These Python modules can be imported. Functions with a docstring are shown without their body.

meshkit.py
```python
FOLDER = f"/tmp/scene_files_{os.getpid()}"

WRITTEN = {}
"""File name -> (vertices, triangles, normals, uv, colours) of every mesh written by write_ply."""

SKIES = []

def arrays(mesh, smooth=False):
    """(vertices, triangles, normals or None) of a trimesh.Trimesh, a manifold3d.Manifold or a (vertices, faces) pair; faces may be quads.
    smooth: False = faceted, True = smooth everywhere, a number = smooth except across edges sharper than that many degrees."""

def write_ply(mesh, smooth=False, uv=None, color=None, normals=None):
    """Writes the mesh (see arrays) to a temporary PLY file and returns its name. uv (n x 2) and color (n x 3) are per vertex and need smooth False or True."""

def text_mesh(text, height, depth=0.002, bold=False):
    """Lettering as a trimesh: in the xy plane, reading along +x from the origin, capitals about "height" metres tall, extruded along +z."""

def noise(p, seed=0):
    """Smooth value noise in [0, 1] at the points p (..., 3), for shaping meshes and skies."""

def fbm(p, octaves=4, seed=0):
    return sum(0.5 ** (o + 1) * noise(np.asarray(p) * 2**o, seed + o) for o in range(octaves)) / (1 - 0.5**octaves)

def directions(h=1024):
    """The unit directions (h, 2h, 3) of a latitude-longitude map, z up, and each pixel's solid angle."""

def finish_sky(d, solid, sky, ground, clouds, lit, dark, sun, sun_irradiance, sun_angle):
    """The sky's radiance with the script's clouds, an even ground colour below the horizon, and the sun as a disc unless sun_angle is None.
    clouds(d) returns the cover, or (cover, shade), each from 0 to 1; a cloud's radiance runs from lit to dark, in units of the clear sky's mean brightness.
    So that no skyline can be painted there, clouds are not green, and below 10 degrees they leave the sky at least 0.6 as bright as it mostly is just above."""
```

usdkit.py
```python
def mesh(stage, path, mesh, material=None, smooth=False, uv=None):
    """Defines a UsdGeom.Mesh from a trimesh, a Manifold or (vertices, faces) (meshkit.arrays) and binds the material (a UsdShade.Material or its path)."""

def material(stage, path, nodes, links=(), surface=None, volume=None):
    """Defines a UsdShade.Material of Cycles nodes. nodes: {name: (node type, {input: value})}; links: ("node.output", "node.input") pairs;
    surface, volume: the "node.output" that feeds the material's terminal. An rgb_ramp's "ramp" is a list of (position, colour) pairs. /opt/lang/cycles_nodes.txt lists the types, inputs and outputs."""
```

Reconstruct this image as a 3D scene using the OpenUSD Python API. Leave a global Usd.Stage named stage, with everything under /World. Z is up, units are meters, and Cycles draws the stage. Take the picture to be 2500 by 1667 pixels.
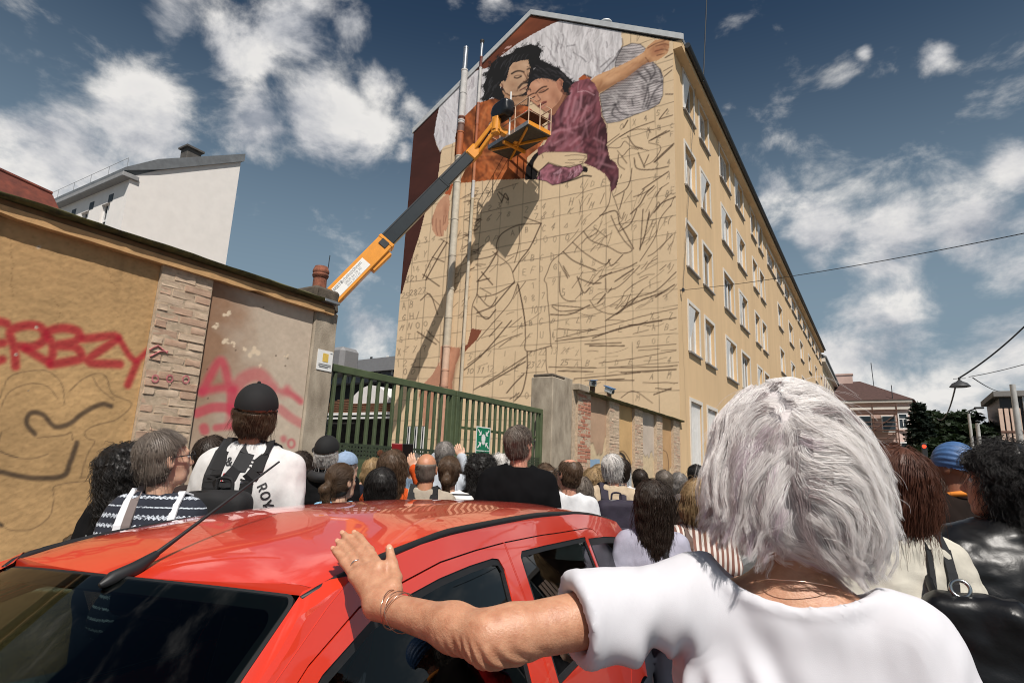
import math, random, sys
import numpy as np, trimesh, shapely
import usdkit, meshkit
from shapely.geometry import Polygon, box as sbox, LineString
from shapely.ops import unary_union
from pxr import Usd, UsdGeom, UsdLux, UsdShade, Sdf, Gf, Vt
stage = Usd.Stage.CreateInMemory()
UsdGeom.SetStageUpAxis(stage, 'Z'); UsdGeom.SetStageMetersPerUnit(stage, 1.0)
UsdGeom.Xform.Define(stage, '/World'); UsdGeom.Scope.Define(stage, '/World/Looks')
# ------------------------------------------------------------------ camera
F, YAW, PITCH, ROLL, H = 1449.8, 0.55785, 0.210936, 0.0408699, 1.62
fw = np.array([-math.sin(YAW)*math.cos(PITCH), math.cos(YAW)*math.cos(PITCH), math.sin(PITCH)])
r0 = np.array([math.cos(YAW), math.sin(YAW), 0.0]); u0 = np.cross(r0, fw)
cr = r0*math.cos(ROLL)+u0*math.sin(ROLL); cu = -r0*math.sin(ROLL)+u0*math.cos(ROLL)
EYE = np.array([0, 0, H])
cam = UsdGeom.Camera.Define(stage, '/World/camera')
cam.CreateHorizontalApertureAttr(36.0); cam.CreateVerticalApertureAttr(24.0)
cam.CreateFocalLengthAttr(36.0*F/2500); cam.CreateClippingRangeAttr((0.05, 3000))
M4 = np.eye(4); M4[0,:3], M4[1,:3], M4[2,:3], M4[3,:3] = cr, cu, -fw, EYE
UsdGeom.Xformable(cam).AddTransformOp().Set(Gf.Matrix4d(M4.tolist()))
cam.CreateExposureAttr(EXPOSURE := 0.1)
# ------------------------------------------------------------------ sun and sky
SUN = np.array([.74, -.73, 1.5]); SUN /= np.linalg.norm(SUN)
sun = UsdLux.DistantLight.Define(stage, '/World/sun')
sun.CreateIntensityAttr(1.25); sun.CreateAngleAttr(0.53); sun.CreateColorAttr((1.0, .95, .885)); sun.CreateNormalizeAttr(True)
zz = SUN; xx = np.cross([0, 0, 1], zz); xx /= np.linalg.norm(xx); yy = np.cross(zz, xx)
m = np.eye(4); m[0,:3], m[1,:3], m[2,:3] = xx, yy, zz
UsdGeom.Xformable(sun).AddTransformOp().Set(Gf.Matrix4d(m.tolist()))
def ray(px, py): return (fw*F + cr*(px-1250) - cu*(py-833.5))/F
def rdir(px, py): d = ray(px, py); return d/np.linalg.norm(d)
def proj(P):
    P = np.asarray(P, float)-EYE; z = P@fw
    return np.stack([1250+F*(P@cr)/z, 833.5-F*(P@cu)/z], -1)
def onx(px, py, x): d = ray(px, py); return EYE+d*(x/d[0])
def ony(px, py, y): d = ray(px, py); return EYE+d*(y/d[1])
def dep(px, py, d): return EYE+ray(px, py)*d
def sky():
    n, L = {}, []
    n['tc'] = ('texture_coordinate', {})
    n['sky'] = ('sky_texture', dict(sky_type='single_scattering', sun_disc=False, sun_elevation=math.asin(SUN[2]), sun_rotation=math.atan2(SUN[0], SUN[1]), air_density=1.0, aerosol_density=0.9, ozone_density=3.0))
    # cloud banks: direction and angular radius, weight
    B = [(120,370,230,1), (350,290,170,.95), (20,430,220,.9), (600,120,150,.85), (700,50,170,.85), (860,60,90,.6), (640,310,170,1), (780,290,190,1.05), (900,330,120,.7), (930,210,100,.75), (1000,250,60,.5), (985,370,45,.5), (1190,10,90,.5), (1110,0,60,.5), (420,30,130,.5),
         (2285,140,75,.8), (2110,130,32,.55), (2050,190,80,.35), (2370,560,180,.8), (2180,590,180,.68), (2490,420,110,.7), (2440,650,180,.62), (2000,560,130,.65), (1880,450,65,.5), (1990,640,60,.5), (2200,830,260,.7), (2060,880,200,.65), (2420,850,200,.75), (2300,960,280,.75), (900,800,130,.8), (870,720,90,.5), (1800,60,60,.2)]
    prev = None
    for i, (x, y, r, w) in enumerate(B):
        d = rdir(x, y); R = r/F*1.1/(1+((x-1250)**2+(y-833)**2)/F**2)**.5
        n[f'd{i}'] = ('vector_math', dict(math_type='distance', vector2=tuple(d)))
        n[f'm{i}'] = ('map_range', dict(range_type='smoothstep', from_min=0.0, from_max=R*.95, to_min=w, to_max=0.0, clamp=True))
        L += [('tc.generated', f'd{i}.vector1'), (f'd{i}.value', f'm{i}.value')]
        if prev is None: prev = f'm{i}.result'
        else:
            n[f'x{i}'] = ('math', dict(math_type='smoothmax', value3=.12)); L += [(prev, f'x{i}.value1'), (f'm{i}.result', f'x{i}.value2')]; prev = f'x{i}.value'
    def noise(tag, off, sc, det, rough=.58):
        n['o'+tag] = ('vector_math', dict(math_type='add', vector2=tuple(off))); n['s'+tag] = ('vector_math', dict(math_type='multiply', vector2=(sc, sc, sc*1.5)))
        n['n'+tag] = ('noise_texture', dict(scale=1.0, detail=det, roughness=rough, lacunarity=2.1, distortion=.25))
        L.extend([('tc.generated', f'o{tag}.vector1'), (f'o{tag}.vector', f's{tag}.vector1'), (f's{tag}.vector', f'n{tag}.vector')])
        return f'n{tag}.fac'
    a = noise('a', (0, 0, 0), 7.0, 9.0); b = noise('b', tuple(SUN*.045+np.array([0, 0, .03])), 7.0, 6.0); c = noise('c', (3, 1, 2), 2.2, 4.0)
    def mth(name, t, v1, v2, v3=None, clamp=False):
        d = dict(math_type=t, use_clamp=clamp)
        for k, v in (('value1', v1), ('value2', v2), ('value3', v3)):
            if isinstance(v, str): L.append((v, f'{name}.{k}'))
            elif v is not None: d[k] = v
        n[name] = ('math', d); return name+'.value'
    base = mth('cb', 'multiply_add', c, 1.1, -.66)          # sparse clouds everywhere
    blob = mth('cm', 'maximum', prev, base)
    dens = mth('de', 'multiply_add', a, 2.3, -1.40); dens = mth('df', 'multiply_add', blob, .95, dens)
    n['cov'] = ('map_range', dict(range_type='smoothstep', from_min=-.10, from_max=.55, to_min=0, to_max=.97, clamp=True)); L.append((dens, 'cov.value'))
    sh = mth('sh', 'subtract', a, b); sh = mth('sh2', 'multiply_add', sh, 2.6, .62, True)
    th = mth('th', 'multiply_add', dens, -.28, sh, True)
    n['cc'] = ('rgb_ramp', {'ramp': [(0, (5.2, 5.5, 6.2)), (.45, (9.0, 9.0, 9.2)), (1, (13.2, 12.8, 12.2))]}); L.append((th, 'cc.fac'))
    n['mix'] = ('mix', dict(mix_type='mix')); L += [('cov.result', 'mix.fac'), ('air.color', 'mix.color1'), ('cc.color', 'mix.color2')]
    n['tint'] = ('mix', dict(mix_type='multiply', fac=1.0, color2=(.86, .92, .84))); L.append(('sky.color', 'tint.color1'))
    n['deep0'] = ('mix', dict(mix_type='multiply', fac=1.0, color2=(1/4.2,)*3)); n['deep'] = ('gamma', dict(gamma=1.7)); n['deep2'] = ('mix', dict(mix_type='multiply', fac=1.0, color2=(6.6, 5.2, 4.1))); L += [('tint.color', 'deep0.color1'), ('deep0.color', 'deep.color'), ('deep.color', 'deep2.color1')]
    n['sz'] = ('separate_xyz', {}); n['hz'] = ('map_range', dict(range_type='smoothstep', from_min=.15, from_max=.68, to_min=.92, to_max=0.0, clamp=True)); n['air'] = ('mix', dict(mix_type='mix', color2=(3.3, 4.5, 5.5))); L += [('tc.generated', 'sz.vector'), ('sz.z', 'hz.value'), ('hz.result', 'air.fac'), ('deep2.color', 'air.color1')]
    n['bg'] = ('background_shader', dict(strength=0.066)); L.append(('mix.color', 'bg.color'))
    mt = usdkit.material(stage, '/World/Looks/sky', n, L, surface='bg.background')
    d = UsdLux.DomeLight.Define(stage, '/World/sky'); UsdShade.MaterialBindingAPI.Apply(d.GetPrim()).Bind(mt)
    d.GetPrim().SetCustomDataByKey('kind', 'structure')
sky()
# ------------------------------------------------------------------ helpers
rng = np.random.default_rng(7)
def S(r, g, b, k=1.0):
    c = np.array([r, g, b], float)/255
    return tuple((np.where(c < .04045, c/12.92, ((c+.055)/1.055)**2.4)*k).tolist())
LOOK = {}
def mat(name, col, rough=.6, var=.12, scale=6.0, bump=0.0, bscale=60.0, col2=None, metal=0.0, coat=0.0, spec=.5, sheen=0.0, stretch=(1, 1, 1), sss=0.0, sharp=(.3, .7)):
    """Principled material with a noise mottling between the colour and a second colour, and a fine bump."""
    if name in LOOK: return LOOK[name]
    col = tuple(col); c2 = tuple(col2) if col2 is not None else tuple(max(0, x*(1-2.2*var)) for x in col)
    n = {'g': ('geometry', {}), 'p': ('principled_bsdf', dict(roughness=rough, metallic=metal, coat_weight=coat, specular_ior_level=spec, sheen_weight=sheen, subsurface_weight=sss, subsurface_scale=.01)),
         'vm': ('vector_math', dict(math_type='multiply', vector2=tuple(stretch))),
         'n': ('noise_texture', dict(scale=scale, detail=6.0, roughness=.62)), 'r': ('rgb_ramp', {'ramp': [(0, c2), (sharp[0], c2), (sharp[1], col), (1, col)]})}
    L = [('g.position', 'vm.vector1'), ('vm.vector', 'n.vector'), ('n.fac', 'r.fac'), ('r.color', 'p.base_color')]
    if bump:
        n['nb'] = ('noise_texture', dict(scale=bscale, detail=4.0, roughness=.6)); n['b'] = ('bump', dict(strength=min(1, bump), distance=.004))
        L += [('g.position', 'nb.vector'), ('nb.fac', 'b.height'), ('b.normal', 'p.normal')]
    LOOK[name] = usdkit.material(stage, '/World/Looks/'+name, n, L, surface='p.BSDF'); return LOOK[name]
def paintmat(name, rough=.85, bump=.5, bscale=90.0, dist=.004, var=.12, vs=14.0):
    """Colour from the mesh's own 'paint' primvar (flat paint on a surface), slightly mottled."""
    if name in LOOK: return LOOK[name]
    n = {'a': ('attribute', {'attribute': 'paint'}), 'g': ('geometry', {}), 'p': ('principled_bsdf', dict(roughness=rough, specular_ior_level=.25)), 'nb': ('noise_texture', dict(scale=bscale, detail=5.0, roughness=.65)), 'b': ('bump', dict(strength=bump, distance=dist)),
         'nv': ('noise_texture', dict(scale=vs, detail=7.0, roughness=.7)), 'mr': ('map_range', dict(from_min=.3, from_max=.7, to_min=1-var, to_max=1.0, clamp=True)), 'mu': ('vector_math', dict(math_type='scale'))}
    L = [('g.position', 'nb.vector'), ('nb.fac', 'b.height'), ('b.normal', 'p.normal'), ('g.position', 'nv.vector'), ('nv.fac', 'mr.value'), ('a.color', 'mu.vector1'), ('mr.result', 'mu.scale'), ('mu.vector', 'p.base_color')]
    LOOK[name] = usdkit.material(stage, '/World/Looks/'+name, n, L, surface='p.BSDF'); return LOOK[name]
USED = {}
def numbered(parent, name):
    k = USED.get((parent, name), 0); USED[(parent, name)] = k+1
    return f'{parent}/{name}' + (f'_{k:03d}' if k else '')
def tag(p, label=None, cat=None, group=None, kind=None):
    p = p.GetPrim() if hasattr(p, 'GetPrim') else p
    for k, v in (('label', label), ('category', cat), ('group', group), ('kind', kind)):
        if v: p.SetCustomDataByKey(k, v)
    return p
def thing(name, label=None, cat=None, loc=(0, 0, 0), rz=0.0, group=None, parent='/World'):
    x = UsdGeom.Xform.Define(stage, numbered(parent, name)); loc = tuple(float(v) for v in loc)
    if any(loc): x.AddTranslateOp().Set(loc)
    if rz: x.AddRotateZOp().Set(math.degrees(rz))
    tag(x, label, cat, group); return str(x.GetPath())
def obj(name, mesh, m, parent='/World', smooth=False, label=None, cat=None, group=None, kind=None, paint=None):
    if isinstance(mesh, MB): mesh = mesh.mesh()
    g = usdkit.mesh(stage, numbered(parent, name), mesh, m, smooth)
    if paint is not None:
        UsdGeom.PrimvarsAPI(g).CreatePrimvar('paint', Sdf.ValueTypeNames.Color3fArray, 'vertex').Set(Vt.Vec3fArray.FromNumpy(np.asarray(paint, np.float32)))
    tag(g, label, cat, group, kind); return str(g.GetPath())
def copy_of(path, name, loc, rz, label=None, group=None, cat=None, parent='/World'):
    x = UsdGeom.Xform.Define(stage, numbered(parent, name)); x.GetPrim().GetReferences().AddInternalReference(path)
    x.ClearXformOpOrder(); x.MakeMatrixXform().Set(Gf.Matrix4d().SetRotate(Gf.Rotation(Gf.Vec3d(0, 0, 1), math.degrees(rz))).SetTranslateOnly(Gf.Vec3d(*map(float, loc)))) if False else None
    return x
class MB:
    """Collects shapes into one mesh."""
    def __init__(s): s.v, s.f, s.n = [], [], 0
    def add(s, v, f):
        v, f = np.asarray(v, float), np.asarray(f, int)
        if f.shape[1] == 4: f = np.vstack([f[:, [0, 1, 2]], f[:, [0, 2, 3]]])
        s.v.append(v); s.f.append(f+s.n); s.n += len(v); return s
    def tm(s, t): return s.add(t.vertices, t.faces)
    def box(s, a, b, bev=0.0):
        a, b = np.minimum(a, b).astype(float), np.maximum(a, b).astype(float)
        if bev <= 0:
            t = trimesh.creation.box(bounds=[a, b]); return s.tm(t)
        bev = min(bev, .45*float((b-a).min())); P = []
        for ax in range(3):
            lo, hi = a+bev, b-bev; lo = lo.copy(); hi = hi.copy(); lo[ax] = a[ax]; hi[ax] = b[ax]
            P += [[(lo, hi)[i][0], (lo, hi)[j][1], (lo, hi)[k][2]] for i in (0, 1) for j in (0, 1) for k in (0, 1)]
        return s.tm(trimesh.convex.convex_hull(np.array(P)))
    def obox(s, c, ax, ay, az, bev=0.0):
        """A box about c with half axes ax, ay, az."""
        L = [np.linalg.norm(v) for v in (ax, ay, az)]; t = MB().box([-l for l in L], L, bev).mesh()
        R = np.stack([np.asarray(v, float)/l for v, l in zip((ax, ay, az), L)]); v = t.vertices@R+np.asarray(c, float)
        f = t.faces if np.linalg.det(R) > 0 else t.faces[:, ::-1]
        return s.add(v, f)
    def bar(s, p, q, w, h, up=(0, 0, 1), bev=0.0):
        p, q = np.asarray(p, float), np.asarray(q, float); d = q-p; L = np.linalg.norm(d); d = d/L
        sd = np.cross(d, up)
        if np.linalg.norm(sd) < 1e-6: sd = np.cross(d, (1, 0, 0))
        sd /= np.linalg.norm(sd); u = np.cross(sd, d)
        return s.obox((p+q)/2, d*L/2, sd*w/2, u*h/2, bev)
    def tube(s, pts, r, n=8, cap=True):
        p = np.asarray(pts, float); t = np.gradient(p, axis=0); t /= np.linalg.norm(t, axis=1, keepdims=True)+1e-12
        r = np.broadcast_to(np.asarray(r, float), (len(p),))
        a = np.cross(t[0], (0, 0, 1) if abs(t[0][2]) < .9 else (1, 0, 0)); A = []
        for k in range(len(p)):
            a = a-t[k]*(a@t[k]); a /= np.linalg.norm(a); A.append(a)
        A = np.array(A); B = np.cross(t, A); th = np.arange(n)*2*np.pi/n
        v = p[:, None]+r[:, None, None]*(np.cos(th)[None, :, None]*A[:, None]+np.sin(th)[None, :, None]*B[:, None])
        i, j = np.meshgrid(np.arange(len(p)-1), np.arange(n), indexing='ij')
        q = np.stack([i*n+j, i*n+(j+1) % n, (i+1)*n+(j+1) % n, (i+1)*n+j], -1).reshape(-1, 4); f = np.vstack([q[:, [0, 1, 2]], q[:, [0, 2, 3]]])
        v = v.reshape(-1, 3)
        if cap:
            v = np.vstack([v, p[0], p[-1]]); k = np.arange(n); e = (len(p)-1)*n
            f = np.vstack([f, np.stack([0*k+len(v)-2, (k+1) % n, k], 1), np.stack([0*k+len(v)-1, e+k, e+(k+1) % n], 1)])
        return s.add(v, f)
    def prism(s, poly, o, ex, ey, ez):
        """A polygon in the plane (o, ex, ey), extruded along ez (whose length is the thickness)."""
        for g in getattr(poly, 'geoms', [poly]):
            if g.is_empty or g.area < 1e-9 or g.geom_type != 'Polygon': continue
            t = trimesh.creation.extrude_polygon(g, 1.0, engine='earcut'); E3 = np.stack([np.asarray(e, float) for e in (ex, ey, ez)])
            s.add(t.vertices@E3+np.asarray(o, float), t.faces if np.linalg.det(E3) > 0 else t.faces[:, ::-1])
        return s
    def mesh(s): return trimesh.Trimesh(np.vstack(s.v), np.vstack(s.f), process=False)
def lathe(prof, n=20):
    t = trimesh.creation.revolve(np.array(prof, float), sections=n); return t
def grid(o, ex, ey, nx, ny):
    """Vertices (row-major) of a flat grid and its two triangles per cell, facing ex x ey."""
    i, j = np.meshgrid(np.linspace(0, 1, nx+1), np.linspace(0, 1, ny+1)); o, ex, ey = (np.asarray(v, float) for v in (o, ex, ey))
    v = o+i.reshape(-1, 1)*ex+j.reshape(-1, 1)*ey
    a, b = np.meshgrid(np.arange(nx), np.arange(ny)); k = (b*(nx+1)+a).ravel()
    f = np.vstack([np.stack([k, k+1, k+nx+2], 1), np.stack([k, k+nx+2, k+nx+1], 1)]); return v, f
def lin(c): return np.array(S(*c))
class Painter:
    """Flat paint on a surface: colours at points whose drawing coordinates are P."""
    def __init__(s, P, base): s.P = np.asarray(P, float); s.c = np.tile(lin(base), (len(P), 1)); s.k = 1.0
    def mask(s, pts):
        lo, hi = np.min(pts, 0), np.max(pts, 0); near = np.flatnonzero(((s.P >= lo) & (s.P <= hi)).all(1))
        if not len(near): return near
        g = Polygon(pts); g = g if g.is_valid else g.buffer(0)
        return near[shapely.contains_xy(g, s.P[near, 0], s.P[near, 1])]
    def poly(s, pts, col, alpha=1.0, mod=None):
        i = s.mask(np.asarray(pts, float)); c = lin(col)[None]
        if mod is not None: c = c*mod[i][:, None]
        a = alpha if np.isscalar(alpha) else alpha[i][:, None]
        s.c[i] = s.c[i]*(1-a)+c*a; return i
    def stroke(s, pts, w, col, alpha=1.0, soft=.7, curve=False):
        pts = np.asarray(pts, float)
        if curve: pts = smooth_line(pts)
        R = w/2+soft; lo, hi = pts.min(0)-R, pts.max(0)+R; near = np.flatnonzero(((s.P >= lo) & (s.P <= hi)).all(1))
        if not len(near): return
        Q = s.P[near]; D = np.full(len(near), 1e9)
        for a, b in zip(pts, pts[1:]):
            l, h = np.minimum(a, b)-R, np.maximum(a, b)+R; k = np.flatnonzero(((Q >= l) & (Q <= h)).all(1))
            if not len(k): continue
            d = b-a; t = np.clip(((Q[k]-a)@d)/max(d@d, 1e-9), 0, 1); D[k] = np.minimum(D[k], np.linalg.norm(Q[k]-a-t[:, None]*d, axis=1))
        al = (np.clip((w/2+soft-D)/(2*soft), 0, 1)*alpha)[:, None]; s.c[near] = s.c[near]*(1-al)+lin(col)*al
    def blob(s, x, y, rx, ry, col, alpha=1.0, ang=0.0, hard=0.0):
        ca, sa = math.cos(ang), math.sin(ang); R = max(rx, ry); near = np.flatnonzero((abs(s.P-(x, y)) <= R).all(1)); q = s.P[near]-(x, y)
        d = np.hypot((q[:, 0]*ca+q[:, 1]*sa)/rx, (-q[:, 0]*sa+q[:, 1]*ca)/ry); a = (np.clip((1-d)/(1-hard+1e-6), 0, 1)*alpha)[:, None]
        s.c[near] = s.c[near]*(1-a)+lin(col)*a
def smooth_line(p, n=6):
    p = np.asarray(p, float)
    if len(p) < 3: return p
    q = np.vstack([2*p[0]-p[1], p, 2*p[-1]-p[-2]]); out = []
    for i in range(len(p)-1):
        a, b, c, d = q[i:i+4]
        for t in np.arange(n)/n: out.append(.5*(2*b+(c-a)*t+(2*a-5*b+4*c-d)*t*t+(3*b-a-3*c+d)*t**3))
    return np.array(out+[p[-1]])
GLYPH = {'A': [[(0,0),(2,6),(4,0)],[(1,2.2),(3.2,2.2)]], 'B': [[(0,0),(0,6),(3,5.4),(3,3.6),(0,3),(3.6,2.4),(3.4,.5),(0,0)]], 'C': [[(4,5.4),(2,6),(0,3),(1.5,0),(4,.6)]], 'D': [[(0,0),(0,6),(3.4,4.6),(3.6,1.4),(0,0)]], 'E': [[(4,6),(0,6),(0,0),(4,0)],[(0,3),(3,3)]], 'F': [[(4,6),(0,6),(0,0)],[(0,3),(3,3)]], 'G': [[(4,5.2),(2,6),(0,3),(1.6,0),(4,.6),(4,2.6),(2.4,2.6)]], 'H': [[(0,0),(0,6)],[(4,0),(4,6)],[(0,3),(4,3)]], 'I': [[(2,0),(2,6)]], 'J': [[(3,6),(3,1),(1.5,0),(0,1)]], 'K': [[(0,0),(0,6)],[(4,6),(0,2.6),(4,0)]], 'L': [[(0,6),(0,0),(4,0)]], 'M': [[(0,0),(.4,6),(2,2.6),(3.6,6),(4,0)]], 'N': [[(0,0),(0,6),(4,0),(4,6)]], 'O': [[(2,0),(0,1.6),(0,4.4),(2,6),(4,4.4),(4,1.6),(2,0)]], 'P': [[(0,0),(0,6),(3.6,5.4),(3.4,3.2),(0,2.8)]], 'R': [[(0,0),(0,6),(3.6,5.4),(3.4,3.4),(0,3),(4,0)]], 'S': [[(4,5.2),(1.6,6),(.2,4.4),(3.6,2),(2.4,0),(0,.8)]], 'T': [[(0,6),(4,6)],[(2,6),(2,0)]], 'U': [[(0,6),(.3,.6),(2,0),(3.8,.8),(4,6)]], 'V': [[(0,6),(2,0),(4,6)]], 'X': [[(0,0),(4,6)],[(0,6),(4,0)]], 'Y': [[(0,6),(2,3),(4,6)],[(2,3),(2,0)]], 'Z': [[(0,6),(4,6),(0,0),(4,0)]], '1': [[(1,4.6),(2.4,6),(2.4,0)]], '2': [[(0,5),(2,6),(3.6,4.4),(0,0),(4,0)]], '3': [[(0,5.6),(3,5.6),(1.6,3.4),(3.8,2),(2,0),(0,.6)]], '4': [[(2.6,0),(2.6,6),(0,2),(4,2)]], '5': [[(4,6),(.6,6),(.4,3.4),(3.4,3),(3.2,.6),(0,0)]], '6': [[(3.4,6),(.4,3),(.4,.8),(2.4,0),(3.6,1.8),(.6,2.6)]], '7': [[(0,6),(4,6),(1.4,0)]], '8': [[(2,3.2),(.4,4.8),(2,6),(3.6,4.8),(2,3.2),(.2,1.4),(2,0),(3.8,1.4),(2,3.2)]], '9': [[(3.6,3.6),(1,3),(.4,5),(2.4,6),(3.6,4.6),(3,0)]], '0': [[(2,0),(0,1.6),(0,4.4),(2,6),(4,4.4),(4,1.6),(2,0)]], '%': [[(.4,0),(3.6,6)],[(3,1),(3.4,.6)],[(.6,5.4),(1,5)]], '/': [[(.4,0),(3.6,6)]], '^': [[(0,0),(2,5),(4,0),(0,0)]], '?': [[(0,5),(2,6),(3.6,4.6),(2,3),(2,1.6)],[(2,.3),(2,0)]], '&': [[(4,0),(1,4.4),(1.6,6),(3,5),(.4,2),(1.4,0),(4,2.4)]], '.': [[(1.6,0),(2.2,.4)]]}
# ------------------------------------------------------------------ the ground
XW, YM = -5.0, 17.43
asphalt = mat('asphalt', (.075, .073, .07), .9, .25, 3.0, .6, 120); paving = mat('paving', (.27, .26, .245), .9, .2, 2.0, .5, 80)
soil = mat('yard_ground', (.17, .16, .14), .95, .25, 1.0)
v, f = grid((-900, -700, -.02), (1800, 0, 0), (0, 1800, 0), 2, 2); obj('ground', (v, f), soil, kind='structure')
v, f = grid((-2.42, -60, 0), (10.4, 0, 0), (0, 260, 0), 1, 1); obj('road', (v, f), asphalt, kind='structure')
pv = thing('pavement'); tag(stage.GetPrimAtPath(pv), kind='structure')
obj('slab', MB().box((-5.3, -60, -.1), (-2.58, 101, .12)), paving, pv); kb = mat('kerb_granite', (.33, .32, .31), .8, .2, 20)
for k in range(26): obj('kerb_stone', MB().box((-2.574, -6+k, -.1), (-2.42, -6+k+.99, .126), .012), kb, pv)
yd, f = grid((-60, -10, .0), (54.5, 0, 0), (0, 60, 0), 1, 1); obj('yard', (yd, f), mat('yard_paving', (.2, .19, .175), .9, .2, 1.5), kind='structure')
# ------------------------------------------------------------------ street wall left of the gate
plaster = paintmat('painted_plaster', .9, .30, 150.0); cream = mat('limewashed_brick', S(216, 192, 166, .9), .85, .12, 14, .9, 160, col2=S(190, 164, 138, .88))
cream2 = mat('limewashed_brick_pinkish', S(206, 174, 148, .88), .85, .12, 14, .9, 160, col2=S(184, 148, 124, .86)); redbrick = mat('red_brick', S(196, 136, 110, .88), .9, .25, 12, .9, 120, col2=S(164, 102, 80, .85))
mortar = mat('mortar', S(214, 190, 162, .85), .95, .2, 20, .8, 140); ochre = mat('ochre_plaster', S(186, 150, 104, .95), .9, .12, 5, .5, 120)
moss = mat('mossy_coping', S(118, 112, 62, .8), .95, .3, 9, .8, 60, col2=S(64, 60, 38, .8)); lead = mat('lead_flashing', (.36, .37, .38), .45, .15, 8, metal=.6)
concrete = mat('weathered_concrete', S(186, 172, 152, .88), .9, .22, 5, .9, 70, col2=S(140, 126, 108, .8), stretch=(1, 1, .5)); cdark = mat('dirty_concrete', S(110, 98, 84, .8), .95, .3, 7, .9, 70)
def z4(a, b): return a/2.412, 350+b/2.412
def z5(a, b): return a/2.767, 900+b/2.767
def tr(fn, pts): return [fn(*p) for p in pts]
def wallpaint(y0, y1, z0, z1, step, base, x=XW):
    v, f = grid((x, y0, z0), (0, y1-y0, 0), (0, 0, z1-z0), int((y1-y0)/step), int((z1-z0)/step)); return v, f, Painter(proj(v), base)
RED, BLK = (176, 34, 52), (42, 36, 40)
wl = thing('street_wall', 'ochre plastered wall with mossy coping and red graffiti, left of the gate', 'wall')
v, f, p = wallpaint(.9, 2.45, .12, 3.16, .009, (188, 152, 106))
n1 = meshkit.fbm(v*np.array([1, 1.6, .9])*2.2, 5, 3); n2 = meshkit.fbm(v*30, 3, 5)
p.c *= (.66+.62*n1)[:, None]*(.90+.2*n2)[:, None]; w = np.clip((v[:, 2]-2.5)/.6, 0, 1)*np.clip((n1-.35)*3, 0, 1); p.c = p.c*(1-.25*w[:, None])+lin((150, 106, 64))*.25*w[:, None]
def spray(p, pts, w, col=RED, a=.8, soft=4.5): p.stroke(smooth_line(pts, 5), w, col, a, soft)
def blk(pts, w=2.2, a=.62, soft=2.0): p.stroke(smooth_line(tr(z5, pts), 5), w, BLK, a, soft)
for q in ([(0,200),(60,60),(200,15),(330,20),(420,110),(435,240)], [(470,150),(560,70),(660,30),(720,60),(760,170),(890,235),(790,340),(650,380),(575,425),(590,470),(640,490),(600,560),(570,640),(550,725)], [(630,60),(670,130),(770,212)], [(-10,300),(60,160),(200,100),(320,120),(390,200)], [(10,430),(-10,540),(100,595),(220,605),(325,575)], [(250,465),(420,450),(480,430),(490,480)], [(360,800),(360,900),(330,1000),(220,1080),(80,1090),(-10,1045)], [(370,790),(500,765),(680,765),(640,900),(610,1000)], [(540,735),(700,735),(800,750)], [(0,560),(120,600)], [(700,790),(800,795)]): blk(q)
for q, w in (([(235,440),(180,370),(205,300),(290,310),(370,390),(470,370),(560,300),(680,240),(750,252)], 13), ([(-20,690),(200,735),(420,725),(470,640),(520,500)], 14), ([(670,830),(665,900),(650,980)], 30), ([(-20,1040),(10,1055)], 12)):
    p.stroke(smooth_line(tr(z5, q), 5), w, BLK, .7, 3); p.stroke(smooth_line(tr(z5, q), 5), w*.55, (34, 30, 34), .35, 3)
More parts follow.
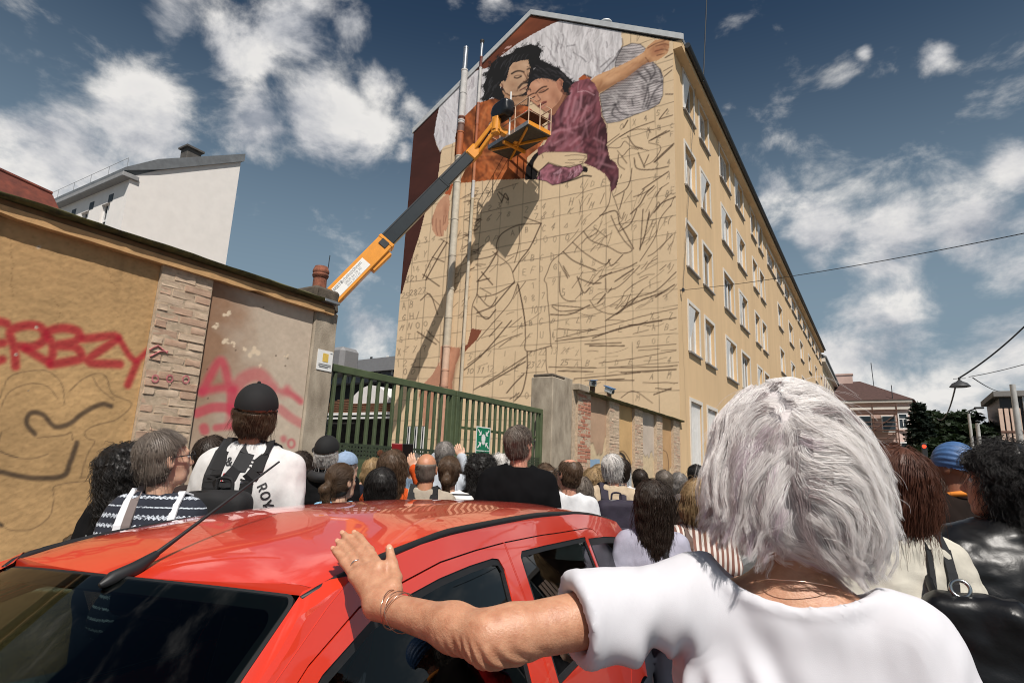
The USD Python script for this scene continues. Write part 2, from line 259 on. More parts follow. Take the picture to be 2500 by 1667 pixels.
for q, w in (([(-60,1060),(0,1050),(40,1062)], 23), ([(-60,1185),(20,1175)], 22), ([(-60,1300),(15,1272)], 22), ([(92,1312),(85,1210),(60,1110),(150,1072),(240,1085),(262,1150),(200,1195),(105,1195)], 24), ([(150,1210),(290,1292)], 22), ([(300,1295),(312,1200),(285,1115),(370,1088),(460,1110),(445,1165),(330,1190),(445,1200),(478,1262),(400,1285),(300,1302)], 24), ([(495,1150),(690,1142),(520,1280),(705,1300)], 23), ([(700,1150),(790,1275),(880,1215)], 17), ([(805,1295),(752,1422)], 20)):
    spray(p, tr(z4, q), w); spray(p, tr(z4, q), w*.5, (158, 22, 44), .45, 4)
p.c *= (1-.16*np.clip((meshkit.fbm(v*60, 2, 9)-.5)*3, 0, 1))[:, None]
st_ = meshkit.fbm(np.stack([v[:, 1]*9, v[:, 2]*.5, 0*v[:, 0]], 1), 4, 71); p.c *= (1-.22*np.clip((st_-.52)*6, 0, 1)*np.clip((v[:, 2]-1.6)/1.2, 0, 1))[:, None]
for q in ([(60,560),(75,700),(66,820),(90,900)], [(640,700),(655,800),(700,860)], [(330,930),(350,1010),(340,1090)]): p.stroke([(a+rng.normal(0, 3), b) for a, b in smooth_line(tr(z4, q), 6)], 1.0, (110, 80, 50), .6, .7)
for (a, b, r) in ((228,612,7), (215,1083,6), (95,1243,6), (168,1457,2.5)): x, y = z4(a, b); p.blob(x, y, r, r*.8, (214, 200, 178), .9, hard=.3); p.blob(x+1, y-1, r*.5, r*.5, (60, 45, 32), .9)
for (a, b, r) in ((845,345,3), (193,148,2.5), (515,1060,2)): x, y = z5(a, b); p.blob(x, y, r, r, (60, 45, 32), .8)
i = p.mask(tr(z5, [(320,1260),(400,1215),(440,1150),(520,1100),(580,1060),(610,1010),(700,985),(780,950),(860,960),(860,1500),(200,1500)])); r = np.zeros(len(v)); r[i] = 1
p.c[i] = lin((214, 196, 168))*(.72+.5*meshkit.fbm(v[i]*18, 4, 4))[:, None]; v[:, 0] -= r*(.012+.03*meshkit.fbm(v*9, 4, 8)); v[:, 0] += .004*(n2-.5)
p.stroke(tr(z5, [(320,1260),(400,1215),(440,1150),(520,1100),(580,1060),(610,1010),(700,985),(780,950)]), 2, (120, 90, 60), .6, 1.5)
obj('plaster_panel', (v, f), plaster, wl, True, label='ochre plaster panel sprayed with red letters and black outlines', paint=p.c)
obj('wall_core', MB().box((-5.36, -9, .1), (-5.06, 4.05, 3.2)), ochre, wl); obj('plaster_panel', MB().box((-5.055, -9, .1), (-5.0, .898, 3.16)), ochre, wl)
v, f, p = wallpaint(2.9, 4.045, .12, 3.16, .009, (196, 178, 158)); n1 = meshkit.fbm(v*3.1, 5, 13); n2 = meshkit.fbm(v*28, 3, 5); P = p.P
br = np.clip((1.0-(P[:, 0]-520)/140+(n1-.5)*1.8-np.clip((P[:, 1]-880)/80, 0, 1)*.1), 0, 1)*np.clip(1.6-(P[:, 1]-720)/190*.6, .25, 1)
p.c = p.c*(1-.85*br[:, None])+lin((140, 102, 74))*.85*br[:, None]; p.c *= (.80+.4*n1)[:, None]*(.92+.16*n2)[:, None]
for a, b, rr in ((1340,1002,11), (1270,1080,11), (1330,1168,12), (1490,1235,17), (1540,1308,7), (1440,1215,10), (1690,1250,6), (1375,1180,8)):
    x, y = z4(a, b)
    for _ in range(5): dx, dy = rng.normal(0, rr*.5, 2); p.blob(x+dx, y+dy*.7, rr*rng.uniform(.3, .6), rr*rng.uniform(.25, .5), (222, 200, 172), .95, rng.uniform(-.5, .7), .6)
for a, b in ((1388,1218), (1220,1330), (1625,1250), (1695,1265), (1552,965), (1680,1310), (1390,1520), (1225,1500)): x, y = z4(a, b); p.blob(x, y, 3, 3, (60, 48, 40), .9, hard=.3)
PINK = (196, 62, 84)
for q, w, a in (([(1190,1462),(1285,1290),(1320,1310),(1345,1405)], 22, .75), ([(1190,1462),(1300,1440),(1380,1445)], 20, .75), ([(1370,1640),(1385,1500),(1420,1400),(1520,1360),(1600,1440)], 34, .55), ([(1560,1420),(1660,1480),(1690,1440)], 20, .25), ([(1690,1445),(1770,1515)], 14, .6)): spray(p, tr(z4, q), w, PINK, a, 6)
for q, w, a in (([(1330,300),(1440,262),(1560,270),(1640,330)], 24, .75), ([(1565,160),(1570,290)], 26, .7), ([(1460,398),(1560,388),(1640,395)], 18, .7), ([(1890,270),(1980,340),(2090,400),(2105,425)], 22, .55), ([(1900,150),(1990,190),(2030,225)], 14, .5), ([(1378,400),(1382,415)], 24, .7), ([(1915,470),(1917,478)], 15, .6)): spray(p, tr(z5, q), w, PINK, a, 4)
c0 = z5(1968, 505); p.stroke([(c0[0]+8*math.cos(t), c0[1]+10*math.sin(t)) for t in np.linspace(0, 6.4, 16)], 6, PINK, .7, 2.5)
c0 = z5(1968, 505)
obj('plaster_panel', (v, f), plaster, wl, True, label='grey and brown patched panel with faded pink graffiti', paint=p.c)
def brick_mesh(w, h, d, r, rough=.004):
    """One worn brick: local x along the course, y out of the wall, z up; about 44 triangles."""
    b = .006; V = []
    for (s, y) in ((0, 0.0), (b, d)):
        for (x, z) in ((0, 0), (.5, 0), (1, 0), (1, .5), (1, 1), (.5, 1), (0, 1), (0, .5)):
            V.append((s+x*(w-2*s) + r.normal(0, rough*.5), y+(r.normal(0, rough*.6) if y else 0), s+z*(h-2*s)+r.normal(0, rough*.5)))
    V.append((w/2, d+r.normal(0, rough), h/2)); Fc = []
    for k in range(8): j = (k+1) % 8; Fc += [(k, j, 8+j), (k, 8+j, 8+k), (8+k, 8+j, 16)]
    return np.array(V), np.array(Fc)
def pilaster(parent, y0, y1, z0, z1, x, mats, course=.0695, L=.205, seed=1, depth=.028, colpick=None):
    r = np.random.default_rng(seed); n = int((z1-z0)/course)
    for k in range(n):
        y = y0; off = [0.5, 1.0][k % 2]; first = True
        while y < y1-.03:
            w = (L*off if first else L)*r.uniform(.93, 1.07); first = False
            if y+w > y1-.07: w = y1-y
            V, Fc = brick_mesh(w-.007, course-.006, depth*r.uniform(.75, 1.1), r)
            Q = np.stack([x-depth+V[:, 1], y+.005+V[:, 0], z0+k*course+.005+V[:, 2]], 1)
            mm = mats[int(r.integers(len(mats)))] if colpick is None else colpick(k, n, r)
            obj('brick', (Q, Fc), mm, parent, 40); y += w
pl = obj('pilaster', MB().box((-5.1, 2.452, .1), (-4.968, 2.898, 3.16)), mortar, wl)
pilaster(pl, 2.452, 2.898, .13, 3.15, -4.962, [cream, cream, cream, cream2], seed=4)
for a, b, s in ((915,1385,1), (1000,1385,1), (1095,1390,1.1)):
    c = onx(*z4(a, b), -4.955); obj('spray_mark', MB().tm(trimesh.creation.torus(.024*s, .006).apply_transform(trimesh.transformations.rotation_matrix(math.pi/2, (0, 1, 0))).apply_scale((.12, 1, 1.15)).apply_translation(c)), mat('pink_spray', S(214, 128, 130), .9, .3, 40), pl, True)
for q in ([(880,1215),(930,1190),(985,1235)], [(885,1255),(940,1225),(990,1225)]): obj('spray_mark', MB().tube([onx(*z4(*t), -4.957) for t in q], .006, 6), mat('pink_spray', ()), pl, True)
def rough_edge(y0, y1, zl, zh, x0, x1, seed, jag=.012, step=.09):
    """A moulding with a chipped lower edge."""
    r = np.random.default_rng(seed); ys = np.arange(y0, y1+step, step); ys[-1] = y1; lo = zl+np.where(r.random(len(ys)) < .22, r.uniform(0, jag*2, len(ys)), r.uniform(0, jag*.4, len(ys)))
    return MB().prism(Polygon(list(zip(ys, lo))+[(y1, zh), (y0, zh)]), (x0, 0, 0), (0, 1, 0), (0, 0, 1), (x1-x0, 0, 0))
tanm = mat('ochre_moulding', S(208, 164, 112, .95), .85, .15, 9, .4, 90)
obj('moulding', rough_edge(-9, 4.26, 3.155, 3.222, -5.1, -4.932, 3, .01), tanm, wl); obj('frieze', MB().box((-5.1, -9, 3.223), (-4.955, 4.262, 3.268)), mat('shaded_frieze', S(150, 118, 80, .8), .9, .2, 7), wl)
cp = MB(); ys = np.arange(-9, 4.1, .12); r_ = np.random.default_rng(5)
prof = [(-5.42, 3.27), (-4.892, 3.27), (-4.884, 3.30), (-5.02, 3.345), (-5.42, 3.36)]
V = np.array([[(a+r_.normal(0, .004), y, b+r_.normal(0, .004)) for a, b in prof] for y in ys]).reshape(-1, 3); k = np.arange(len(ys)-1)[:, None]*5+np.arange(5)[None]; kk = np.arange(len(ys)-1)[:, None]*5+(np.arange(5)[None]+1) % 5
q = np.stack([k, k+5, kk+5, kk], -1).reshape(-1, 4); obj('coping', (V, q), moss, wl, 50)
obj('coping_flashing', MB().box((-5.4, ys[-1], 3.272), (-4.882, 4.285, 3.302), .004), lead, wl)
# gate posts
po = thing('concrete_gate_post', 'tall weathered concrete gate post with small white notice, left of the gate', 'gate post')
def worn(mesh, amp, seed, fq=6): t = mesh if isinstance(mesh, trimesh.Trimesh) else mesh.mesh(); t = t.subdivide_to_size(.12); v = t.vertices.copy(); v += (meshkit.fbm(v*fq, 3, seed)-.5)[:, None]*amp*np.array([1, 1, .4]); return trimesh.Trimesh(v, t.faces, process=False)
obj('shaft', worn(MB().box((-5.4, 4.05, 0), (-4.975, 4.36, 3.2), .015), .01, 3), concrete, po, 40); obj('post_head', worn(MB().box((-5.42, 4.03, 3.2), (-4.985, 4.375, 3.455), .03), .03, 4, 9), cdark, po, 40)
white_enamel = mat('white_enamel', (.78, .77, .74), .4, .03, 8); yellow_badge = mat('yellow_badge', S(226, 190, 90), .5, .1, 30); greyink = mat('grey_ink', (.22, .22, .22), .6, .1)
def plate(parent, name, o, ex, ey, w, h, m, t=.006, **kw):
    ez = np.cross(ex, ey); return obj(name, MB().prism(sbox(0, 0, w, h).buffer(-.008).buffer(.008), o, ex, ey, ez*t), m, parent, **kw)
EY, EZ = np.array([0, 1.0, 0]), np.array([0, 0, 1.0])
ns = thing('small_notice', 'small white notice with a yellow square, fixed to the left gate post', 'sign')
plate(ns, 'plate', (-4.974, 4.13, 2.555), EY, EZ, .205, .215, white_enamel)
obj('emblem', MB().prism(sbox(.075, .1, .135, .175).buffer(.008), (-4.9665, 4.13, 2.555), EY, EZ, (.001, 0, 0)), yellow_badge, ns)
for k, (a, b, c) in enumerate(((.02, .185, .062), (.02, .19, .045), (.03, .15, .03), (.165, .195, .19))): obj('text_line', MB().box((-4.9665, 4.13+a, 2.555+c), (-4.9655, 4.13+b, 2.562+c)), greyink, ns)
p2 = thing('concrete_gate_post', 'pale concrete gate post between the green gate and the crumbling right wall', 'gate post')
obj('shaft', worn(MB().box((-5.4, 9.38, 0), (-4.95, 9.9, 3.28), .015), .008, 7), concrete, p2, 40); obj('post_head', worn(MB().box((-5.38, 9.40, 3.28), (-4.97, 9.9, 3.34), .02), .015, 8, 9), cdark, p2, 40); obj('buttress', worn(MB().box((-5.4, 9.9, 0), (-5.0, 10.29, 3.36), .012), .006, 9), concrete, p2, 40)
# ------------------------------------------------------------------ the gate
gpaint = mat('green_gate_paint', S(86, 98, 66, .9), .6, .2, 4, .3, 60, col2=S(66, 76, 50, .85)); gdark = mat('green_gate_paint_dark', S(64, 74, 52, .85), .6, .2, 8)
gt = thing('steel_gate', 'green steel double gate with vertical bars between two concrete posts', 'gate')
XG = -5.16
for lf, (y0, y1) in enumerate(((4.42, 6.76), (6.80, 9.37))):
    for z0, z1, nm in ((2.60, 2.685, 'top_rail'), (2.16, 2.2, 'mid_rail') if lf else (.28, .34, 'bottom_rail')): obj(nm, MB().box((XG-.03-.03*(nm == 'mid_rail'), y0, z0), (XG+.03-.06*(nm == 'mid_rail'), y1, z1), .006), gpaint, gt)
    for y in (y0, y1-.07): obj('stile', MB().box((XG-.035, y, .2), (XG+.035, y+.07, 2.6), .006), gpaint, gt)
    nb = 16
    for k in range(nb):
        y = y0+.07+(y1-y0-.14)*(k+.5)/nb; obj('gate_bar', MB().box((XG-.02, y-.018, .3), (XG+.02, y+.018, 2.6), .004), gpaint, gt)
    hol = [sbox(y, z, y+.022, z+.022) for y in np.arange(.06, y1-y0-.1, .05) for z in (1.69, 1.735, 1.78)]
    obj('perforated_strip', MB().prism(sbox(.02, 1.66, y1-y0-.02, 1.83).difference(unary_union(hol)), (XG+.022, y0, 0), EY, EZ, (.004, 0, 0)), gdark, gt)
    obj('kick_plate', MB().box((XG+.02, y0+.02, .5), (XG+.028, y1-.02, 1.66)), gpaint, gt)
obj('rust_patch', MB().tm(trimesh.creation.icosphere(2, .05).apply_scale((.12, 1.2, .8)).apply_translation((XG+.03, 5.35, 1.74))), mat('rust', S(120, 70, 40), .95, .4, 30), gt)
# assembly point sign
green = mat('sign_green', S(16, 118, 82), .4, .05, 8)
sg = thing('assembly_point_sign', 'green assembly point sign with white arrows and people symbol on the gate bars', 'sign')
Y0, Z0, W, Hh, XS = 7.29, 1.62, .375, .6, XG+.05
def SP(poly, m, name, t=.0012, d=.007): return obj(name, MB().prism(poly, (XS+d, Y0, Z0), EY, EZ, (t, 0, 0)), m, sg)
obj('plate', MB().prism(sbox(0, 0, W, Hh), (XS, Y0, Z0), EY, EZ, (.006, 0, 0)), white_enamel, sg)
SP(sbox(.015, .255, W-.015, Hh-.015), green, 'pictogram_field'); SP(sbox(.015, .015, W-.015, .24), green, 'text_field')
cx, cy = W/2, .42; ar = []
for sx in (-1, 1):
    for sy in (-1, 1):
        a = np.array([cx+sx*.145, cy+sy*.135]); b = np.array([cx+sx*.075, cy+sy*.068]); d = (b-a)/np.linalg.norm(b-a); nn = np.array([-d[1], d[0]])
        ar.append(unary_union([LineString([a, b]).buffer(.011, cap_style='flat'), Polygon([b+d*.02, b-d*.02+nn*.035, b-d*.02-nn*.035]), LineString([b+d*.012, b+nn*.04-d*.02]).buffer(.006), LineString([b+d*.012, b-nn*.04-d*.02]).buffer(.006)]))
for g in ar: SP(g, white_enamel, 'arrow', d=.0085)
ppl = []
for dx, s in ((-.028, .85), (.028, .85), (0, 1.0), (-.012, .7)):
    ppl.append(unary_union([shapely.Point(cx+dx, cy+.062*s).buffer(.014*s), sbox(cx+dx-.02*s, cy-.02, cx+dx+.02*s, cy+.045*s).buffer(.004), sbox(cx+dx-.015*s, cy-.085*s, cx+dx-.002, cy-.01), sbox(cx+dx+.002, cy-.085*s, cx+dx+.015*s, cy-.01)]))
SP(unary_union(ppl), white_enamel, 'people_symbol', d=.0085)
t = meshkit.text_mesh('Sammelplatz', .032, .001, True); obj('lettering', MB().add(np.stack([XS+.0085+t.vertices[:, 2], Y0+.04+t.vertices[:, 0]*.98, Z0+.11+t.vertices[:, 1]], 1), t.faces), white_enamel, sg)
wn = thing('white_notice', 'little white notice at the meeting stiles of the gate', 'sign'); plate(wn, 'plate', (XG+.04, 6.86, 1.5), EY, EZ, .16, .2, white_enamel)
# ------------------------------------------------------------------ wall right of the gate
rw = thing('crumbling_wall', 'low wall of plaster panels and brick pilasters with mossy coping, right of the gate', 'wall')
obj('wall_core', MB().box((-5.3, 10.29, .1), (-5.08, 17.42, 3.2)), ochre, rw)
PIL = [(10.44, 11.04), (12.03, 12.6), (13.6, 14.15), (15.22, 15.7), (16.7, 17.3)]
obj('edge_strip', MB().box((-5.08, 10.29, .1), (-4.99, 10.44, 3.15)), mortar, rw)
cols = [(180, 148, 122), (198, 162, 114), (194, 178, 162), (188, 150, 108)]
for k, (a, b) in enumerate(zip(PIL, PIL[1:])):
    v, f, p = wallpaint(a[1], b[0], .12, 3.16, .016, cols[k], -5.03); n1 = meshkit.fbm(v*2.4, 4, 30+k); p.c *= (.8+.4*n1)[:, None]
    dam = np.clip((1.75+.9*(meshkit.fbm(v*np.array([1, 3, 1.2]), 4, 50+k)-.5)+(.35 if k in (0, 2) else 0)-v[:, 2])*14, 0, 1)[:, None]
    p.c = p.c*(1-dam)+lin((206, 184, 150))*(.75+.4*meshkit.fbm(v*12, 3, 2))[:, None]*dam; v[:, 0] -= .012*dam[:, 0]
    if k == 0: p.poly([onx_ for onx_ in ((1432, 1122), (1466, 1120), (1464, 1170), (1432, 1172))], (112, 158, 196), .8)
    if k == 1:
        p.poly([(1525, 1140), (1566, 1142), (1566, 1190), (1524, 1190)], (130, 160, 186), .6)
        p.stroke(smooth_line([(1496, 1112), (1510, 1106), (1522, 1112), (1527, 1128)]), 7, (30, 28, 30), .95, 1); p.stroke(smooth_line([(1510, 1103), (1522, 1102), (1534, 1118), (1540, 1134), (1544, 1160)]), 2.2, (70, 50, 40), .9, 1)
    if k == 3: p.stroke(smooth_line([(1619, 1098), (1628, 1106), (1632, 1130), (1630, 1160)]), 1.6, (70, 50, 40), .8, .8)
    obj('plaster_panel', (v, f), plaster, rw, True, paint=p.c)
for k, (a, b) in enumerate(PIL):
    q = obj('pilaster', MB().box((-5.1, a, .1), (-4.9565 if k else -4.95, b, 3.15)), mortar, rw)
    if k == 0: pilaster(q, a, b, .75, 3.14, -4.945, None, L=.22, seed=20, colpick=lambda i, n, r: cream2 if (i < n*.42 or r.random() < .22) else redbrick)
    else: pilaster(q, a, b, 1.05, 3.14, -4.952, [cream, cream, cream2], L=.27, seed=21+k)
ys = np.arange(10.29, 17.5, .15); prof = [(-5.36, 3.15), (-4.87, 3.15), (-4.855, 3.19), (-5.0, 3.235), (-5.36, 3.26)]
V = np.array([[(a+r_.normal(0, .004), y, b+r_.normal(0, .005)) for a, b in prof] for y in ys]).reshape(-1, 3); k = np.arange(len(ys)-1)[:, None]*5+np.arange(5)[None]; kk = np.arange(len(ys)-1)[:, None]*5+(np.arange(5)[None]+1) % 5
obj('coping', (V, np.stack([k, k+5, kk+5, kk], -1).reshape(-1, 4)), moss, rw, 50); obj('coping_end', MB().box((-5.36, 10.29, 3.15), (-4.85, 10.75, 3.275), .01), concrete, rw)
camw = mat('camera_housing', (.62, .66, .68), .4, .15, 20); dkm = mat('dark_metal', (.03, .032, .035), .45, .2, 10); bluep = mat('camera_blue_shade', S(70, 110, 150), .4, .1)
def cctv(loc, aim, name_label, L=.42):
    t = thing('security_camera', name_label, 'camera', loc); a = np.array(aim, float); a /= np.linalg.norm(a); c = np.array([0, 0, .2])
    obj('housing', MB().bar(c-a*L*.4, c+a*L*.5, .12, .12, bev=.02), camw, t); obj('sun_shield', MB().bar(c-a*L*.45+(0, 0, .07), c+a*L*.62+(0, 0, .07), .15, .02, bev=.006), bluep, t)
    obj('lens', MB().tube([c+a*L*.5, c+a*L*.53], .04, 12), dkm, t); obj('bracket', MB().bar((0, 0, -.02), c-(0, 0, .05), .09, .09, up=(0, 1, 0), bev=.01), mat('bracket_brown', S(120, 90, 64), .7, .2), t)
cctv((-5.1, 11.45, 3.24), (.45, -.75, -.12), 'pale blue security camera on the coping of the right wall, nearer the gate post'); cctv((-5.1, 12.35, 3.22), (.75, -.3, -.3), 'smaller white security camera on the coping of the right wall, farther from the gate post', .26)
# ------------------------------------------------------------------ the building with the mural
XF, XL, XR, ZE, ZR, YE = -4.97, -16.36, -10.6, 15.62, 19.36, 73.0
facade = mat('sand_render', S(219, 186, 143, .96), .9, .07, 1.1, .3, 140, stretch=(1, 1, .22)); sash = mat('white_window_paint', (.76, .75, .73), .45, .04); cream_frame = mat('cream_surround', (.68, .63, .56), .7, .06); roofm = mat('grey_sheet_roof', (.30, .31, .32), .5, .15, 3, metal=.3); darkroof = mat('dark_gutter', (.02, .022, .024), .5, .2)
def glass(name, tint=(.03, .04, .045), rough=.03, base=.12):
    if name in LOOK: return LOOK[name]
    LOOK[name] = usdkit.material(stage, '/World/Looks/'+name, {'p': ('principled_bsdf', dict(base_color=tint, roughness=rough, specular_ior_level=.8, coat_weight=.3))}, [], surface='p.BSDF'); return LOOK[name]
pane_dark = glass('window_glass', (.035, .042, .048)); pane_light = glass('window_glass_blinds', (.38, .38, .37))
bd = thing('mural_building', 'long sand coloured building of five storeys, its gable painted with a huge unfinished mural', 'building')
wins = []
R1 = [(18.56, 19.87), (20.67, 22.0), (24.0, 25.9), (27.1, 28.97), (31.0, 32.3), (33.1, 34.5)]
for zt, zb in ((15.54, 14.04), (12.72, 11.2), (9.84, 8.32), (7.06, 5.5)):
    for a in R1: wins.append((*a, zb, zt, 0))
far = [(39.6, 41.4), (44.7, 46.9), (51.3, 53.4), (57.5, 59.6), (63.5, 65.6), (69.3, 71.4)]
for zt, zb in ((12.55, 11.1), (9.65, 8.2), (6.9, 5.4)):
    for a in far: wins.append((*a, zb, zt, 0))
for y in np.arange(36.1, 71, 3.65): wins.append((y, y+2.9, 14.05, 15.2, 2))
for a in R1+far: wins.append((*a, 1.55, 3.9, 1))
hol = [sbox(a, zb, b, zt) for a, b, zb, zt, k in wins]
obj('street_front', MB().prism(sbox(YM+.006, 0, YE, ZE+.3).difference(unary_union(hol)), (XF-.3, 0, 0), EY, EZ, (.3, 0, 0)), facade, bd)
obj('plinth', MB().box((XF-.02, YM-.01, 0), (XF+.03, YE, .95)), mat('grey_plinth', S(150, 142, 132), .9, .15, 4), bd)
for n_, (a, b, zb, zt, k) in enumerate(wins):
    W_ = obj('window', MB().prism(sbox(a-.11, zb-.02, b+.11, zt+.11).difference(sbox(a, zb, b, zt)), (XF+.002, 0, 0), EY, EZ, (.03, 0, 0)), cream_frame, bd)
    nm = 2 if b-a > 1.7 else 1; nm = 3 if k == 2 else nm
    g = MB(); x = XF-.14
    for q in np.linspace(a, b, nm+2): g.box((x-.03, max(a, q-.045), zb), (x+.03, min(b, q+.045), zt))
    for z in (zb, zt-.07)+(() if k != 1 else ((zb+zt)/2+.3,)): g.box((x-.028, a, z), (x+.028, b, z+.07))
    if k == 0 and rng.random() < .3: g.obox((XF-.10, a+.42, (zb+zt)/2), (0, .33, .0), (.02, 0, 0), (.12, 0, (zt-zb)/2-.08))
    obj('sash', g, sash, W_); obj('pane', MB().box((x-.012, a, zb), (x-.004, b, zt)), pane_light if rng.random() < .6 else pane_dark, W_)
    obj('sill', MB().box((XF-.12, a-.08, zb-.07), (XF+.09, b+.08, zb-.021)), mat('grey_sill', (.33, .31, .29), .6, .1), W_)
    if k == 1 and a < 40:
        for y in np.linspace(a+.08, b-.08, 10): obj('window_bar', MB().box((XF-.05, y-.012, zb), (XF-.026, y+.012, zt)), sash, W_)
# gable wall, roof and eaves
gab = Polygon([(XL, 0), (XF-.303, 0), (XF-.303, ZE+.3), (XR, ZR-.1), (XL, ZE+.2)])
gw = obj('gable_wall', MB().prism(gab, (0, YM+.006, 0), (1, 0, 0), EZ, (0, .3, 0)), facade, bd)
obj('rear_wall', MB().box((XL, YM+.3, 0), (XL+.3, YE, ZE)), facade, bd); obj('end_wall', MB().box((XL, YE-.3, 0), (XF-.31, YE-.01, ZE)), facade, bd)
def slope(x0, z0, x1, z1, y0, y1, t): return MB().prism(Polygon([(x0, z0), (x1, z1), (x1, z1+t), (x0, z0+t)]), (0, y0, 0), (1, 0, 0), EZ, (0, y1-y0, 0))
obj('roof', slope(XF+.30, ZE+.26, XR, ZR, YM+.02, YE, .16), roofm, bd); obj('roof', slope(XL-.05, ZE+.12, XR, ZR, YM+.02, YE, .16), roofm, bd)
verge = mat('zinc_verge', (.55, .56, .56), .5, .1, 4, metal=.2)
obj('verge', slope(XF+.36, ZE+.20, XR, ZR-.06, YM-.05, YM+.018, .22), verge, bd); obj('verge', slope(XL-.06, ZE+.10, XR, ZR-.06, YM-.04, YM+.018, .24), verge, bd)
obj('eaves_box', MB().prism(Polygon([(XF+.003, ZE-.02), (XF+.29, ZE+.0), (XF+.29, ZE+.22), (XF+.003, ZE+.28)]), (0, YM, 0), (1, 0, 0), EZ, (0, YE-YM, 0)), facade, bd)
obj('gutter', MB().prism(shapely.Point(XF+.38, ZE+.24).buffer(.10), (0, YM+.35, 0), (1, 0, 0), EZ, (0, YE-YM-.4, 0)), darkroof, bd)
for y in np.arange(YM+1, 45, 1.55): obj('snow_guard', MB().box((XF+.30, y, ZE+.42), (XF+.36, y+.09, ZE+.62), .01), verge, bd)
obj('roof_vent', MB().tube([(-7.6, 17.9, 17.6), (-7.6, 17.9, 18.0)], .16, 12).tm(trimesh.creation.icosphere(2, .24).apply_scale((1, 1, .5)).apply_translation((-7.6, 17.9, 18.02))), verge, bd, True)
b2 = thing('far_terrace', 'paler building continuing the terrace beyond the mural building', 'building')
obj('wall', MB().box((-16, YE+.02, 0), (XF-.1, 96, 15.0)), mat('pale_render', S(216, 196, 164, .95), .9, .06, 1), b2); obj('roof', slope(XF+.5, 15.0, XR, 18.3, YE+.02, 96, .2), roofm, b2); obj('cornice', MB().box((XF-.1, YE+.02, 14.6), (XF+.35, 96, 15.0)), cream_frame, b2)
for z in (4.6, 8.2, 11.6):
    for y in np.arange(75, 95, 2.6): w_ = obj('window', MB().box((XF-.11, y, z), (XF-.06, y+1.2, z+1.9)), sash, b2); obj('pane', MB().box((XF-.06, y+.1, z+.1), (XF-.055, y+1.1, z+1.8)), pane_dark, w_)
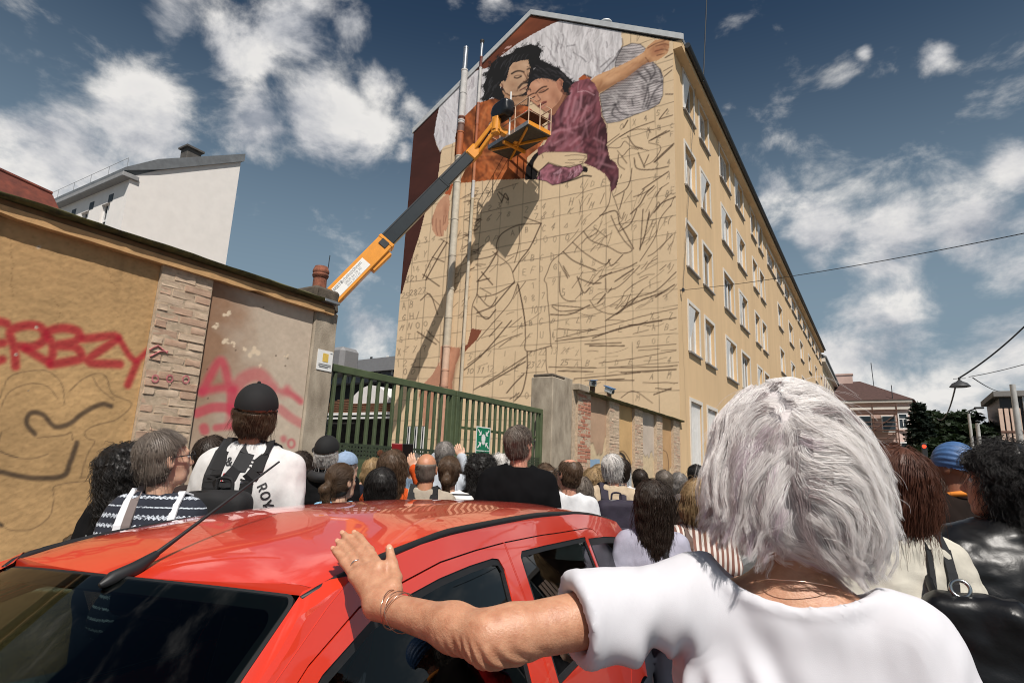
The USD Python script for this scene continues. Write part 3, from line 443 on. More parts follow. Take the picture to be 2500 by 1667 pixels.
# ------------------------------------------------------------------ the mural (flat paint on the gable)
def Q1(a, b): return 950+a/2.851, b/2.851
def Q2(a, b): return 950+a/2.613, 450+b/2.613
def QF(a, b): return 1150+a/3.92, 80+b/3.92
def mural():
    st = .028; nx, nz = int((XF-XL)/st), int((19.4-1.2)/st)
    v, f = grid((XL, YM, 1.2), (XF-XL-.003, 0, 0), (0, 0, 18.2), nx, nz)
    top = np.where(v[:, 0] < XR, ZE+.2+(v[:, 0]-XL)/(XR-XL)*(ZR-.1-ZE-.2), ZE+.3+(XF-v[:, 0])/(XF-XR)*(ZR-.1-ZE-.3))
    ok = v[:, 2] <= top+.02; f = f[ok[f].all(1)]; use = np.unique(f); idx = -np.ones(len(v), int); idx[use] = np.arange(len(use)); v, f = v[use], idx[f]
    SAND = (218, 191, 156); p = Painter(proj(v), SAND); X, Z = v[:, 0], v[:, 2]
    P2 = np.stack([X, Z, 0*X], 1); nz1 = meshkit.fbm(P2*1.3, 5, 2); nz2 = meshkit.fbm(P2*6, 4, 4); p.c *= (.93+.12*nz1)[:, None]
    ridg = lambda sx, sz, a, s, o=4: (lambda q: 1-abs(2*np.clip((q-.5)*2.6+.5, 0, 1)-1))(meshkit.fbm(np.stack([(X*math.cos(a)+Z*math.sin(a))*sx, (-X*math.sin(a)+Z*math.cos(a))*sz, 0*X], 1), o, s))
    # construction grid and letters
    g = np.random.default_rng(11); GC = (96, 82, 68)
    for x in np.arange(XL+.45, XF-.3, .86):
        zs = np.linspace(1.2, 17.5, 34); xs = x+np.cumsum(g.normal(0, .016, 34)); q = proj(np.stack([xs, 0*xs+YM, zs], 1)); k = 0
        while k < 33:
            n = int(g.integers(3, 9)); p.stroke(q[k:k+n], 1.7, GC, g.uniform(.45, .8), .7); k += n-1+(g.random() < .15)
    for z in np.arange(1.7, 17, .80):
        xs = np.linspace(XL, XF, 26); zs = z+np.cumsum(g.normal(0, .018, 26)); q = proj(np.stack([xs, 0*xs+YM, zs], 1)); k = 0
        while k < 25:
            n = int(g.integers(3, 8)); p.stroke(q[k:k+n], 1.7, GC, g.uniform(.45, .8), .7); k += n-1+(g.random() < .2)
    def word(fn, x, y, s, h=38, sc=2.613, col=(92, 80, 68), w=1.7):
        sl, hh_, al_ = g.uniform(-.5, 3), g.uniform(.8, 1.25), g.uniform(.5, .85)
        for k, ch in enumerate(s):
            for ln in GLYPH.get(ch, []): p.stroke([fn(x-12+k*24+a*h/8+(b-3)*sl+g.normal(0, 1.0), y+h*hh_*(.5-b/6)+g.normal(0, 1.0)) for a, b in ln], w, col, al_, .7)
    T2 = "190,375,2 237,355,3 287,345,4 175,465,8 232,445,Y 160,540,14 235,530,19 120,605,4 150,600,21 95,710,25 147,690,28 200,680,27 97,775,A 147,765,B 97,850,G 145,840,H 185,835,I 85,915,M 135,905,N 185,900,O 235,890,O 285,885,O 78,990,S 128,970,T 175,970,U 220,965,V 265,955,V 65,1070,X 110,1050,Z 165,1050,% 230,1045,? 60,1140,1 105,1140,2 160,1135,2 105,1195,0 155,1195,0 645,150,2 705,135,3 760,110,4 640,215,6 700,205,7 765,190,8 880,160,2 940,150,3 990,140,4 940,205,7 990,200,8 1050,190,4 1165,110,H 1230,100,1 1285,85,7 1160,170,K 1235,150,L 1295,135,M 630,350,O 685,345,P 790,310,A 880,290,B 990,280,C 1050,270,4 1135,260,^ 1250,240,% 935,360,O 1000,350,O 1060,350,O 1140,340,O 865,475,A 920,470,B 975,465,C 1045,460,D 865,560,E 920,545,F 975,540,D 1060,525,G 920,645,1 1050,620,9 870,735,9 920,725,8 985,710,7 1115,690,5 1230,690,A 1295,675,B 915,800,10 970,795,11 845,900,A 905,885,B 970,875,C 1050,870,D 1140,880,K 1215,865,L 1280,860,M 900,970,F 975,960,U 1050,965,4 1130,950,N 1210,945,O 1280,935,P 905,1075,21 970,1065,22 1040,1060,13 1115,1060,24 1200,1075,% 505,1190,10 575,1185,11 635,1175,12 740,1180,K 820,1170,E 520,1100,5 585,1090,6 640,1080,7 740,1080,I 895,1150,23 960,1145,27 1110,1135,25 1200,1145,A 1270,1140,B 1370,1140,C 1455,1135,D 1545,1130,E 1665,1120,1 1790,1120,4 1680,1225,A 1790,1215,M 880,1345,O 935,1335,P 815,1345,N 1010,1335,G 1590,1360,M 1560,660,E 1665,640,1 1680,730,5 1770,725,4 1790,400,Y 1790,520,4 1690,250,E 1770,240,F 1790,330,H 1570,280,? 1715,60,A 1810,40,E 1720,130,D 1310,500,B 1310,560,S 1230,490,A 1310,280,S 1380,300,8 1680,840,X 1800,840,Z 1690,910,A 1775,910,B 1590,925,1 1480,920,E 1590,1020,9 1690,1000,O 1780,990,C 1370,760,4 630,40,E 560,60,3 720,1265,D 640,1260,C"
    for t in T2.split(): a, b, s = t.split(','); word(Q2, float(a), float(b), s)
    for t in "1595,55,V 1670,820,4 1790,770,5 1880,760,2 1440,900,O 1560,860,X 1700,930,A 1800,910,B 1920,890,C 1690,980,V 1790,1030,E 1920,970,F 1780,1270,2 1890,1240,4 1760,1380,A 1890,1370,A 1880,1540,B".split(): a, b, s = t.split(','); word(QF, float(a), float(b), s, 52)
    for t in "870,1300,V 760,1300,F 1240,1290,4 1350,1285,L 1420,1280,D 1495,1270,E 700,1350,D".split(): a, b, s = t.split(','); word(Q1, float(a), float(b), s, 42)
    # sketch lines of the drapery
    BR = (64, 42, 30)
    LN = "1415,45 1400,130 1350,200 1240,300 1110,430 1040,490 1010,560 990,610 1005,640 1010,720 1020,820 1030,1000 1035,1040|1035,1030 880,1065 870,980 865,870 840,720 825,640|880,1065 880,1180 850,1320 800,1380|1000,1040 1005,1180 1030,1230|1240,300 1290,360 1400,400 1480,440 1550,420 1500,360 1450,280 1415,200|1345,200 1445,170 1470,250 1500,300 1560,410|1280,340 1330,300 1310,280 1390,340|1170,370 1250,440 1370,510 1410,480|1110,430 1180,490 1320,550|1080,490 1140,600 1110,520 1150,590|1090,560 1090,690 1130,740 1190,745|1200,590 1240,690 1280,660|1420,50 1450,130 1480,220 1500,180|1500,50 1470,160|1540,190 1600,130 1640,60 1690,10|1560,80 1620,60 1680,20|1470,300 1540,250 1580,160|1830,80 1740,120 1690,180|1800,130 1730,220 1700,330 1640,430 1600,490|1620,160 1610,300 1600,420|1660,180 1630,330 1600,410|1810,320 1700,430 1650,460|1580,500 1500,540 1340,590|1560,540 1440,620|1600,520 1480,640 1400,680|1830,560 1700,680 1560,730 1450,830|1740,690 1540,770 1380,870|1840,790 1620,840 1480,880 1280,930 1070,985|1830,850 1600,890 1330,960 1060,1000|1740,870 1500,910 1300,980|1280,740 1330,800 1440,830 1500,790 1540,700|1040,770 1240,790 1100,810 1040,780|1030,830 1150,830 1280,770|1080,920 1180,930 1300,930|1250,1020 1480,1010|1280,1030 1500,1030|1580,1040 1830,1020|1020,1165 1320,1170|1080,1190 1300,1195|1340,1140 1560,1110 1830,1060|1400,1170 1700,1165 1840,1155|1480,1200 1830,1180|1250,1250 1500,1240|1180,1240 1400,1220 1600,1200|1390,1250 1560,1250|1620,1265 1840,1265|1700,1300 1800,1310|1690,1340 1800,1300|1480,1360 1540,1320 1590,1330 1680,1395|690,430 650,460 560,480|690,430 640,520 570,610|660,430 740,490 780,540 800,620|690,430 685,390 700,340 740,300 830,260 970,250|970,250 900,400 840,480 790,560|830,270 830,380 800,500|860,210 970,250|800,620 700,740 660,780 560,820|570,610 560,700 530,780 525,920|560,700 640,780 690,720|540,780 620,860 680,800|820,630 780,740 700,840 560,1000|820,640 850,760 870,900|470,1190 600,1080 780,870|500,1150 700,1010 850,950|540,1310 640,1250 870,1100|590,1290 870,1130|700,1040 780,980|640,970 720,880|750,1330 800,1270 860,1210|770,1370 830,1330|350,360 270,480 215,600|370,370 300,490 235,610|330,350 380,380|275,465 350,495|215,575 320,650|240,690 320,770|200,740 260,700 310,830|180,940 300,1020|240,930 320,1010|150,1165 320,1170|560,620 640,600|580,660 650,700|570,720 680,700 800,630|590,560 660,640|560,840 640,850|1300,640 1350,600 1420,560|1380,700 1330,760|1380,600 1390,690 1420,660|1490,450 1420,520 1400,480|1210,600 1290,630 1350,630|1650,590 1560,640 1500,690|1620,670 1540,760 1480,780|1820,640 1700,720|1740,20 1700,80|1100,1250 1030,1270|700,50 760,100 740,60 720,110|690,60 720,120"
    for k, ln in enumerate(LN.split('|')): p.stroke(smooth_line([Q2(*map(float, t.split(','))) for t in ln.split()], 5), 2.1+.6*(k % 3), BR, .82, .7)
    LF = "1310,1085 1420,1000 1560,930 1750,930|1420,1000 1560,920 1750,850|1500,990 1560,1080 1640,1110|1310,1100 1420,1100 1470,1040 1540,1090 1700,1130|1700,1040 1870,940|1720,1030 1900,940|1700,1055 1800,1080 1810,1130 1740,1230 1650,1280|1940,1060 1840,1150 1750,1240|1930,1080 1760,1240|1400,1130 1450,1180 1520,1110 1600,1120|1410,1170 1410,1260 1470,1310|1560,1200 1590,1300 1740,1310 1890,1280|1440,1360 1430,1390|1540,1300 1520,1420 1480,1500 1370,1568|1890,1330 1740,1430 1640,1500|1660,1500 1600,1568|1800,830 1880,730|1500,840 1460,910|1690,910 1720,960|1930,790 1800,830|1860,590 1930,590|1930,320 1840,370|1920,360 1850,420|1930,200 1860,240|1300,1060 1420,970|1440,1180 1490,1250|1600,1150 1660,1290|1890,1440 1800,1500|1700,1170 1660,1260"
    for k, ln in enumerate(LF.split('|')): p.stroke(smooth_line([QF(*map(float, t.split(','))) for t in ln.split()], 5), 2.0+.6*(k % 3), BR, .82, .7)
    for k in range(150):   # the drapery's many short strokes: steep to the right, flat towards the ground
        if k < 95: x, y = g.uniform(1130, 1830), g.uniform(60, 820); a = .45+.75*(1-y/900)+g.normal(0, .22)
        elif k < 128: x, y = g.uniform(1040, 1830), g.uniform(820, 1330); a = .08+g.normal(0, .10)
        else: x, y = g.uniform(560, 860), g.uniform(430, 1250); a = g.uniform(.3, 1.2)
        L = g.uniform(40, 150); d = g.normal(0, .25); q = [(x, y), (x+L*.5*math.cos(a), y-L*.5*math.sin(a)), (x+L*.5*math.cos(a)+L*.5*math.cos(a+d), y-L*.5*math.sin(a)-L*.5*math.sin(a+d))]
        if q[-1][0] < 1835: p.stroke(smooth_line(tr(Q2, q)), g.uniform(1.2, 2.2), BR, g.uniform(.45, .8), .7)
    for _ in range(46):  # hatching between the pipes and on the trouser
        x, y = g.uniform(470, 560), g.uniform(20, 560); a = g.uniform(-.5, .9); L = g.uniform(20, 60); p.stroke([Q2(x, y), Q2(x+L*math.cos(a), y-L*math.sin(a))], 2.2, BR, .75, .8)
    for _ in range(30):
        x, y = g.uniform(380, 500), g.uniform(330, 900); a = g.uniform(.3, 1.4); L = g.uniform(20, 60); p.stroke([Q2(x, y), Q2(x+L*math.cos(a), y-L*math.sin(a))], 1.8, BR, .6, .8)
    # dark ground behind the bed
    dk = np.clip(.55+.9*meshkit.fbm(P2*np.array([.7, 1.6, 1]), 5, 6), .5, 1.25); warm = np.clip((700-p.P[:, 1])/700, 0, 1)
    br = tr(Q1, [(0,1500),(100,880),(160,840),(500,500),(990,30),(1300,80),(1240,130),(1150,165),(1000,240),(880,320),(760,410),(700,475),(640,490),(500,520),(365,690),(335,830),(318,960),(330,1010),(355,1060),(368,1020),(345,1200),(330,1300)])+tr(Q2, [(235,160),(195,320),(125,540),(80,700),(60,700),(0,600)])
    i = p.poly(br, (64, 32, 26), 1, dk); t = np.clip((250-p.P[i, 1])/170, 0, 1)[:, None]; p.c[i] = p.c[i]*(1-.75*t)+(lin((124, 64, 38))*dk[i][:, None]**1.5)*.75*t
    for q in ([(800,345),(820,325),(860,318),(840,335)], [(775,378),(800,362),(830,350)]): p.poly(tr(Q1, q), (190, 150, 140))
    # bedding
    st1 = ridg(5.0, .8, .08, 21); st2 = ridg(9, 1.2, -.12, 22, 3); wh = np.clip(.74+.26*st1+.10*st2, .4, 1.1)
    p.poly(tr(Q1, [(640,490),(700,470),(760,405),(900,300),(1000,240),(1150,160),(1250,125),(1330,128),(1420,140),(1610,178),(1622,290),(1608,400),(1575,460),(1490,530),(1400,590),(1300,600),(1100,700),(700,720),(620,800),(600,760)]), (214, 208, 208), 1, wh)
    p.poly(tr(Q1, [(355,1058),(330,1005),(313,940),(330,830),(360,700),(500,560),(560,505),(700,470),(690,560),(650,700),(610,790),(520,900),(480,980),(440,1000),(380,1022)]), (208, 204, 206), 1, np.clip(wh+.08, .5, 1.05))
    LG, DG = (112, 104, 108), (66, 60, 64)
    for _ in range(70):
        x, y = g.uniform(640, 1420), g.uniform(20, 380); d = g.uniform(-.35, .25); L = g.uniform(30, 110); q = tr(QF, [(x, y), (x+d*L*.5+g.normal(0, 5), y+L*.5), (x+d*L, y+L)])
        if shapely.contains_xy(Polygon(tr(Q1, [(760,405),(1000,240),(1250,125),(1610,178),(1600,400),(1490,530),(1200,560)])), *q[1]): p.stroke(smooth_line(q), g.uniform(1.2, 3.2), LG if g.random() < .6 else (232, 228, 228), g.uniform(.3, .6), 1.2)
    for q in ([(860,150),(885,60),(880,20)], [(980,190),(1060,240),(1100,280)], [(1440,150),(1400,230),(1330,300),(1260,380)], [(1420,170),(1360,280)], [(1240,330),(1330,250)], [(920,130),(990,120)], [(870,260),(890,320)], [(1445,60),(1450,130),(1400,200)]): p.stroke(smooth_line(tr(QF, q)), 3.4, DG, .65, 1.4)
    for q in ([(340,410),(420,400),(500,440)],): pass
    for k in range(5): p.stroke(tr(Q1, [(490, 812+k*9), (600, 800+k*8)]), 2.0, (120, 70, 50) if k % 2 == 0 else (230, 224, 220), .8, .6)
    sp = tr(QF, [(1380,290),(1400,230),(1450,140),(1540,103),(1620,112),(1665,150),(1700,250),(1750,290),(1810,350),(1840,430),(1835,600),(1800,680),(1700,740),(1560,790),(1420,850),(1300,870),(1260,800),(1240,650),(1230,590),(1390,490)])
    p.poly(sp, (196, 186, 184), 1, np.clip(.62+.42*ridg(1.6, 1.6, .7, 25), .4, 1.05)); spg = Polygon(sp)
    for k in range(30):
        y = 130+k*25; q = smooth_line(tr(QF, [(1230, y+30), (1400, y+8+g.normal(0, 4)), (1560, y+g.normal(0, 5)), (1700, y-30), (1830, y-70+g.normal(0, 6))]))
        gi = LineString(q).intersection(spg)
        for ln in getattr(gi, 'geoms', [gi]):
            if ln.geom_type == 'LineString' and ln.length > 5: p.stroke(np.array(ln.coords), 1.9, DG, .8, .7)
    for q in ([(1590,370),(1640,430),(1690,510),(1640,720)], [(1690,510),(1760,470),(1830,470)], [(1690,520),(1700,620),(1660,730)], [(1660,340),(1720,420),(1700,500)], [(1740,300),(1760,380),(1720,450)], [(1820,500),(1760,560),(1730,620),(1690,720)], [(1380,690),(1420,760),(1500,790)], [(1250,760),(1330,720),(1420,660)], [(1380,690),(1350,780),(1420,830)], [(1540,640),(1550,700)], [(1810,360),(1830,480)]): p.stroke(smooth_line(tr(QF, q)), 4.2, (58, 52, 56), .75, 2)
    for x, y, rx, ry in ((1650,560,40,110), (1290,700,60,50), (1600,400,60,30), (1340,610,60,40), (1760,650,30,60)): a, b = QF(x, y); p.blob(a, b, rx/3.9, ry/3.9, (70, 62, 66), .6)
    p.stroke(sp+sp[:1], 2.2, (48, 42, 44), .7, .8)
    # outstretched arm
    arm = tr(QF, [(1130,470),(1190,420),(1260,385),(1400,330),(1560,250),(1650,190),(1690,130),(1760,75),(1850,50),(1915,38),(1925,70),(1892,90),(1900,130),(1882,195),(1840,232),(1780,270),(1690,290),(1640,312),(1480,440),(1380,490),(1300,540),(1220,582),(1190,540)])
    p.poly(arm, (196, 146, 106), 1, .9+.2*nz2)
    sh = smooth_line(tr(QF, [(1210,560),(1300,520),(1380,480),(1480,428),(1640,302),(1700,280)])); p.stroke(sh, 15, (112, 70, 48), .55, 6); p.stroke(smooth_line(tr(QF, [(1190,440),(1400,350),(1560,268),(1640,215)])), 8, (222, 176, 134), .5, 4)
    for x, y, rx, ry, c, al in ((1340,440,110,50,(226,180,140),.5), (1240,500,70,70,(126,78,52),.5), (1780,170,90,80,(150,84,62),.75), (1850,130,60,70,(122,62,46),.6), (1560,330,80,30,(206,158,120),.5)): a, b = QF(x, y); p.blob(a, b, rx/3.9, ry/3.9, c, al, -.5)
    for q in ([(1690,150),(1760,110),(1860,75)], [(1770,130),(1850,110),(1890,120)], [(1760,180),(1840,160),(1880,170)], [(1780,220),(1850,200)], [(1670,240),(1700,280)], [(1880,60),(1915,52)]): p.stroke(smooth_line(tr(QF, q)), 2.6, (84, 42, 30), .75, 1)
    # orange shirt
    of = np.clip(.42+.85*ridg(1.5, .75, .5, 31)+.5*(nz2-.5), .3, 1.35)
    osh = tr(QF, [(-130,900),(-60,800),(0,740),(60,680),(200,630),(320,640),(390,690),(520,680),(560,720),(620,820),(700,900),(720,1000),(640,1110),(540,1190),(520,1400),(180,1410),(20,1430),(-115,1440),(-60,1320),(-40,1230),(-120,1200),(-160,1180),(-150,1000)])
    p.poly(osh, (170, 92, 48), 1, of)
    for q in ([(120,690),(60,800),(20,920),(0,1050)], [(200,640),(260,700),(340,730)], [(100,760),(160,800),(140,900),(200,1000)], [(-80,860),(-60,960),(-100,1080)], [(0,1150),(120,1130),(260,1120)], [(60,1230),(200,1215),(400,1230)], [(150,1260),(140,1340),(60,1400)], [(400,1240),(440,1300),(430,1390)], [(230,800),(200,900),(240,1020)]): p.stroke(smooth_line(tr(QF, q)), 5, (96, 46, 26), .6, 2.4)
    for q in ([(150,720),(110,820),(90,920)], [(30,900),(40,1020)], [(-90,900),(-110,1000)], [(100,1170),(250,1160)], [(300,700),(280,760)], [(180,1320),(330,1330)]): p.stroke(smooth_line(tr(QF, q)), 5, (214, 134, 82), .5, 2.6)
    p.poly(tr(Q1, [(445,1285),(425,1360),(385,1352),(400,1300),(430,1255)]), (170, 84, 48)); p.poly(tr(QF, [(1020,450),(1080,400),(1150,430),(1130,470),(1080,470)]), (168, 86, 46)); p.stroke(tr(QF, [(1085,402),(1150,430)]), 4, (40, 26, 20), .8)
    # purple shirt
    PS = tr(QF, [(880,590),(960,490),(1020,462),(1120,440),(1180,480),(1220,570),(1240,700),(1250,800),(1290,880),(1305,980),(1300,1080),(1330,1210),(1380,1240),(1410,1300),(1410,1400),(1390,1480),(1340,1525),(1330,1430),(1280,1350),(1180,1290),(1080,1250),(1112,1200),(1110,1160),(1000,1140),(850,1140),(700,1140),(630,1185),(640,1100),(700,1070),(740,1000),(730,870),(750,760),(800,780),(850,680)])
    pf = ridg(1.9, 1.0, -.5, 41); p.poly(PS, (132, 76, 84), 1, np.clip(.40+.85*pf+.5*(nz2-.5), .3, 1.4))
    for q in ([(1190,560),(1180,720),(1100,900),(1060,1080)], [(1290,900),(1200,1000),(1080,1120)], [(1100,1050),(1180,1100),(1300,1100)], [(1080,1130),(1200,1190),(1320,1240)], [(1300,1330),(1350,1400),(1345,1500)], [(760,800),(800,860),(790,900)], [(860,700),(860,880)], [(900,600),(880,720),(860,860),(900,900)], [(740,960),(850,900),(900,890)], [(1260,830),(1180,900),(1150,1000)]): p.stroke(smooth_line(tr(QF, q)), 7, (62, 30, 38), .65, 3.2)
    for q in ([(960,560),(930,700),(900,800)], [(1060,560),(1040,720),(980,850)], [(1000,620),(960,800)], [(1110,700),(1050,850)], [(780,960),(880,930),(980,960)], [(800,1060),(900,1010)], [(950,1080),(1040,1000)], [(1180,1010),(1270,1060)], [(1240,1250),(1370,1290)], [(760,1040),(770,1080)], [(920,930),(1020,900)], [(1130,520),(1160,560)]): p.stroke(smooth_line(tr(QF, q)), 5, (196, 140, 148), .55, 2.4)
    p.stroke(smooth_line(tr(QF, [(1020,570),(1100,560),(1180,600)])), 1.6, (214, 168, 172), .8, .6); p.stroke(tr(QF, [(1020,570),(1030,480)]), 1.4, (200, 150, 156), .6, .6); i = p.mask(PS); t = np.clip((p.P[i, 0]-1415)/60+(p.P[i, 1]-330)/260, 0, 1)[:, None]; p.c[i] *= 1-.35*t
    lo = tr(QF, [(625,1402),(660,1320),(740,1250),(830,1280),(950,1290),(1050,1260),(1078,1310),(1030,1370),(950,1410),(870,1440),(780,1460),(720,1422)])
    p.poly(lo, (158, 100, 112), 1, np.clip(.45+.8*ridg(2.4, 2.4, .9, 44), .35, 1.4)); p.stroke(lo+lo[:1], 2.4, (30, 18, 20), .85, .8)
    p.poly(tr(QF, [(515,1410),(530,1280),(600,1170),(640,1140),(640,1185),(590,1285),(640,1330),(625,1405)]), (20, 16, 16)); p.poly(tr(QF, [(1075,1270),(1120,1300),(1110,1340),(1070,1330)]), (24, 18, 18)); p.stroke(smooth_line(tr(QF, [(870,1440),(1000,1400),(1080,1370),(1150,1375)])), 4, (24, 16, 16), .9, 1)
    hd = tr(QF, [(590,1290),(600,1240),(640,1180),(700,1145),(850,1142),(1000,1142),(1110,1162),(1112,1212),(1080,1250),(1030,1260),(880,1285),(800,1260),(740,1240),(690,1290),(640,1332)])
    p.poly(hd, SAND, 1, .95+.1*nz1); p.stroke(hd+hd[:1], 1.6, BR, .8, .6)
    for q in ([(900,1180),(1000,1170),(1100,1180)], [(930,1220),(1020,1215),(1100,1215)], [(1080,1180),(1100,1190),(1080,1205)], [(1040,1240),(1075,1230),(1060,1252)], [(900,1245),(990,1250)], [(680,1170),(690,1200)]): p.stroke(smooth_line(tr(QF, q)), 1.6, BR, .8, .6)
    def folds(q, n, dark, light, a0, seed, L=(14, 34), wd=(2.5, 6), al=.5, turn=1.6, minus=()):
        gg = np.random.default_rng(seed); pg = Polygon(q).buffer(0).difference(unary_union([Polygon(m).buffer(1) for m in minus])).buffer(-2); x0, y0, x1, y1 = pg.bounds; k = 0
        while k < n:
            x, y = gg.uniform(x0, x1), gg.uniform(y0, y1)
            if not shapely.contains_xy(pg, x, y): continue
            k += 1; a = a0+turn*(float(meshkit.fbm(np.array([[x/70, y/70, seed]]), 3, seed)[0])-.5)*4; ln = [(x, y)]; d = gg.normal(0, .12)
            for _ in range(4): a += d; ln.append((ln[-1][0]+math.cos(a)*gg.uniform(*L)/4, ln[-1][1]+math.sin(a)*gg.uniform(*L)/4))
            gi = LineString(smooth_line(ln, 4)).intersection(pg)
            for g1 in getattr(gi, 'geoms', [gi]):
                if g1.geom_type == 'LineString' and g1.length > 2: w1 = gg.uniform(*wd); p.stroke(np.array(g1.coords), w1, dark if gg.random() < .55 else light, al*gg.uniform(.6, 1.1), w1*.35)
    folds(osh, 80, (100, 48, 26), (200, 118, 70), 1.2, 3, (18, 44), (3, 8), .32, .7); folds(PS, 100, (78, 38, 46), (180, 124, 134), 1.9, 4, (18, 44), (3, 8), .30, .7); folds(lo, 40, (70, 36, 44), (206, 158, 170), .6, 5, (8, 18), (2, 4))
    bed = tr(Q1, [(640,490),(700,470),(760,405),(900,300),(1000,240),(1150,160),(1250,125),(1330,128),(1420,140),(1610,178),(1622,290),(1608,400),(1575,460),(1490,530),(1330,560),(1200,450),(1080,400),(1060,330),(900,315),(720,430),(670,560)])
    folds(bed, 120, (140, 130, 132), (238, 234, 234), 1.45, 6, (14, 44), (1.5, 4), .38, .5, [PS, osh, arm, sp]); folds(tr(Q1, [(355,1058),(330,1005),(313,940),(330,830),(360,700),(500,560),(560,505),(690,480),(650,700),(610,790),(520,900),(480,980),(380,1022)]), 50, (150, 142, 146), (230, 226, 226), 1.3, 7, (14, 40), (1.5, 4), .45, .8, [osh])
    folds(sp, 70, (70, 62, 66), (220, 212, 208), .3, 8, (10, 26), (2, 5), .35, .8, [arm, PS])
    folds(arm, 40, (150, 98, 66), (216, 170, 128), -.6, 9, (14, 30), (3, 5), .16, .3)
    # heads
    SK = lambda q, c: p.poly(tr(QF, q), c, 1, .92+.16*nz2)
    hair1 = [(108,640),(130,560),(112,520),(150,430),(128,400),(180,350),(190,300),(260,240),(330,220),(400,190),(430,150),(520,130),(570,110),(640,130),(678,165),(655,230),(672,280),(640,320),(600,345),(560,320),(548,262),(480,268),(400,292),(370,330),(352,400),(335,462),(300,455),(275,500),(290,560),(322,600),(312,655),(270,650),(200,620),(150,655)]
    p.poly(tr(QF, [(285,440),(420,300),(560,250),(600,340),(575,600),(560,710),(320,665),(285,600)]), (40, 32, 30)); p.poly(tr(QF, [(540,560),(560,440),(700,300),(900,400),(960,500),(930,600),(860,690),(790,792),(750,780)]), (110, 70, 54))
    SK([(300,550),(340,590),(400,620),(470,610),(540,600),(540,690),(440,690),(380,694),(315,650)], (176, 134, 102))
    SK([(330,330),(390,265),(480,235),(565,235),(572,310),(560,370),(552,430),(536,500),(525,565),(490,592),(440,605),(380,602),(330,572),(305,520),(278,520),(276,480),(310,460),(330,470)], (190, 152, 122))
    for x, y, rx, ry, c, a in ((400,500,70,60,(150,108,82),.6), (520,310,45,40,(214,178,148),.55), (420,330,40,40,(160,120,92),.5), (500,420,26,26,(218,182,150),.55), (430,560,80,30,(132,100,80),.6), (540,400,16,60,(120,82,62),.55), (300,505,16,30,(120,70,52),.6), (350,420,30,70,(150,108,84),.5), (430,640,90,24,(120,84,62),.6)): a_, b_ = QF(x, y); p.blob(a_, b_, rx/3.9, ry/3.9, c, a)
    for q, w, c in (([(388,395),(430,372),(470,368),(505,378)], 3.4, (36,26,22)), ([(415,432),(445,436),(482,418)], 2.8, (40,26,22)), ([(412,420),(445,410),(480,410)], 1.4, (80,54,42)), ([(538,352),(560,345)], 3, (40,28,24)), ([(505,385),(530,430),(540,452),(512,468)], 2.2, (110,72,52)), ([(500,468),(530,474)], 2, (70,42,32)), ([(455,530),(490,490),(530,478)], 4.2, (58,42,36)), ([(470,552),(510,530),(528,520)], 2.4, (104,54,46)), ([(330,580),(390,608),(470,604)], 2.4, (96,64,46)), ([(450,520),(440,560)], 1.6, (110,78,58)), ([(288,490),(300,505),(300,530)], 1.8, (90,50,38))): p.stroke(smooth_line(tr(QF, q)), w*1.25, c, .92, .9)
    a_, b_ = QF(490, 600); p.blob(a_, b_, 12, 7, (40, 30, 26), .85)
    p.poly(tr(QF, hair1), (22, 21, 22))
    for k in range(150):
        h = hair1[int(g.integers(len(hair1)-14))]; a = g.uniform(0, 6.3); L = g.uniform(14, 34); x, y = h[0]+g.normal(0, 10), h[1]+g.normal(0, 10)
        p.stroke(smooth_line(tr(QF, [(x, y), (x+L*.6*math.cos(a), y+L*.6*math.sin(a)), (x+L*math.cos(a+.9), y+L*math.sin(a+.9))])), 1.5, (20, 19, 20), .85, .7)
    for k in range(70):
        x, y = g.uniform(150, 600), g.uniform(160, 600); q = tr(QF, [(x, y), (x-20, y+25), (x-30, y+55)])
        if shapely.contains_xy(Polygon(tr(QF, hair1)), *q[1]): p.stroke(smooth_line(q), 1.3, (70, 68, 72), .5, .8)
    SK([(750,760),(850,640),(880,590),(905,600),(860,690),(800,782),(765,792)], (150, 100, 76))
    SK([(535,590),(530,520),(570,440),(640,420),(720,415),(810,445),(835,540),(880,585),(852,645),(812,695),(760,742),(722,762),(670,732),(620,692),(570,652)], (196, 142, 112))
    SK([(815,470),(850,435),(882,460),(880,520),(850,560),(825,520)], (180, 122, 96))
    for x, y, rx, ry, c, a in ((790,600,60,90,(158,104,80),.65), (640,500,70,40,(222,172,142),.6), (655,625,22,30,(226,178,150),.6), (730,620,50,40,(216,162,132),.5), (600,560,36,34,(168,116,92),.5), (720,730,60,26,(150,98,76),.6), (690,555,40,22,(160,106,84),.5), (855,490,10,26,(112,64,50),.6), (830,650,36,60,(130,82,64),.6)): a_, b_ = QF(x, y); p.blob(a_, b_, rx/3.9, ry/3.9, c, a)
    for q, w, c in (([(618,582),(650,548),(690,522),(722,516)], 3.0, (58,36,28)), ([(650,575),(690,568),(738,538)], 2.6, (46,26,22)), ([(660,562),(700,546)], 1.4, (112,72,56)), ([(560,632),(585,628),(610,612)], 2.4, (52,30,24)), ([(548,608),(580,590),(604,582)], 2.6, (70,44,34)), ([(632,590),(650,620),(664,640),(640,658),(618,655)], 2.2, (120,76,58)), ([(645,705),(672,690),(690,672),(716,664)], 4.4, (118,58,54)), ([(650,700),(690,684),(714,668)], 1.6, (64,28,26)), ([(670,722),(700,706),(716,690)], 2.6, (176,112,100)), ([(570,652),(620,692),(670,732),(722,762),(760,742)], 1.8, (96,56,42)), ([(845,455),(868,470),(866,510)], 1.8, (96,52,40))): p.stroke(smooth_line(tr(QF, q)), w*1.25, c, .92, .9)
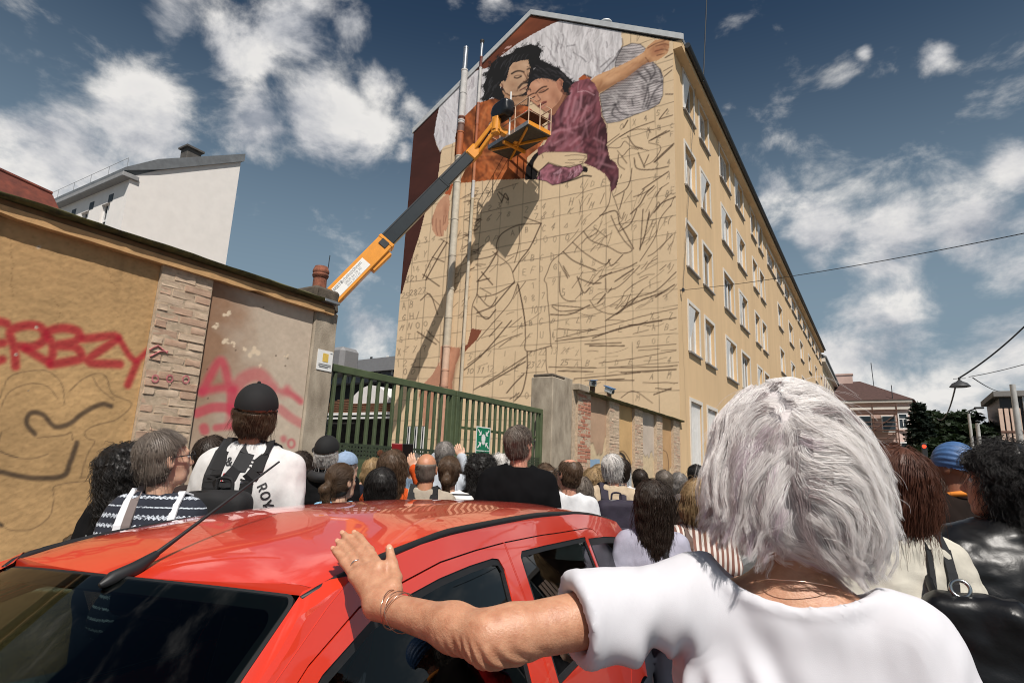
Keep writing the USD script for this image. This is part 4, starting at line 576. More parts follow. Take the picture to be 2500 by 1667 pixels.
    hair2 = [(538,540),(545,470),(560,415),(590,370),(640,310),(680,268),(730,290),(765,312),(840,340),(890,390),(955,450),(985,485),(940,520),(932,575),(892,570),(872,520),(884,465),(850,433),(812,468),(760,448),(690,436),(620,448),(575,478),(550,535)]
    p.poly(tr(QF, hair2), (24, 22, 24))
    for k in range(110):
        h = hair2[int(g.integers(14))]; a = g.uniform(0, 6.3); L = g.uniform(12, 28); x, y = h[0]+g.normal(0, 8), h[1]+g.normal(0, 8)
        p.stroke(smooth_line(tr(QF, [(x, y), (x+L*.6*math.cos(a), y+L*.6*math.sin(a)), (x+L*math.cos(a+.9), y+L*math.sin(a+.9))])), 1.4, (22, 20, 22), .85, .7)
    for k in range(40):
        x, y = g.uniform(580, 920), g.uniform(310, 470); p.stroke(smooth_line(tr(QF, [(x, y), (x+25, y+8), (x+45, y+30)])), 1.2, (74, 70, 74), .5, .8)
    # hand and legs at the left
    hnd = tr(Q2, [(310,120),(345,80),(380,60),(388,130),(376,200),(380,250),(362,300),(350,290),(346,330),(325,336),(300,330),(276,292),(270,230),(290,170)])
    p.poly(hnd, (196, 146, 116), 1, .9+.2*nz2)
    for q in ([(300,220),(300,280),(310,325)], [(325,230),(326,290),(335,330)], [(350,200),(345,260)], [(280,200),(276,260)], [(365,200),(355,250)]): p.stroke(smooth_line(tr(Q2, q)), 2, (120, 74, 56), .7, .9)
    a_, b_ = Q2(360, 170); p.blob(a_, b_, 8, 26, (150, 98, 74), .6)
    LEG = (190, 138, 110)
    p.poly(tr(Q2, [(525,918),(592,930),(560,990),(500,1050),(470,1085),(455,1040),(500,1020)]), (128, 74, 54))
    p.poly(tr(Q2, [(330,1030),(450,1042),(452,1090),(425,1150),(402,1260),(402,1350),(385,1480),(350,1560),(310,1560),(325,1400),(318,1250)]), LEG, 1, .9+.2*nz2)
    p.poly(tr(Q2, [(322,1130),(275,1215),(205,1288),(190,1350),(218,1410),(212,1560),(270,1560),(282,1430),(310,1330),(325,1240)]), (184, 134, 108), 1, .9+.2*nz2)
    p.stroke(smooth_line(tr(Q2, [(452,1050),(430,1140),(404,1260),(402,1350),(385,1480)])), 8, (120, 72, 52), .55, 4); p.stroke(smooth_line(tr(Q2, [(390,1080),(375,1180),(365,1300)])), 8, (220, 172, 142), .5, 4); p.stroke(smooth_line(tr(Q2, [(205,1290),(195,1350),(220,1420)])), 4, (130, 82, 62), .5, 2)
    p.c *= .96; n3 = meshkit.fbm(P2*14, 3, 8); p.c *= (.96+.08*n3)[:, None]
    m_ = paintmat('mural_paint', .9, .35, 60.0, .004, .05)
    return obj('painted_mural', (v, f), m_, gw, True, label='unfinished mural of two embracing people over a sketched drapery grid', paint=p.c)
mural()
# barred window low in the gable
for a, b in ((998, 1040),):
    q = ony(a-2, 1040, YM); q2 = ony(1042, 1040, YM); w_ = obj('window', MB().box((q[0], YM-.03, .6), (q2[0], YM-.006, q[2])), pane_dark, bd)
    for x in np.linspace(q[0]+.05, q2[0]-.05, 8): obj('window_bar', MB().box((x-.015, YM-.09, .6), (x+.015, YM-.06, q[2]-.02)), sash, w_)
q, q2 = ony(1306, 1066, YM), ony(1332, 1066, YM); w_ = obj('window', MB().box((q[0], YM-.02, .9), (q2[0], YM-.006, q[2])), pane_dark, bd)
# flue pipes up the gable
def pipe(name, label, px, r, bands, seed):
    t = thing(name, label, 'pipe'); pts = [ony(a, b, YM-.02-r*1.15) for a, b in px]; x0 = np.mean([q[0] for q in pts]); yp = YM-.02-r*1.15; prev = None
    for k, (p0, p1, col, rr) in enumerate(bands):
        za, zb = ony(px[0][0], p0, yp)[2], ony(px[0][0], p1, yp)[2]; f0 = lambda z: np.interp(z, [pts[-1][2], pts[0][2]], [pts[-1][0], pts[0][0]])
        if col == 'steel': m_ = mat('galvanised_steel', (.55, .56, .57), .3, .1, 20, metal=.8)
        else: m_ = mat('pipe_paint_%d_%d_%d' % col, S(*col, .92), .7, .12, 5)
        obj('pipe_section', MB().tube([(f0(za), yp, za), (f0(zb), yp, zb+.004)], r*rr, 14), m_, t, 40)
        obj('pipe_collar', MB().tube([(f0(za), yp, za-.03), (f0(za), yp, za+.03)], r*rr*1.09, 14), m_, t, 40)
        if k in (2, 4, 6): obj('wall_clip', MB().box((f0(za)-.03, yp, za-.1), (f0(za)+.03, YM, za-.04)), dkm, t)
    return t
SA, WH, OR, SKN, PBR = (196, 178, 150), (206, 202, 198), (176, 98, 54), (194, 144, 116), (110, 62, 46)
pipe('flue_pipe', 'thick flue pipe up the gable, partly painted over with the mural', [(1138, 118), (1081, 1000)], .135, [(118, 172, 'steel', .72), (172, 226, WH, 1), (226, 284, WH, 1), (284, 292, (120, 74, 56), 1), (292, 300, WH, 1), (300, 320, (128, 96, 84), 1), (320, 378, OR, 1), (378, 440, (196, 186, 168), 1), (440, 530, (206, 196, 178), 1), (530, 618, (206, 196, 178), 1), (618, 700, (200, 188, 170), 1), (700, 770, (206, 192, 170), 1), (770, 842, (200, 186, 164), 1), (842, 900, (214, 180, 156), 1), (900, 940, (206, 160, 134), 1), (940, 1080, (190, 144, 120), 1)], 1)
pipe('flue_pipe', 'thin flue pipe beside the thick one, partly painted with the mural', [(1177, 108), (1122, 1000)], .062, [(101, 106, (40, 34, 32), 1.3), (106, 140, 'steel', .95), (140, 166, (112, 52, 38), .9), (166, 250, WH, 1), (250, 300, (170, 104, 76), 1), (300, 350, (170, 92, 54), 1), (350, 438, (186, 116, 78), 1), (438, 480, WH, 1), (480, 560, (200, 186, 160), 1), (560, 640, (208, 196, 176), 1), (640, 740, (206, 192, 170), 1), (740, 835, (208, 192, 168), 1), (835, 1080, (196, 182, 160), 1)], 2)
# ------------------------------------------------------------------ boom lift
lo = mat('lift_orange', S(240, 156, 44, .9), .4, .08, 4, coat=.4); lg = mat('boom_dark_steel', (.014, .018, .020), .34, .15, 3, coat=.3); lw = mat('basket_rail', S(226, 190, 160, .9), .45, .15, 10); blkp = mat('black_cover', (.012, .012, .014), .35, .2, 12, bump=.5, bscale=14); steelm = mat('raw_steel', (.55, .53, .5), .35, .15, 20, metal=.7)
bl = thing('boom_lift', 'orange and black telescopic boom lift with its empty basket raised before the mural', 'boom lift')
J, Mb = np.array([-11.65, 15.54, 12.56]), np.array([-13.46, 13.5, 8.8]); ax = (J-Mb)/np.linalg.norm(J-Mb); B0 = Mb-ax*7.2
side = np.cross(ax, (0, 0, 1)); side /= np.linalg.norm(side); upb = np.cross(side, ax)
def boom(a, b, w, h, m_, nm, bev=.03):
    return obj(nm, MB().bar(B0+ax*a, B0+ax*b, w, h, bev=bev), m_, bl)
Lm, Lj = 7.2, 7.2+np.linalg.norm(J-Mb); boom(0, Lm, .40, .56, lo, 'outer_boom'); boom(Lm-.02, Lm+3.0, .31, .45, lg, 'inner_boom'); boom(Lm+2.98, Lj, .26, .38, lg, 'fly_boom'); boom(Lm+2.9, Lm+3.02, .34, .48, lg, 'boom_collar'); boom(Lm-.12, Lm+.02, .43, .6, lo, 'boom_collar')
obj('boom_ridge', MB().bar(B0+ax*(Lm+.02)+upb*.25, B0+ax*Lj+upb*.22, .1, .07, bev=.01), mat('energy_chain', (.02, .02, .022), .6, .2), bl); obj('lug', MB().bar(B0+ax*(Lm-1.1)-upb*.3, B0+ax*(Lm-.25)-upb*.33, .26, .2, bev=.03), lo, bl)
obj('boom_hatch', MB().obox(B0+ax*(Lm-.18)+side*.21, ax*.12, side*.015, upb*.14, .01), dkm, bl)
sgn = obj('boom_sign', MB().obox(B0+ax*(Lm-1.75)+side*.203, ax*.72, side*.004, upb*.17), white_enamel, bl)
def on_boom(t, da, db): v_ = t.vertices; return MB().add(B0+ax*(Lm-1.75+da)+side*.2085+np.outer(v_[:, 0], ax)+np.outer(v_[:, 1]+db, upb)+np.outer(v_[:, 2], side), t.faces)
for s, h, da, db, b in (('Arbeitsbühnen', .10, -.36, .05, False), ('0800 44 20 20', .075, -.3, -.055, False), ('0664 20 22 42', .06, -.3, -.14, False)): obj('lettering', on_boom(meshkit.text_mesh(s, h, .001, b), da, db), greyink, sgn)
obj('lettering', on_boom(meshkit.text_mesh('MIETE', .09, .001, True), -.70, .05), greyink, sgn)
# jib and basket
Bc = np.array([-10.3, 16.4, 13.05])                                   # middle of the basket floor
bx_ = np.array([.95, -.32, .0]); bx_ /= np.linalg.norm(bx_); by_ = np.cross(EZ, bx_); bw, bdp, bh = 1.12, .52, 1.05
Kn = Bc+by_*-.85+EZ*.35+bx_*-.25
jd = Kn-J
for s in (-.11, .11): obj('jib_arm', MB().bar(J+side*s*.6+upb*.08, Kn+side*s*.6+EZ*.32, .09, .17, bev=.02).bar(J+side*s*.6-upb*.14, Kn+side*s*.6-EZ*.05, .09, .15, bev=.02), lo, bl)
obj('jib_head', MB().bar(J-ax*.25, J+ax*.28, .34, .46, bev=.06), lo, bl); obj('jib_cylinder', MB().tube([J+jd*.25+upb*.02, J+jd*.8+upb*.1], .05, 10), dkm, bl)
obj('basket_mount', MB().box(Kn-(.13, .13, .25), Kn+(.13, .13, .42), .03).bar(Kn, Bc+EZ*.06, .22, .25, bev=.03), lo, bl); obj('rotator', MB().tube([Kn-EZ*.1, Kn+EZ*.3], .16, 14), lo, bl, 40)
def bp(a, b, c): return Bc+bx_*a*bw+by_*b*bdp+EZ*c
bk = obj('basket_floor', MB().obox(Bc+EZ*.02, bx_*bw, by_*bdp, EZ*.03, .008), mat('basket_underside', (.09, .075, .055), .7, .2, 10), bl)
obj('toe_board', MB().bar(bp(-1, -1, .1), bp(1, -1, .1), .02, .15).bar(bp(-1, 1, .1), bp(1, 1, .1), .02, .15).bar(bp(-1, -1, .1), bp(-1, 1, .1), .02, .15), steelm, bl); obj('toe_board', MB().bar(bp(1, -1, .1), bp(1, 1, .1), .02, .15), lo, bl)
obj('under_beam', MB().bar(bp(-.9, -.9, -.05), bp(.9, .9, -.05), .06, .08).bar(bp(-.9, .9, -.05), bp(.9, -.9, -.05), .06, .08).bar(bp(-.2, -1, -.06), bp(-.2, 1, -.06), .1, .1), lo, bl)
for c in (.55, bh): obj('guard_rail', MB().tube([bp(*q, c) for q in ((-1, -1), (1, -1), (1, 1), (-1, 1), (-1, -1))], .021, 8), lw, bl, 40)
for a, b in ((-1, -1), (1, -1), (1, 1), (-1, 1), (0, 1), (.35, -1), (1, 0), (-1, 0), (-.4, 1), (.5, 1)): obj('rail_post', MB().tube([bp(a, b, .03), bp(a, b, bh)], .02, 8), lw, bl, 40)
obj('mast', MB().tube([bp(.1, -1.02, .05), bp(.1, -1.02, 1.75)], .03, 8), white_enamel, bl, 40)
cov = trimesh.creation.icosphere(3, 1.0); v_ = cov.vertices; v_ = np.sign(v_)*abs(v_)**.5; v_ = v_*(.46, .26, .33); v_ += (meshkit.fbm(v_*7, 3, 3)-.5)[:, None]*.06
obj('covered_console', (bp(-.12, -1.3, 1.05)+np.outer(v_[:, 0], bx_)+np.outer(v_[:, 1], by_)+np.outer(v_[:, 2], EZ), cov.faces), blkp, bl, True); obj('console_trim', MB().bar(bp(.0, -1.3, .75), bp(.02, -.95, 1.25), .05, .09, bev=.01), steelm, bl)
tb = thing('folding_table', 'brown board across the basket rails with red paint pots on it', 'table'); obj('board', MB().obox(bp(.72, 0, .62), bx_*.28, by_*bdp*.9, EZ*.012), mat('brown_board', S(120, 70, 40), .7, .2, 20), tb)
for k, (a, b, c_) in enumerate(((.52, -.55, (206, 48, 28)), (.64, -.6, (214, 72, 36)), (.78, -.5, (200, 40, 30)))):
    q = bp(a, b, .635); obj('paint_pot', MB().tube([q, q+EZ*.15], .065, 12), mat('pot_red_%d' % k, S(*c_), .4, .1), '/World', 40, label=('leftmost', 'middle', 'rightmost')[k]+' of the three red paint pots on the board in the lift basket', cat='paint pot', group='paint pots in the basket')
obj('basket_clutter', MB().box(bp(-.7, -.5, .05), bp(-.3, .3, .38)).tube([bp(.1, .1, .05), bp(.1, .1, .45)], .14, 10).box(bp(.3, -.2, .05), bp(.6, .3, .3)), mat('paint_boxes', S(150, 140, 120), .7, .3, 30), bl)
# base in the yard behind the wall
obj('turntable', MB().box(B0-(.7, 1.1, 1.2), B0+(.7, .9, .35), .12), lo, bl); obj('chassis', MB().box((B0[0]-1.1, B0[1]-1.8, .5), (B0[0]+1.1, B0[1]+1.8, .95), .08), lg, bl)
for sx in (-1, 1):
    for sy in (-1, 1): obj('wheel', MB().tm(lathe([(.12, -.17), (.46, -.17), (.5, -.12), (.5, .12), (.46, .17), (.12, .17)], 24).apply_transform(trimesh.transformations.rotation_matrix(math.pi/2, (0, 1, 0))).apply_translation((B0[0]+sx*1.1, B0[1]+sy*1.25, .5))), mat('rubber', (.02, .02, .02), .8, .1), bl, 40)
# ------------------------------------------------------------------ buildings and yard behind the wall
whr = mat('white_render', (.80, .76, .72), .9, .04, 2, .4, 120); tiler = mat('red_roof_tiles', S(128, 62, 44, .8), .85, .25, 3, .5, 20, col2=S(86, 40, 30, .8))
wb = thing('white_house', 'white rendered house with blank fire wall and grey roof, above the street wall', 'building')
Xw = -26.0; A0 = onx(319, 431, Xw); A1 = onx(584, 391, Xw); yw0, yw1, z0_, z1_ = A0[1], A1[1]+.1, A0[2], A1[2]
obj('fire_wall', MB().prism(Polygon([(yw0, 0), (yw1, 0), (yw1, z1_), (yw0+1.0, z0_+.75), (yw0, z0_)]), (Xw-.3, 0, 0), EY, EZ, (.3, 0, 0)), whr, wb)
hw = []
for px_ in (288, 240, 190):
    dx = Xw-ony(px_, 500, yw0+.3)[0]
    for z in (z0_-2.75, z0_-6.2): hw.append((dx, z, .75, 1.9))
obj('front_wall', MB().prism(sbox(.31, 0, 18, z0_-.02).difference(unary_union([sbox(a, z, a+w, z+h) for a, z, w, h in hw])), (Xw, yw0+.3, 0), (-1, 0, 0), EZ, (0, -.3, 0)), whr, wb)
for a, z, w, h in hw:
    o = obj('window', MB().box((Xw-a-w, yw0+.18, z), (Xw-a, yw0+.2, z+h)), pane_dark, wb)
    obj('sash', MB().box((Xw-a-w, yw0+.12, z), (Xw-a-w+.07, yw0+.17, z+h)).box((Xw-a-.07, yw0+.12, z), (Xw-a, yw0+.17, z+h)).box((Xw-a-w/2-.05, yw0+.12, z), (Xw-a-w/2+.05, yw0+.17, z+h)).box((Xw-a-w, yw0+.13, z+h*.6), (Xw-a, yw0+.165, z+h*.6+.08)), sash, o)
for k in range(9): obj('vent_hole', MB().box((Xw-1.6-k*1.7, yw0-.012, z0_-.85), (Xw-1.2-k*1.7, yw0-.002, z0_-.5)), dkm, wb)
obj('eaves', MB().box((Xw-18, yw0-.35, z0_-.12), (Xw+.1, yw0+.3, z0_+.08), .02), mat('grey_eaves', (.3, .3, .3), .7, .1), wb)
rfv = [(yw0-.3, z0_+.12), (yw0+1.0, z0_+.77), (yw1+.12, z1_+.02), (yw1+.12, z1_+.42), (yw0+.9, z0_+1.22), (yw0-.3, z0_+.26)]
obj('roof', MB().prism(Polygon(rfv), (Xw-18, 0, 0), EY, EZ, (18.1, 0, 0)), mat('slate_grey_roof', (.17, .18, .19), .6, .15, 3), wb)
obj('chimney', MB().box((Xw-2.4, yw1-1.7, z1_-.6), (Xw-1.8, yw1-1.0, z1_+.38), .02).box((Xw-2.5, yw1-1.8, z1_+.38), (Xw-1.7, yw1-.9, z1_+.47)), mat('chimney_dark', (.1, .09, .08), .8, .2), wb)
obj('roof_dome', MB().tm(trimesh.creation.icosphere(2, .5).apply_scale((1, 1, .8)).apply_translation((Xw-1.2, yw0+2.9, z0_+1.75))), sash, wb, True)
for k in range(8): obj('rail_post', MB().tube([(Xw-k*1.6, yw0-.2, z0_+.2), (Xw-k*1.6, yw0-.2, z0_+.75)], .010, 6), steelm, wb)
obj('roof_rail', MB().tube([(Xw-13, yw0-.2, z0_+.75), (Xw, yw0-.2, z0_+.75)], .009, 6), steelm, wb)
rh = thing('tiled_house', 'house with steep red tiled roof at the far left, before the white house', 'building')
c0, c1 = onx(-420, 225, -22.5), onx(126, 474, -22.5); rows = 30; ez_ = np.array([3.6, .5, -3.9]); pr = MB()
for k in range(rows):
    t0, t1 = k/rows, (k+1)/rows; a, b, c, d = c0+ez_*t0+EZ*.05, c1+ez_*t0+EZ*.05, c1+ez_*t1, c0+ez_*t1; pr.add([a, b, c, d, c+EZ*.05, d+EZ*.05], [[0, 3, 2, 1], [3, 5, 4, 2]])
obj('roof', pr, tiler, rh); obj('roof', MB().add([c0, c1, c1+np.array([-3.6, 0, -3.9]), c0+np.array([-3.6, 0, -3.9])], [[0, 1, 2, 3]]), tiler, rh); obj('ridge', MB().tube([c0, c1], .09, 8), tiler, rh)
obj('wall', MB().box((-25.8, c0[1], 0), (-19.2, c1[1]-.05, c1[2]-3.95)), whr, rh); obj('gable', MB().prism(Polygon([(-25.9, c1[2]-3.96), (-19.2, c1[2]-3.96), (-22.5, c1[2]-.15)]), (0, c1[1]-.4, 0), (1, 0, 0), EZ, (0, .35, 0)), whr, rh)
ch = thing('brick_chimney', 'round brick chimney stack with a flared crown, standing behind the left gate post', 'chimney')
q = onx(785, 652, -6.2); cz = q[2]
prf = [(.0, 0), (.105, 0), (.098, cz-.6), (.086, cz-.16), (.098, cz-.15), (.108, cz-.12), (.098, cz-.10), (.108, cz-.075), (.104, cz-.05), (.084, cz), (.055, cz), (.05, cz-.3)]
tt = lathe(prf, 22).subdivide_to_size(.09); vv = tt.vertices; vv = vv*(1+.05*(meshkit.fbm(vv*14, 3, 3)-.5)[:, None]*np.array([1, 1, 0])); obj('stack', (vv+np.array([q[0], q[1], 0]), tt.faces), mat('old_brick', S(168, 104, 78, .85), .95, .3, 16, .9, 60, col2=S(104, 62, 48, .8)), ch, 40)
obj('lightning_rod', MB().tube([q+(.0, .1, -.3), q+(.01, .11, .2)], .006, 5), dkm, ch)
gh = thing('grey_hall', 'grey metal clad hall with flat roof seen above the gate', 'building'); clad = mat('grey_cladding', S(112, 114, 120, .85), .6, .1, 2); fascia = mat('grey_fascia', S(138, 138, 140, .85), .6, .06)
YB = 34.0; g0, g1 = ony(835, 888, YB), ony(1010, 868, YB); gb = ony(900, 933, YB)[2]
obj('clad_wall', MB().box((g0[0]-8, YB, gb), (g1[0]+6, YB+12, g1[2]-.9)), clad, gh); obj('fascia', MB().prism(Polygon([(g0[0]-8, g0[2]-1.0), (g1[0]+6, g1[2]-1.0), (g1[0]+6, g1[2]+.15), (g0[0]-8, g0[2]-.1)]), (0, YB-.4, 0), (1, 0, 0), EZ, (0, 12, 0)), fascia, gh)
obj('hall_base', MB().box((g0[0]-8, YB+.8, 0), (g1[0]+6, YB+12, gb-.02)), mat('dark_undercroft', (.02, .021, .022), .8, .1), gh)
for k in range(14):
    x = g0[0]-6+k*1.75; obj('cladding_panel', MB().box((x+.04, YB-.05, gb+.05), (x+1.7, YB-.002, gb+1.5)).box((x+.04, YB-.05, gb+1.56), (x+1.7, YB-.002, g1[2]-1.1)), clad, gh)
    obj('vent_slot', MB().box((x+.5, YB-.08, gb+1.9), (x+.75, YB-.052, gb+2.05)).box((x+1.2, YB-.08, gb+.5), (x+1.3, YB-.052, gb+.9)), dkm if k % 2 else white_enamel, gh)
hv = ony(838, 870, 26); obj('roof_hood', MB().box(hv-(2.2, .6, 1.2), hv+(.55, 1, .55), .25), fascia, gh)
sd = thing('yard_shed', 'low shed with brown tiled roof and white skylight, seen through the gate bars', 'shed'); YS = 21.0
s0, s1 = ony(790, 1010, YS), ony(968, 1010, YS); zt = ony(880, 985, YS)[2]; ze = ony(880, 1006, YS)[2]; xa, xb = s0[0]-3, -16.6
pr = MB()
for k in range(8): pr.box((xa, YS+k*.5, ze+k*.16), (xb, YS+k*.5+.52, ze+k*.16+.05))
obj('tiled_roof', pr, mat('brown_roof_tiles', S(150, 108, 82, .85), .9, .3, 6), sd); obj('gutter', MB().box((xa, YS-.25, ze-.16), (xb, YS-.02, ze-.04)).box((xa, YS-.2, ze-.34), (xb, YS-.05, ze-.25)), sash, sd)
k0, k1 = ony(852, 985, YS+2), ony(955, 985, YS+2); arc = [(k0[0], k0[2])]+[(k0[0]+(k1[0]-k0[0])*t, k0[2]+.95*math.sin(math.pi*t)**.7) for t in np.linspace(.03, .97, 14)]+[(k1[0], k1[2])]
obj('skylight', MB().prism(Polygon(arc), (0, YS+2, 0), (1, 0, 0), EZ, (0, 1.6, 0)), mat('white_skylight', (.72, .71, .70), .5, .05), sd)
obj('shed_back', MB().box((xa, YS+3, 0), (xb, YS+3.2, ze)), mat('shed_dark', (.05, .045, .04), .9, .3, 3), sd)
for k in range(9): obj('shelf_slat', MB().box((xa, YS+1.2, .35+k*.22), (xb-1.2, YS+1.26, .41+k*.22)), mat('weathered_slat', (.16, .14, .12), .8, .2), sd)
for k in range(16):
    x = rng.uniform(xa, xb-1.5); obj('stored_box', MB().box((x, YS+1.4, .2+rng.integers(4)*.44), (x+rng.uniform(.2, .5), YS+1.8, .5+rng.integers(4)*.44), .01), mat('stored_%d' % (k % 3), S(*((150, 90, 60), (90, 88, 84), (190, 170, 140))[k % 3]), .8, .2), sd)
obj('shed_post', MB().box((xb-.5, YS-.1, 0), (xb-.35, YS+.05, ze-.35)), sash, sd); obj('white_door', MB().box((xb-1.3, YS+.1, 0), (xb-.55, YS+.15, 2.1)), white_enamel, sd)
# ------------------------------------------------------------------ trees
def foliage(name, greens, rough=.6):
    n = {'o': ('geometry', {}), 'r': ('rgb_ramp', {'ramp': list(zip(np.linspace(0, 1, len(greens)), greens))}), 'p': ('principled_bsdf', dict(roughness=rough, specular_ior_level=.3)), 't': ('translucent_bsdf', {}), 'm': ('mix_closure', dict(fac=.25))}
    LOOK[name] = usdkit.material(stage, '/World/Looks/'+name, n, [('o.random_per_island', 'r.fac'), ('r.color', 'p.base_color'), ('r.color', 't.color'), ('p.BSDF', 'm.closure1'), ('t.BSDF', 'm.closure2')], surface='m.closure'); return LOOK[name]
leafm = foliage('dark_leaves', [(.015, .028, .010), (.035, .058, .018), (.06, .09, .028)]); needle = foliage('dark_needles', [(.008, .016, .01), (.018, .032, .016), (.03, .045, .02)]); bark = mat('bark', (.07, .055, .04), .95, .3, 8, .8, 30)
def leaves(P, size, r, flat=.5):
    n = len(P); a = r.normal(size=(n, 3)); a[:, 2] *= flat; a /= np.linalg.norm(a, axis=1, keepdims=True); b = np.cross(a, r.normal(size=(n, 3))); b /= np.linalg.norm(b, axis=1, keepdims=True)
    s = size*r.uniform(.6, 1.4, (n, 1)); v = np.stack([P-a*s, P+b*s*.45, P+a*s, P-b*s*.45], 1).reshape(-1, 3); k = np.arange(n)[:, None]*4
    return v, np.vstack([k+[0, 1, 2], k+[0, 2, 3]])
def tree(label, base, h, w, seed, clumps=26, n=260, size=.32, group=None):
    r = np.random.default_rng(seed); t = thing('tree', label, 'tree', base); mb = MB().tube([(0, 0, 0), (.1, 0, h*.25), (.0, .1, h*.55), (0, 0, h*.85)], [.28, .22, .15, .05], 9); P = []
    for k in range(clumps):
        a, z = r.uniform(0, 6.28), h*(.28+.68*r.random()**.8); R = w*math.sqrt(max(.05, 1-((z-h*.5)/(h*.56))**2))*r.uniform(.35, 1); c = np.array([R*math.cos(a), R*math.sin(a), z]); mb.tube([(0, 0, z*.6), c*.6+(0, 0, z*.3), c], [.09, .05, .02], 5)
        q = r.normal(size=(n, 3)); q /= np.linalg.norm(q, axis=1, keepdims=True); P.append(c+q*(r.random((n, 1))**.4)*np.array([1, 1, .62])*w*r.uniform(.22, .42))
    obj('trunk', mb, bark, t, 40); obj('crown', leaves(np.vstack(P), size, r), leafm, t)
def conifer(label, base, h, w, seed):
    r = np.random.default_rng(seed); t = thing('conifer_tree', label, 'tree', base); mb = MB().tube([(0, 0, 0), (0, 0, h)], [.3, .02], 8); P = []
    for z in np.arange(h*.12, h*.99, h*.04):
        R = w*(1-z/h)**.85+.15
        for k in range(9):
            a = r.uniform(0, 6.28); L = R*r.uniform(.65, 1.1); s = r.random((90, 1))**.6; d = np.array([math.cos(a), math.sin(a), -.18]); q = np.array([0, 0, z])+d*L*s+np.array([0, 0, .35])*L*.3*s**2+r.normal(size=(90, 3))*np.array([.16, .16, .09])*(.5+s)*max(.6, L*.4); P.append(q); mb.tube([(0, 0, z), np.array([0, 0, z])+d*L], [.05, .01], 4)
    obj('trunk', mb, bark, t, 40); obj('crown', leaves(np.vstack(P), .17, r, .35), needle, t)
for k, (px, y, h, w) in enumerate(((838, 27, 4.6, 2.2), (870, 28.5, 5.0, 2.4))): q = ony(px, 980, y); tree(('leftmost', 'second')[k]+' dark leafy tree in the yard behind the gate bars', (q[0], y, 0), h, w, 60+k, 16, 160, .2)
q = ony(2252, 1100, 60.0); conifer('tall dark conifer right of the scaffolded corner house', (q[0], 60, 0), ony(2250, 978, 60)[2], 2.0, 5)
for k, (px, y, top, w, lb) in enumerate(((2318, 66, 1022, 2.5, 'leafy tree with open crown just right of the conifer'), (2362, 64, 1034, 2.4, 'dark leafy tree behind the two street poles'), (2408, 62, 1062, 2.3, 'low dark leafy tree left of the glass building'), (2290, 57, 1085, 2.2, 'low dark tree in front of the conifer foot'))):
    q = ony(px, 1100, y); tree(lb, (q[0], y, 0), ony(px, top, y)[2]*1.10, w*1.1, 70+k, 22, 240, .28)
# ------------------------------------------------------------------ far end of the street
pinkr = mat('pink_render', S(206, 176, 164, .9), .9, .08, 1); rust_sc = mat('scaffold_brown', S(120, 84, 68, .8), .7, .2, 4)
ph = thing('corner_house', 'pink corner house under scaffolding with brown hipped roof, at the end of the street', 'building'); YP = 90.0
xc, xr, zt = ony(2186, 975, YP)[0], ony(2217, 972, YP)[0], ony(2200, 982, YP)[2]; xl = xc-13; zc = zt+.35
obj('front_wall', MB().box((xl, YP, 0), (xc, YP+14, zt)), pinkr, ph); fw_ = [sbox(xl+1+k*2.6, z, xl+2.3+k*2.6, z+1.9) for k in range(5) for z in (1.3, 4.9, 8.2)]
obj('corner_face', MB().prism(Polygon([(xc+.01, YP), (xr, YP+.5), (xr+1.6, YP+3), (xr+1.6, YP+14), (xc+.01, YP+14)]), (0, 0, 0), (1, 0, 0), EY, (0, 0, zt)), mat('pale_pink_render', S(222, 194, 184, .92), .9, .06, 1), ph)
for w in fw_:
    a, b, c, d = w.bounds; o = obj('window', MB().box((a, YP-.04, b), (c, YP-.01, d)), pane_dark, ph); obj('frame', MB().prism(w.buffer(.12, join_style='mitre').difference(w), (0, YP-.01, 0), (1, 0, 0), EZ, (0, -.06, 0)), sash, o)
for z in (1.6, 5.0, 8.6):
    x0, x1 = xc+.62, xc+1.32 if xr-xc < 2 else xr-.5; x0 = (xc+xr)/2-.5; x1 = x0+.85; yq = YP+.28
    o = obj('window', MB().box((x0, yq-.22, z), (x1, yq-.12, z+1.75)), pane_dark, ph); obj('frame', MB().prism(sbox(x0-.14, z-.14, x1+.14, z+1.9).difference(unary_union([sbox(x0+.04, z, (x0+x1)/2-.05, z+1.1), sbox((x0+x1)/2+.05, z, x1-.04, z+1.1), sbox(x0+.04, z+1.22, x1-.04, z+1.72)])), (0, yq-.24, 0), (1, 0, 0), EZ, (0, -.05, 0)), sash, o); obj('sill', MB().box((x0-.25, yq-.4, z-.3), (x1+.25, yq-.2, z-.15)), pinkr, ph)
obj('cornice', MB().box((xl, YP-.5, zt-.05), (xr+.4, YP+14, zt+.3), .05).box((xl, YP-.25, zt-.9), (xr+.1, YP, zt-.6)), cream_frame, ph)
pk = ony(2100, 931, YP+6); rl, rr = xl-.6, xr+.6; zr = pk[2]; zb = zt+.31
V = np.array([(rl, YP-.6, zb), (rr, YP-.6, zb), (rr+1.6, YP+14, zb), (rl, YP+14, zb), (rl+3, YP+6, zr), (pk[0], YP+6, zr)]); obj('roof', (V, np.array([(0, 1, 5), (0, 5, 4), (1, 2, 5), (2, 3, 4), (2, 4, 5), (3, 0, 4)])), mat('brown_tile_roof', S(92, 66, 60, .8), .9, .2, 4), ph)
obj('chimney', MB().box((pk[0]-3.0, YP+5.4, zr-.6), (pk[0]-.9, YP+6.4, zr+.9)).box((pk[0]-3.1, YP+5.3, zr+.9), (pk[0]-.8, YP+6.5, zr+1.1)), pinkr, ph); obj('aerial', MB().tube([(pk[0]+1.6, YP+5, zr-1), (pk[0]+1.5, YP+5, zr+2.4)], .05, 5).tube([(xc-.3, YP-.3, zt), (xc-.3, YP-.3, zt+2.2)], .05, 5), dkm, ph)
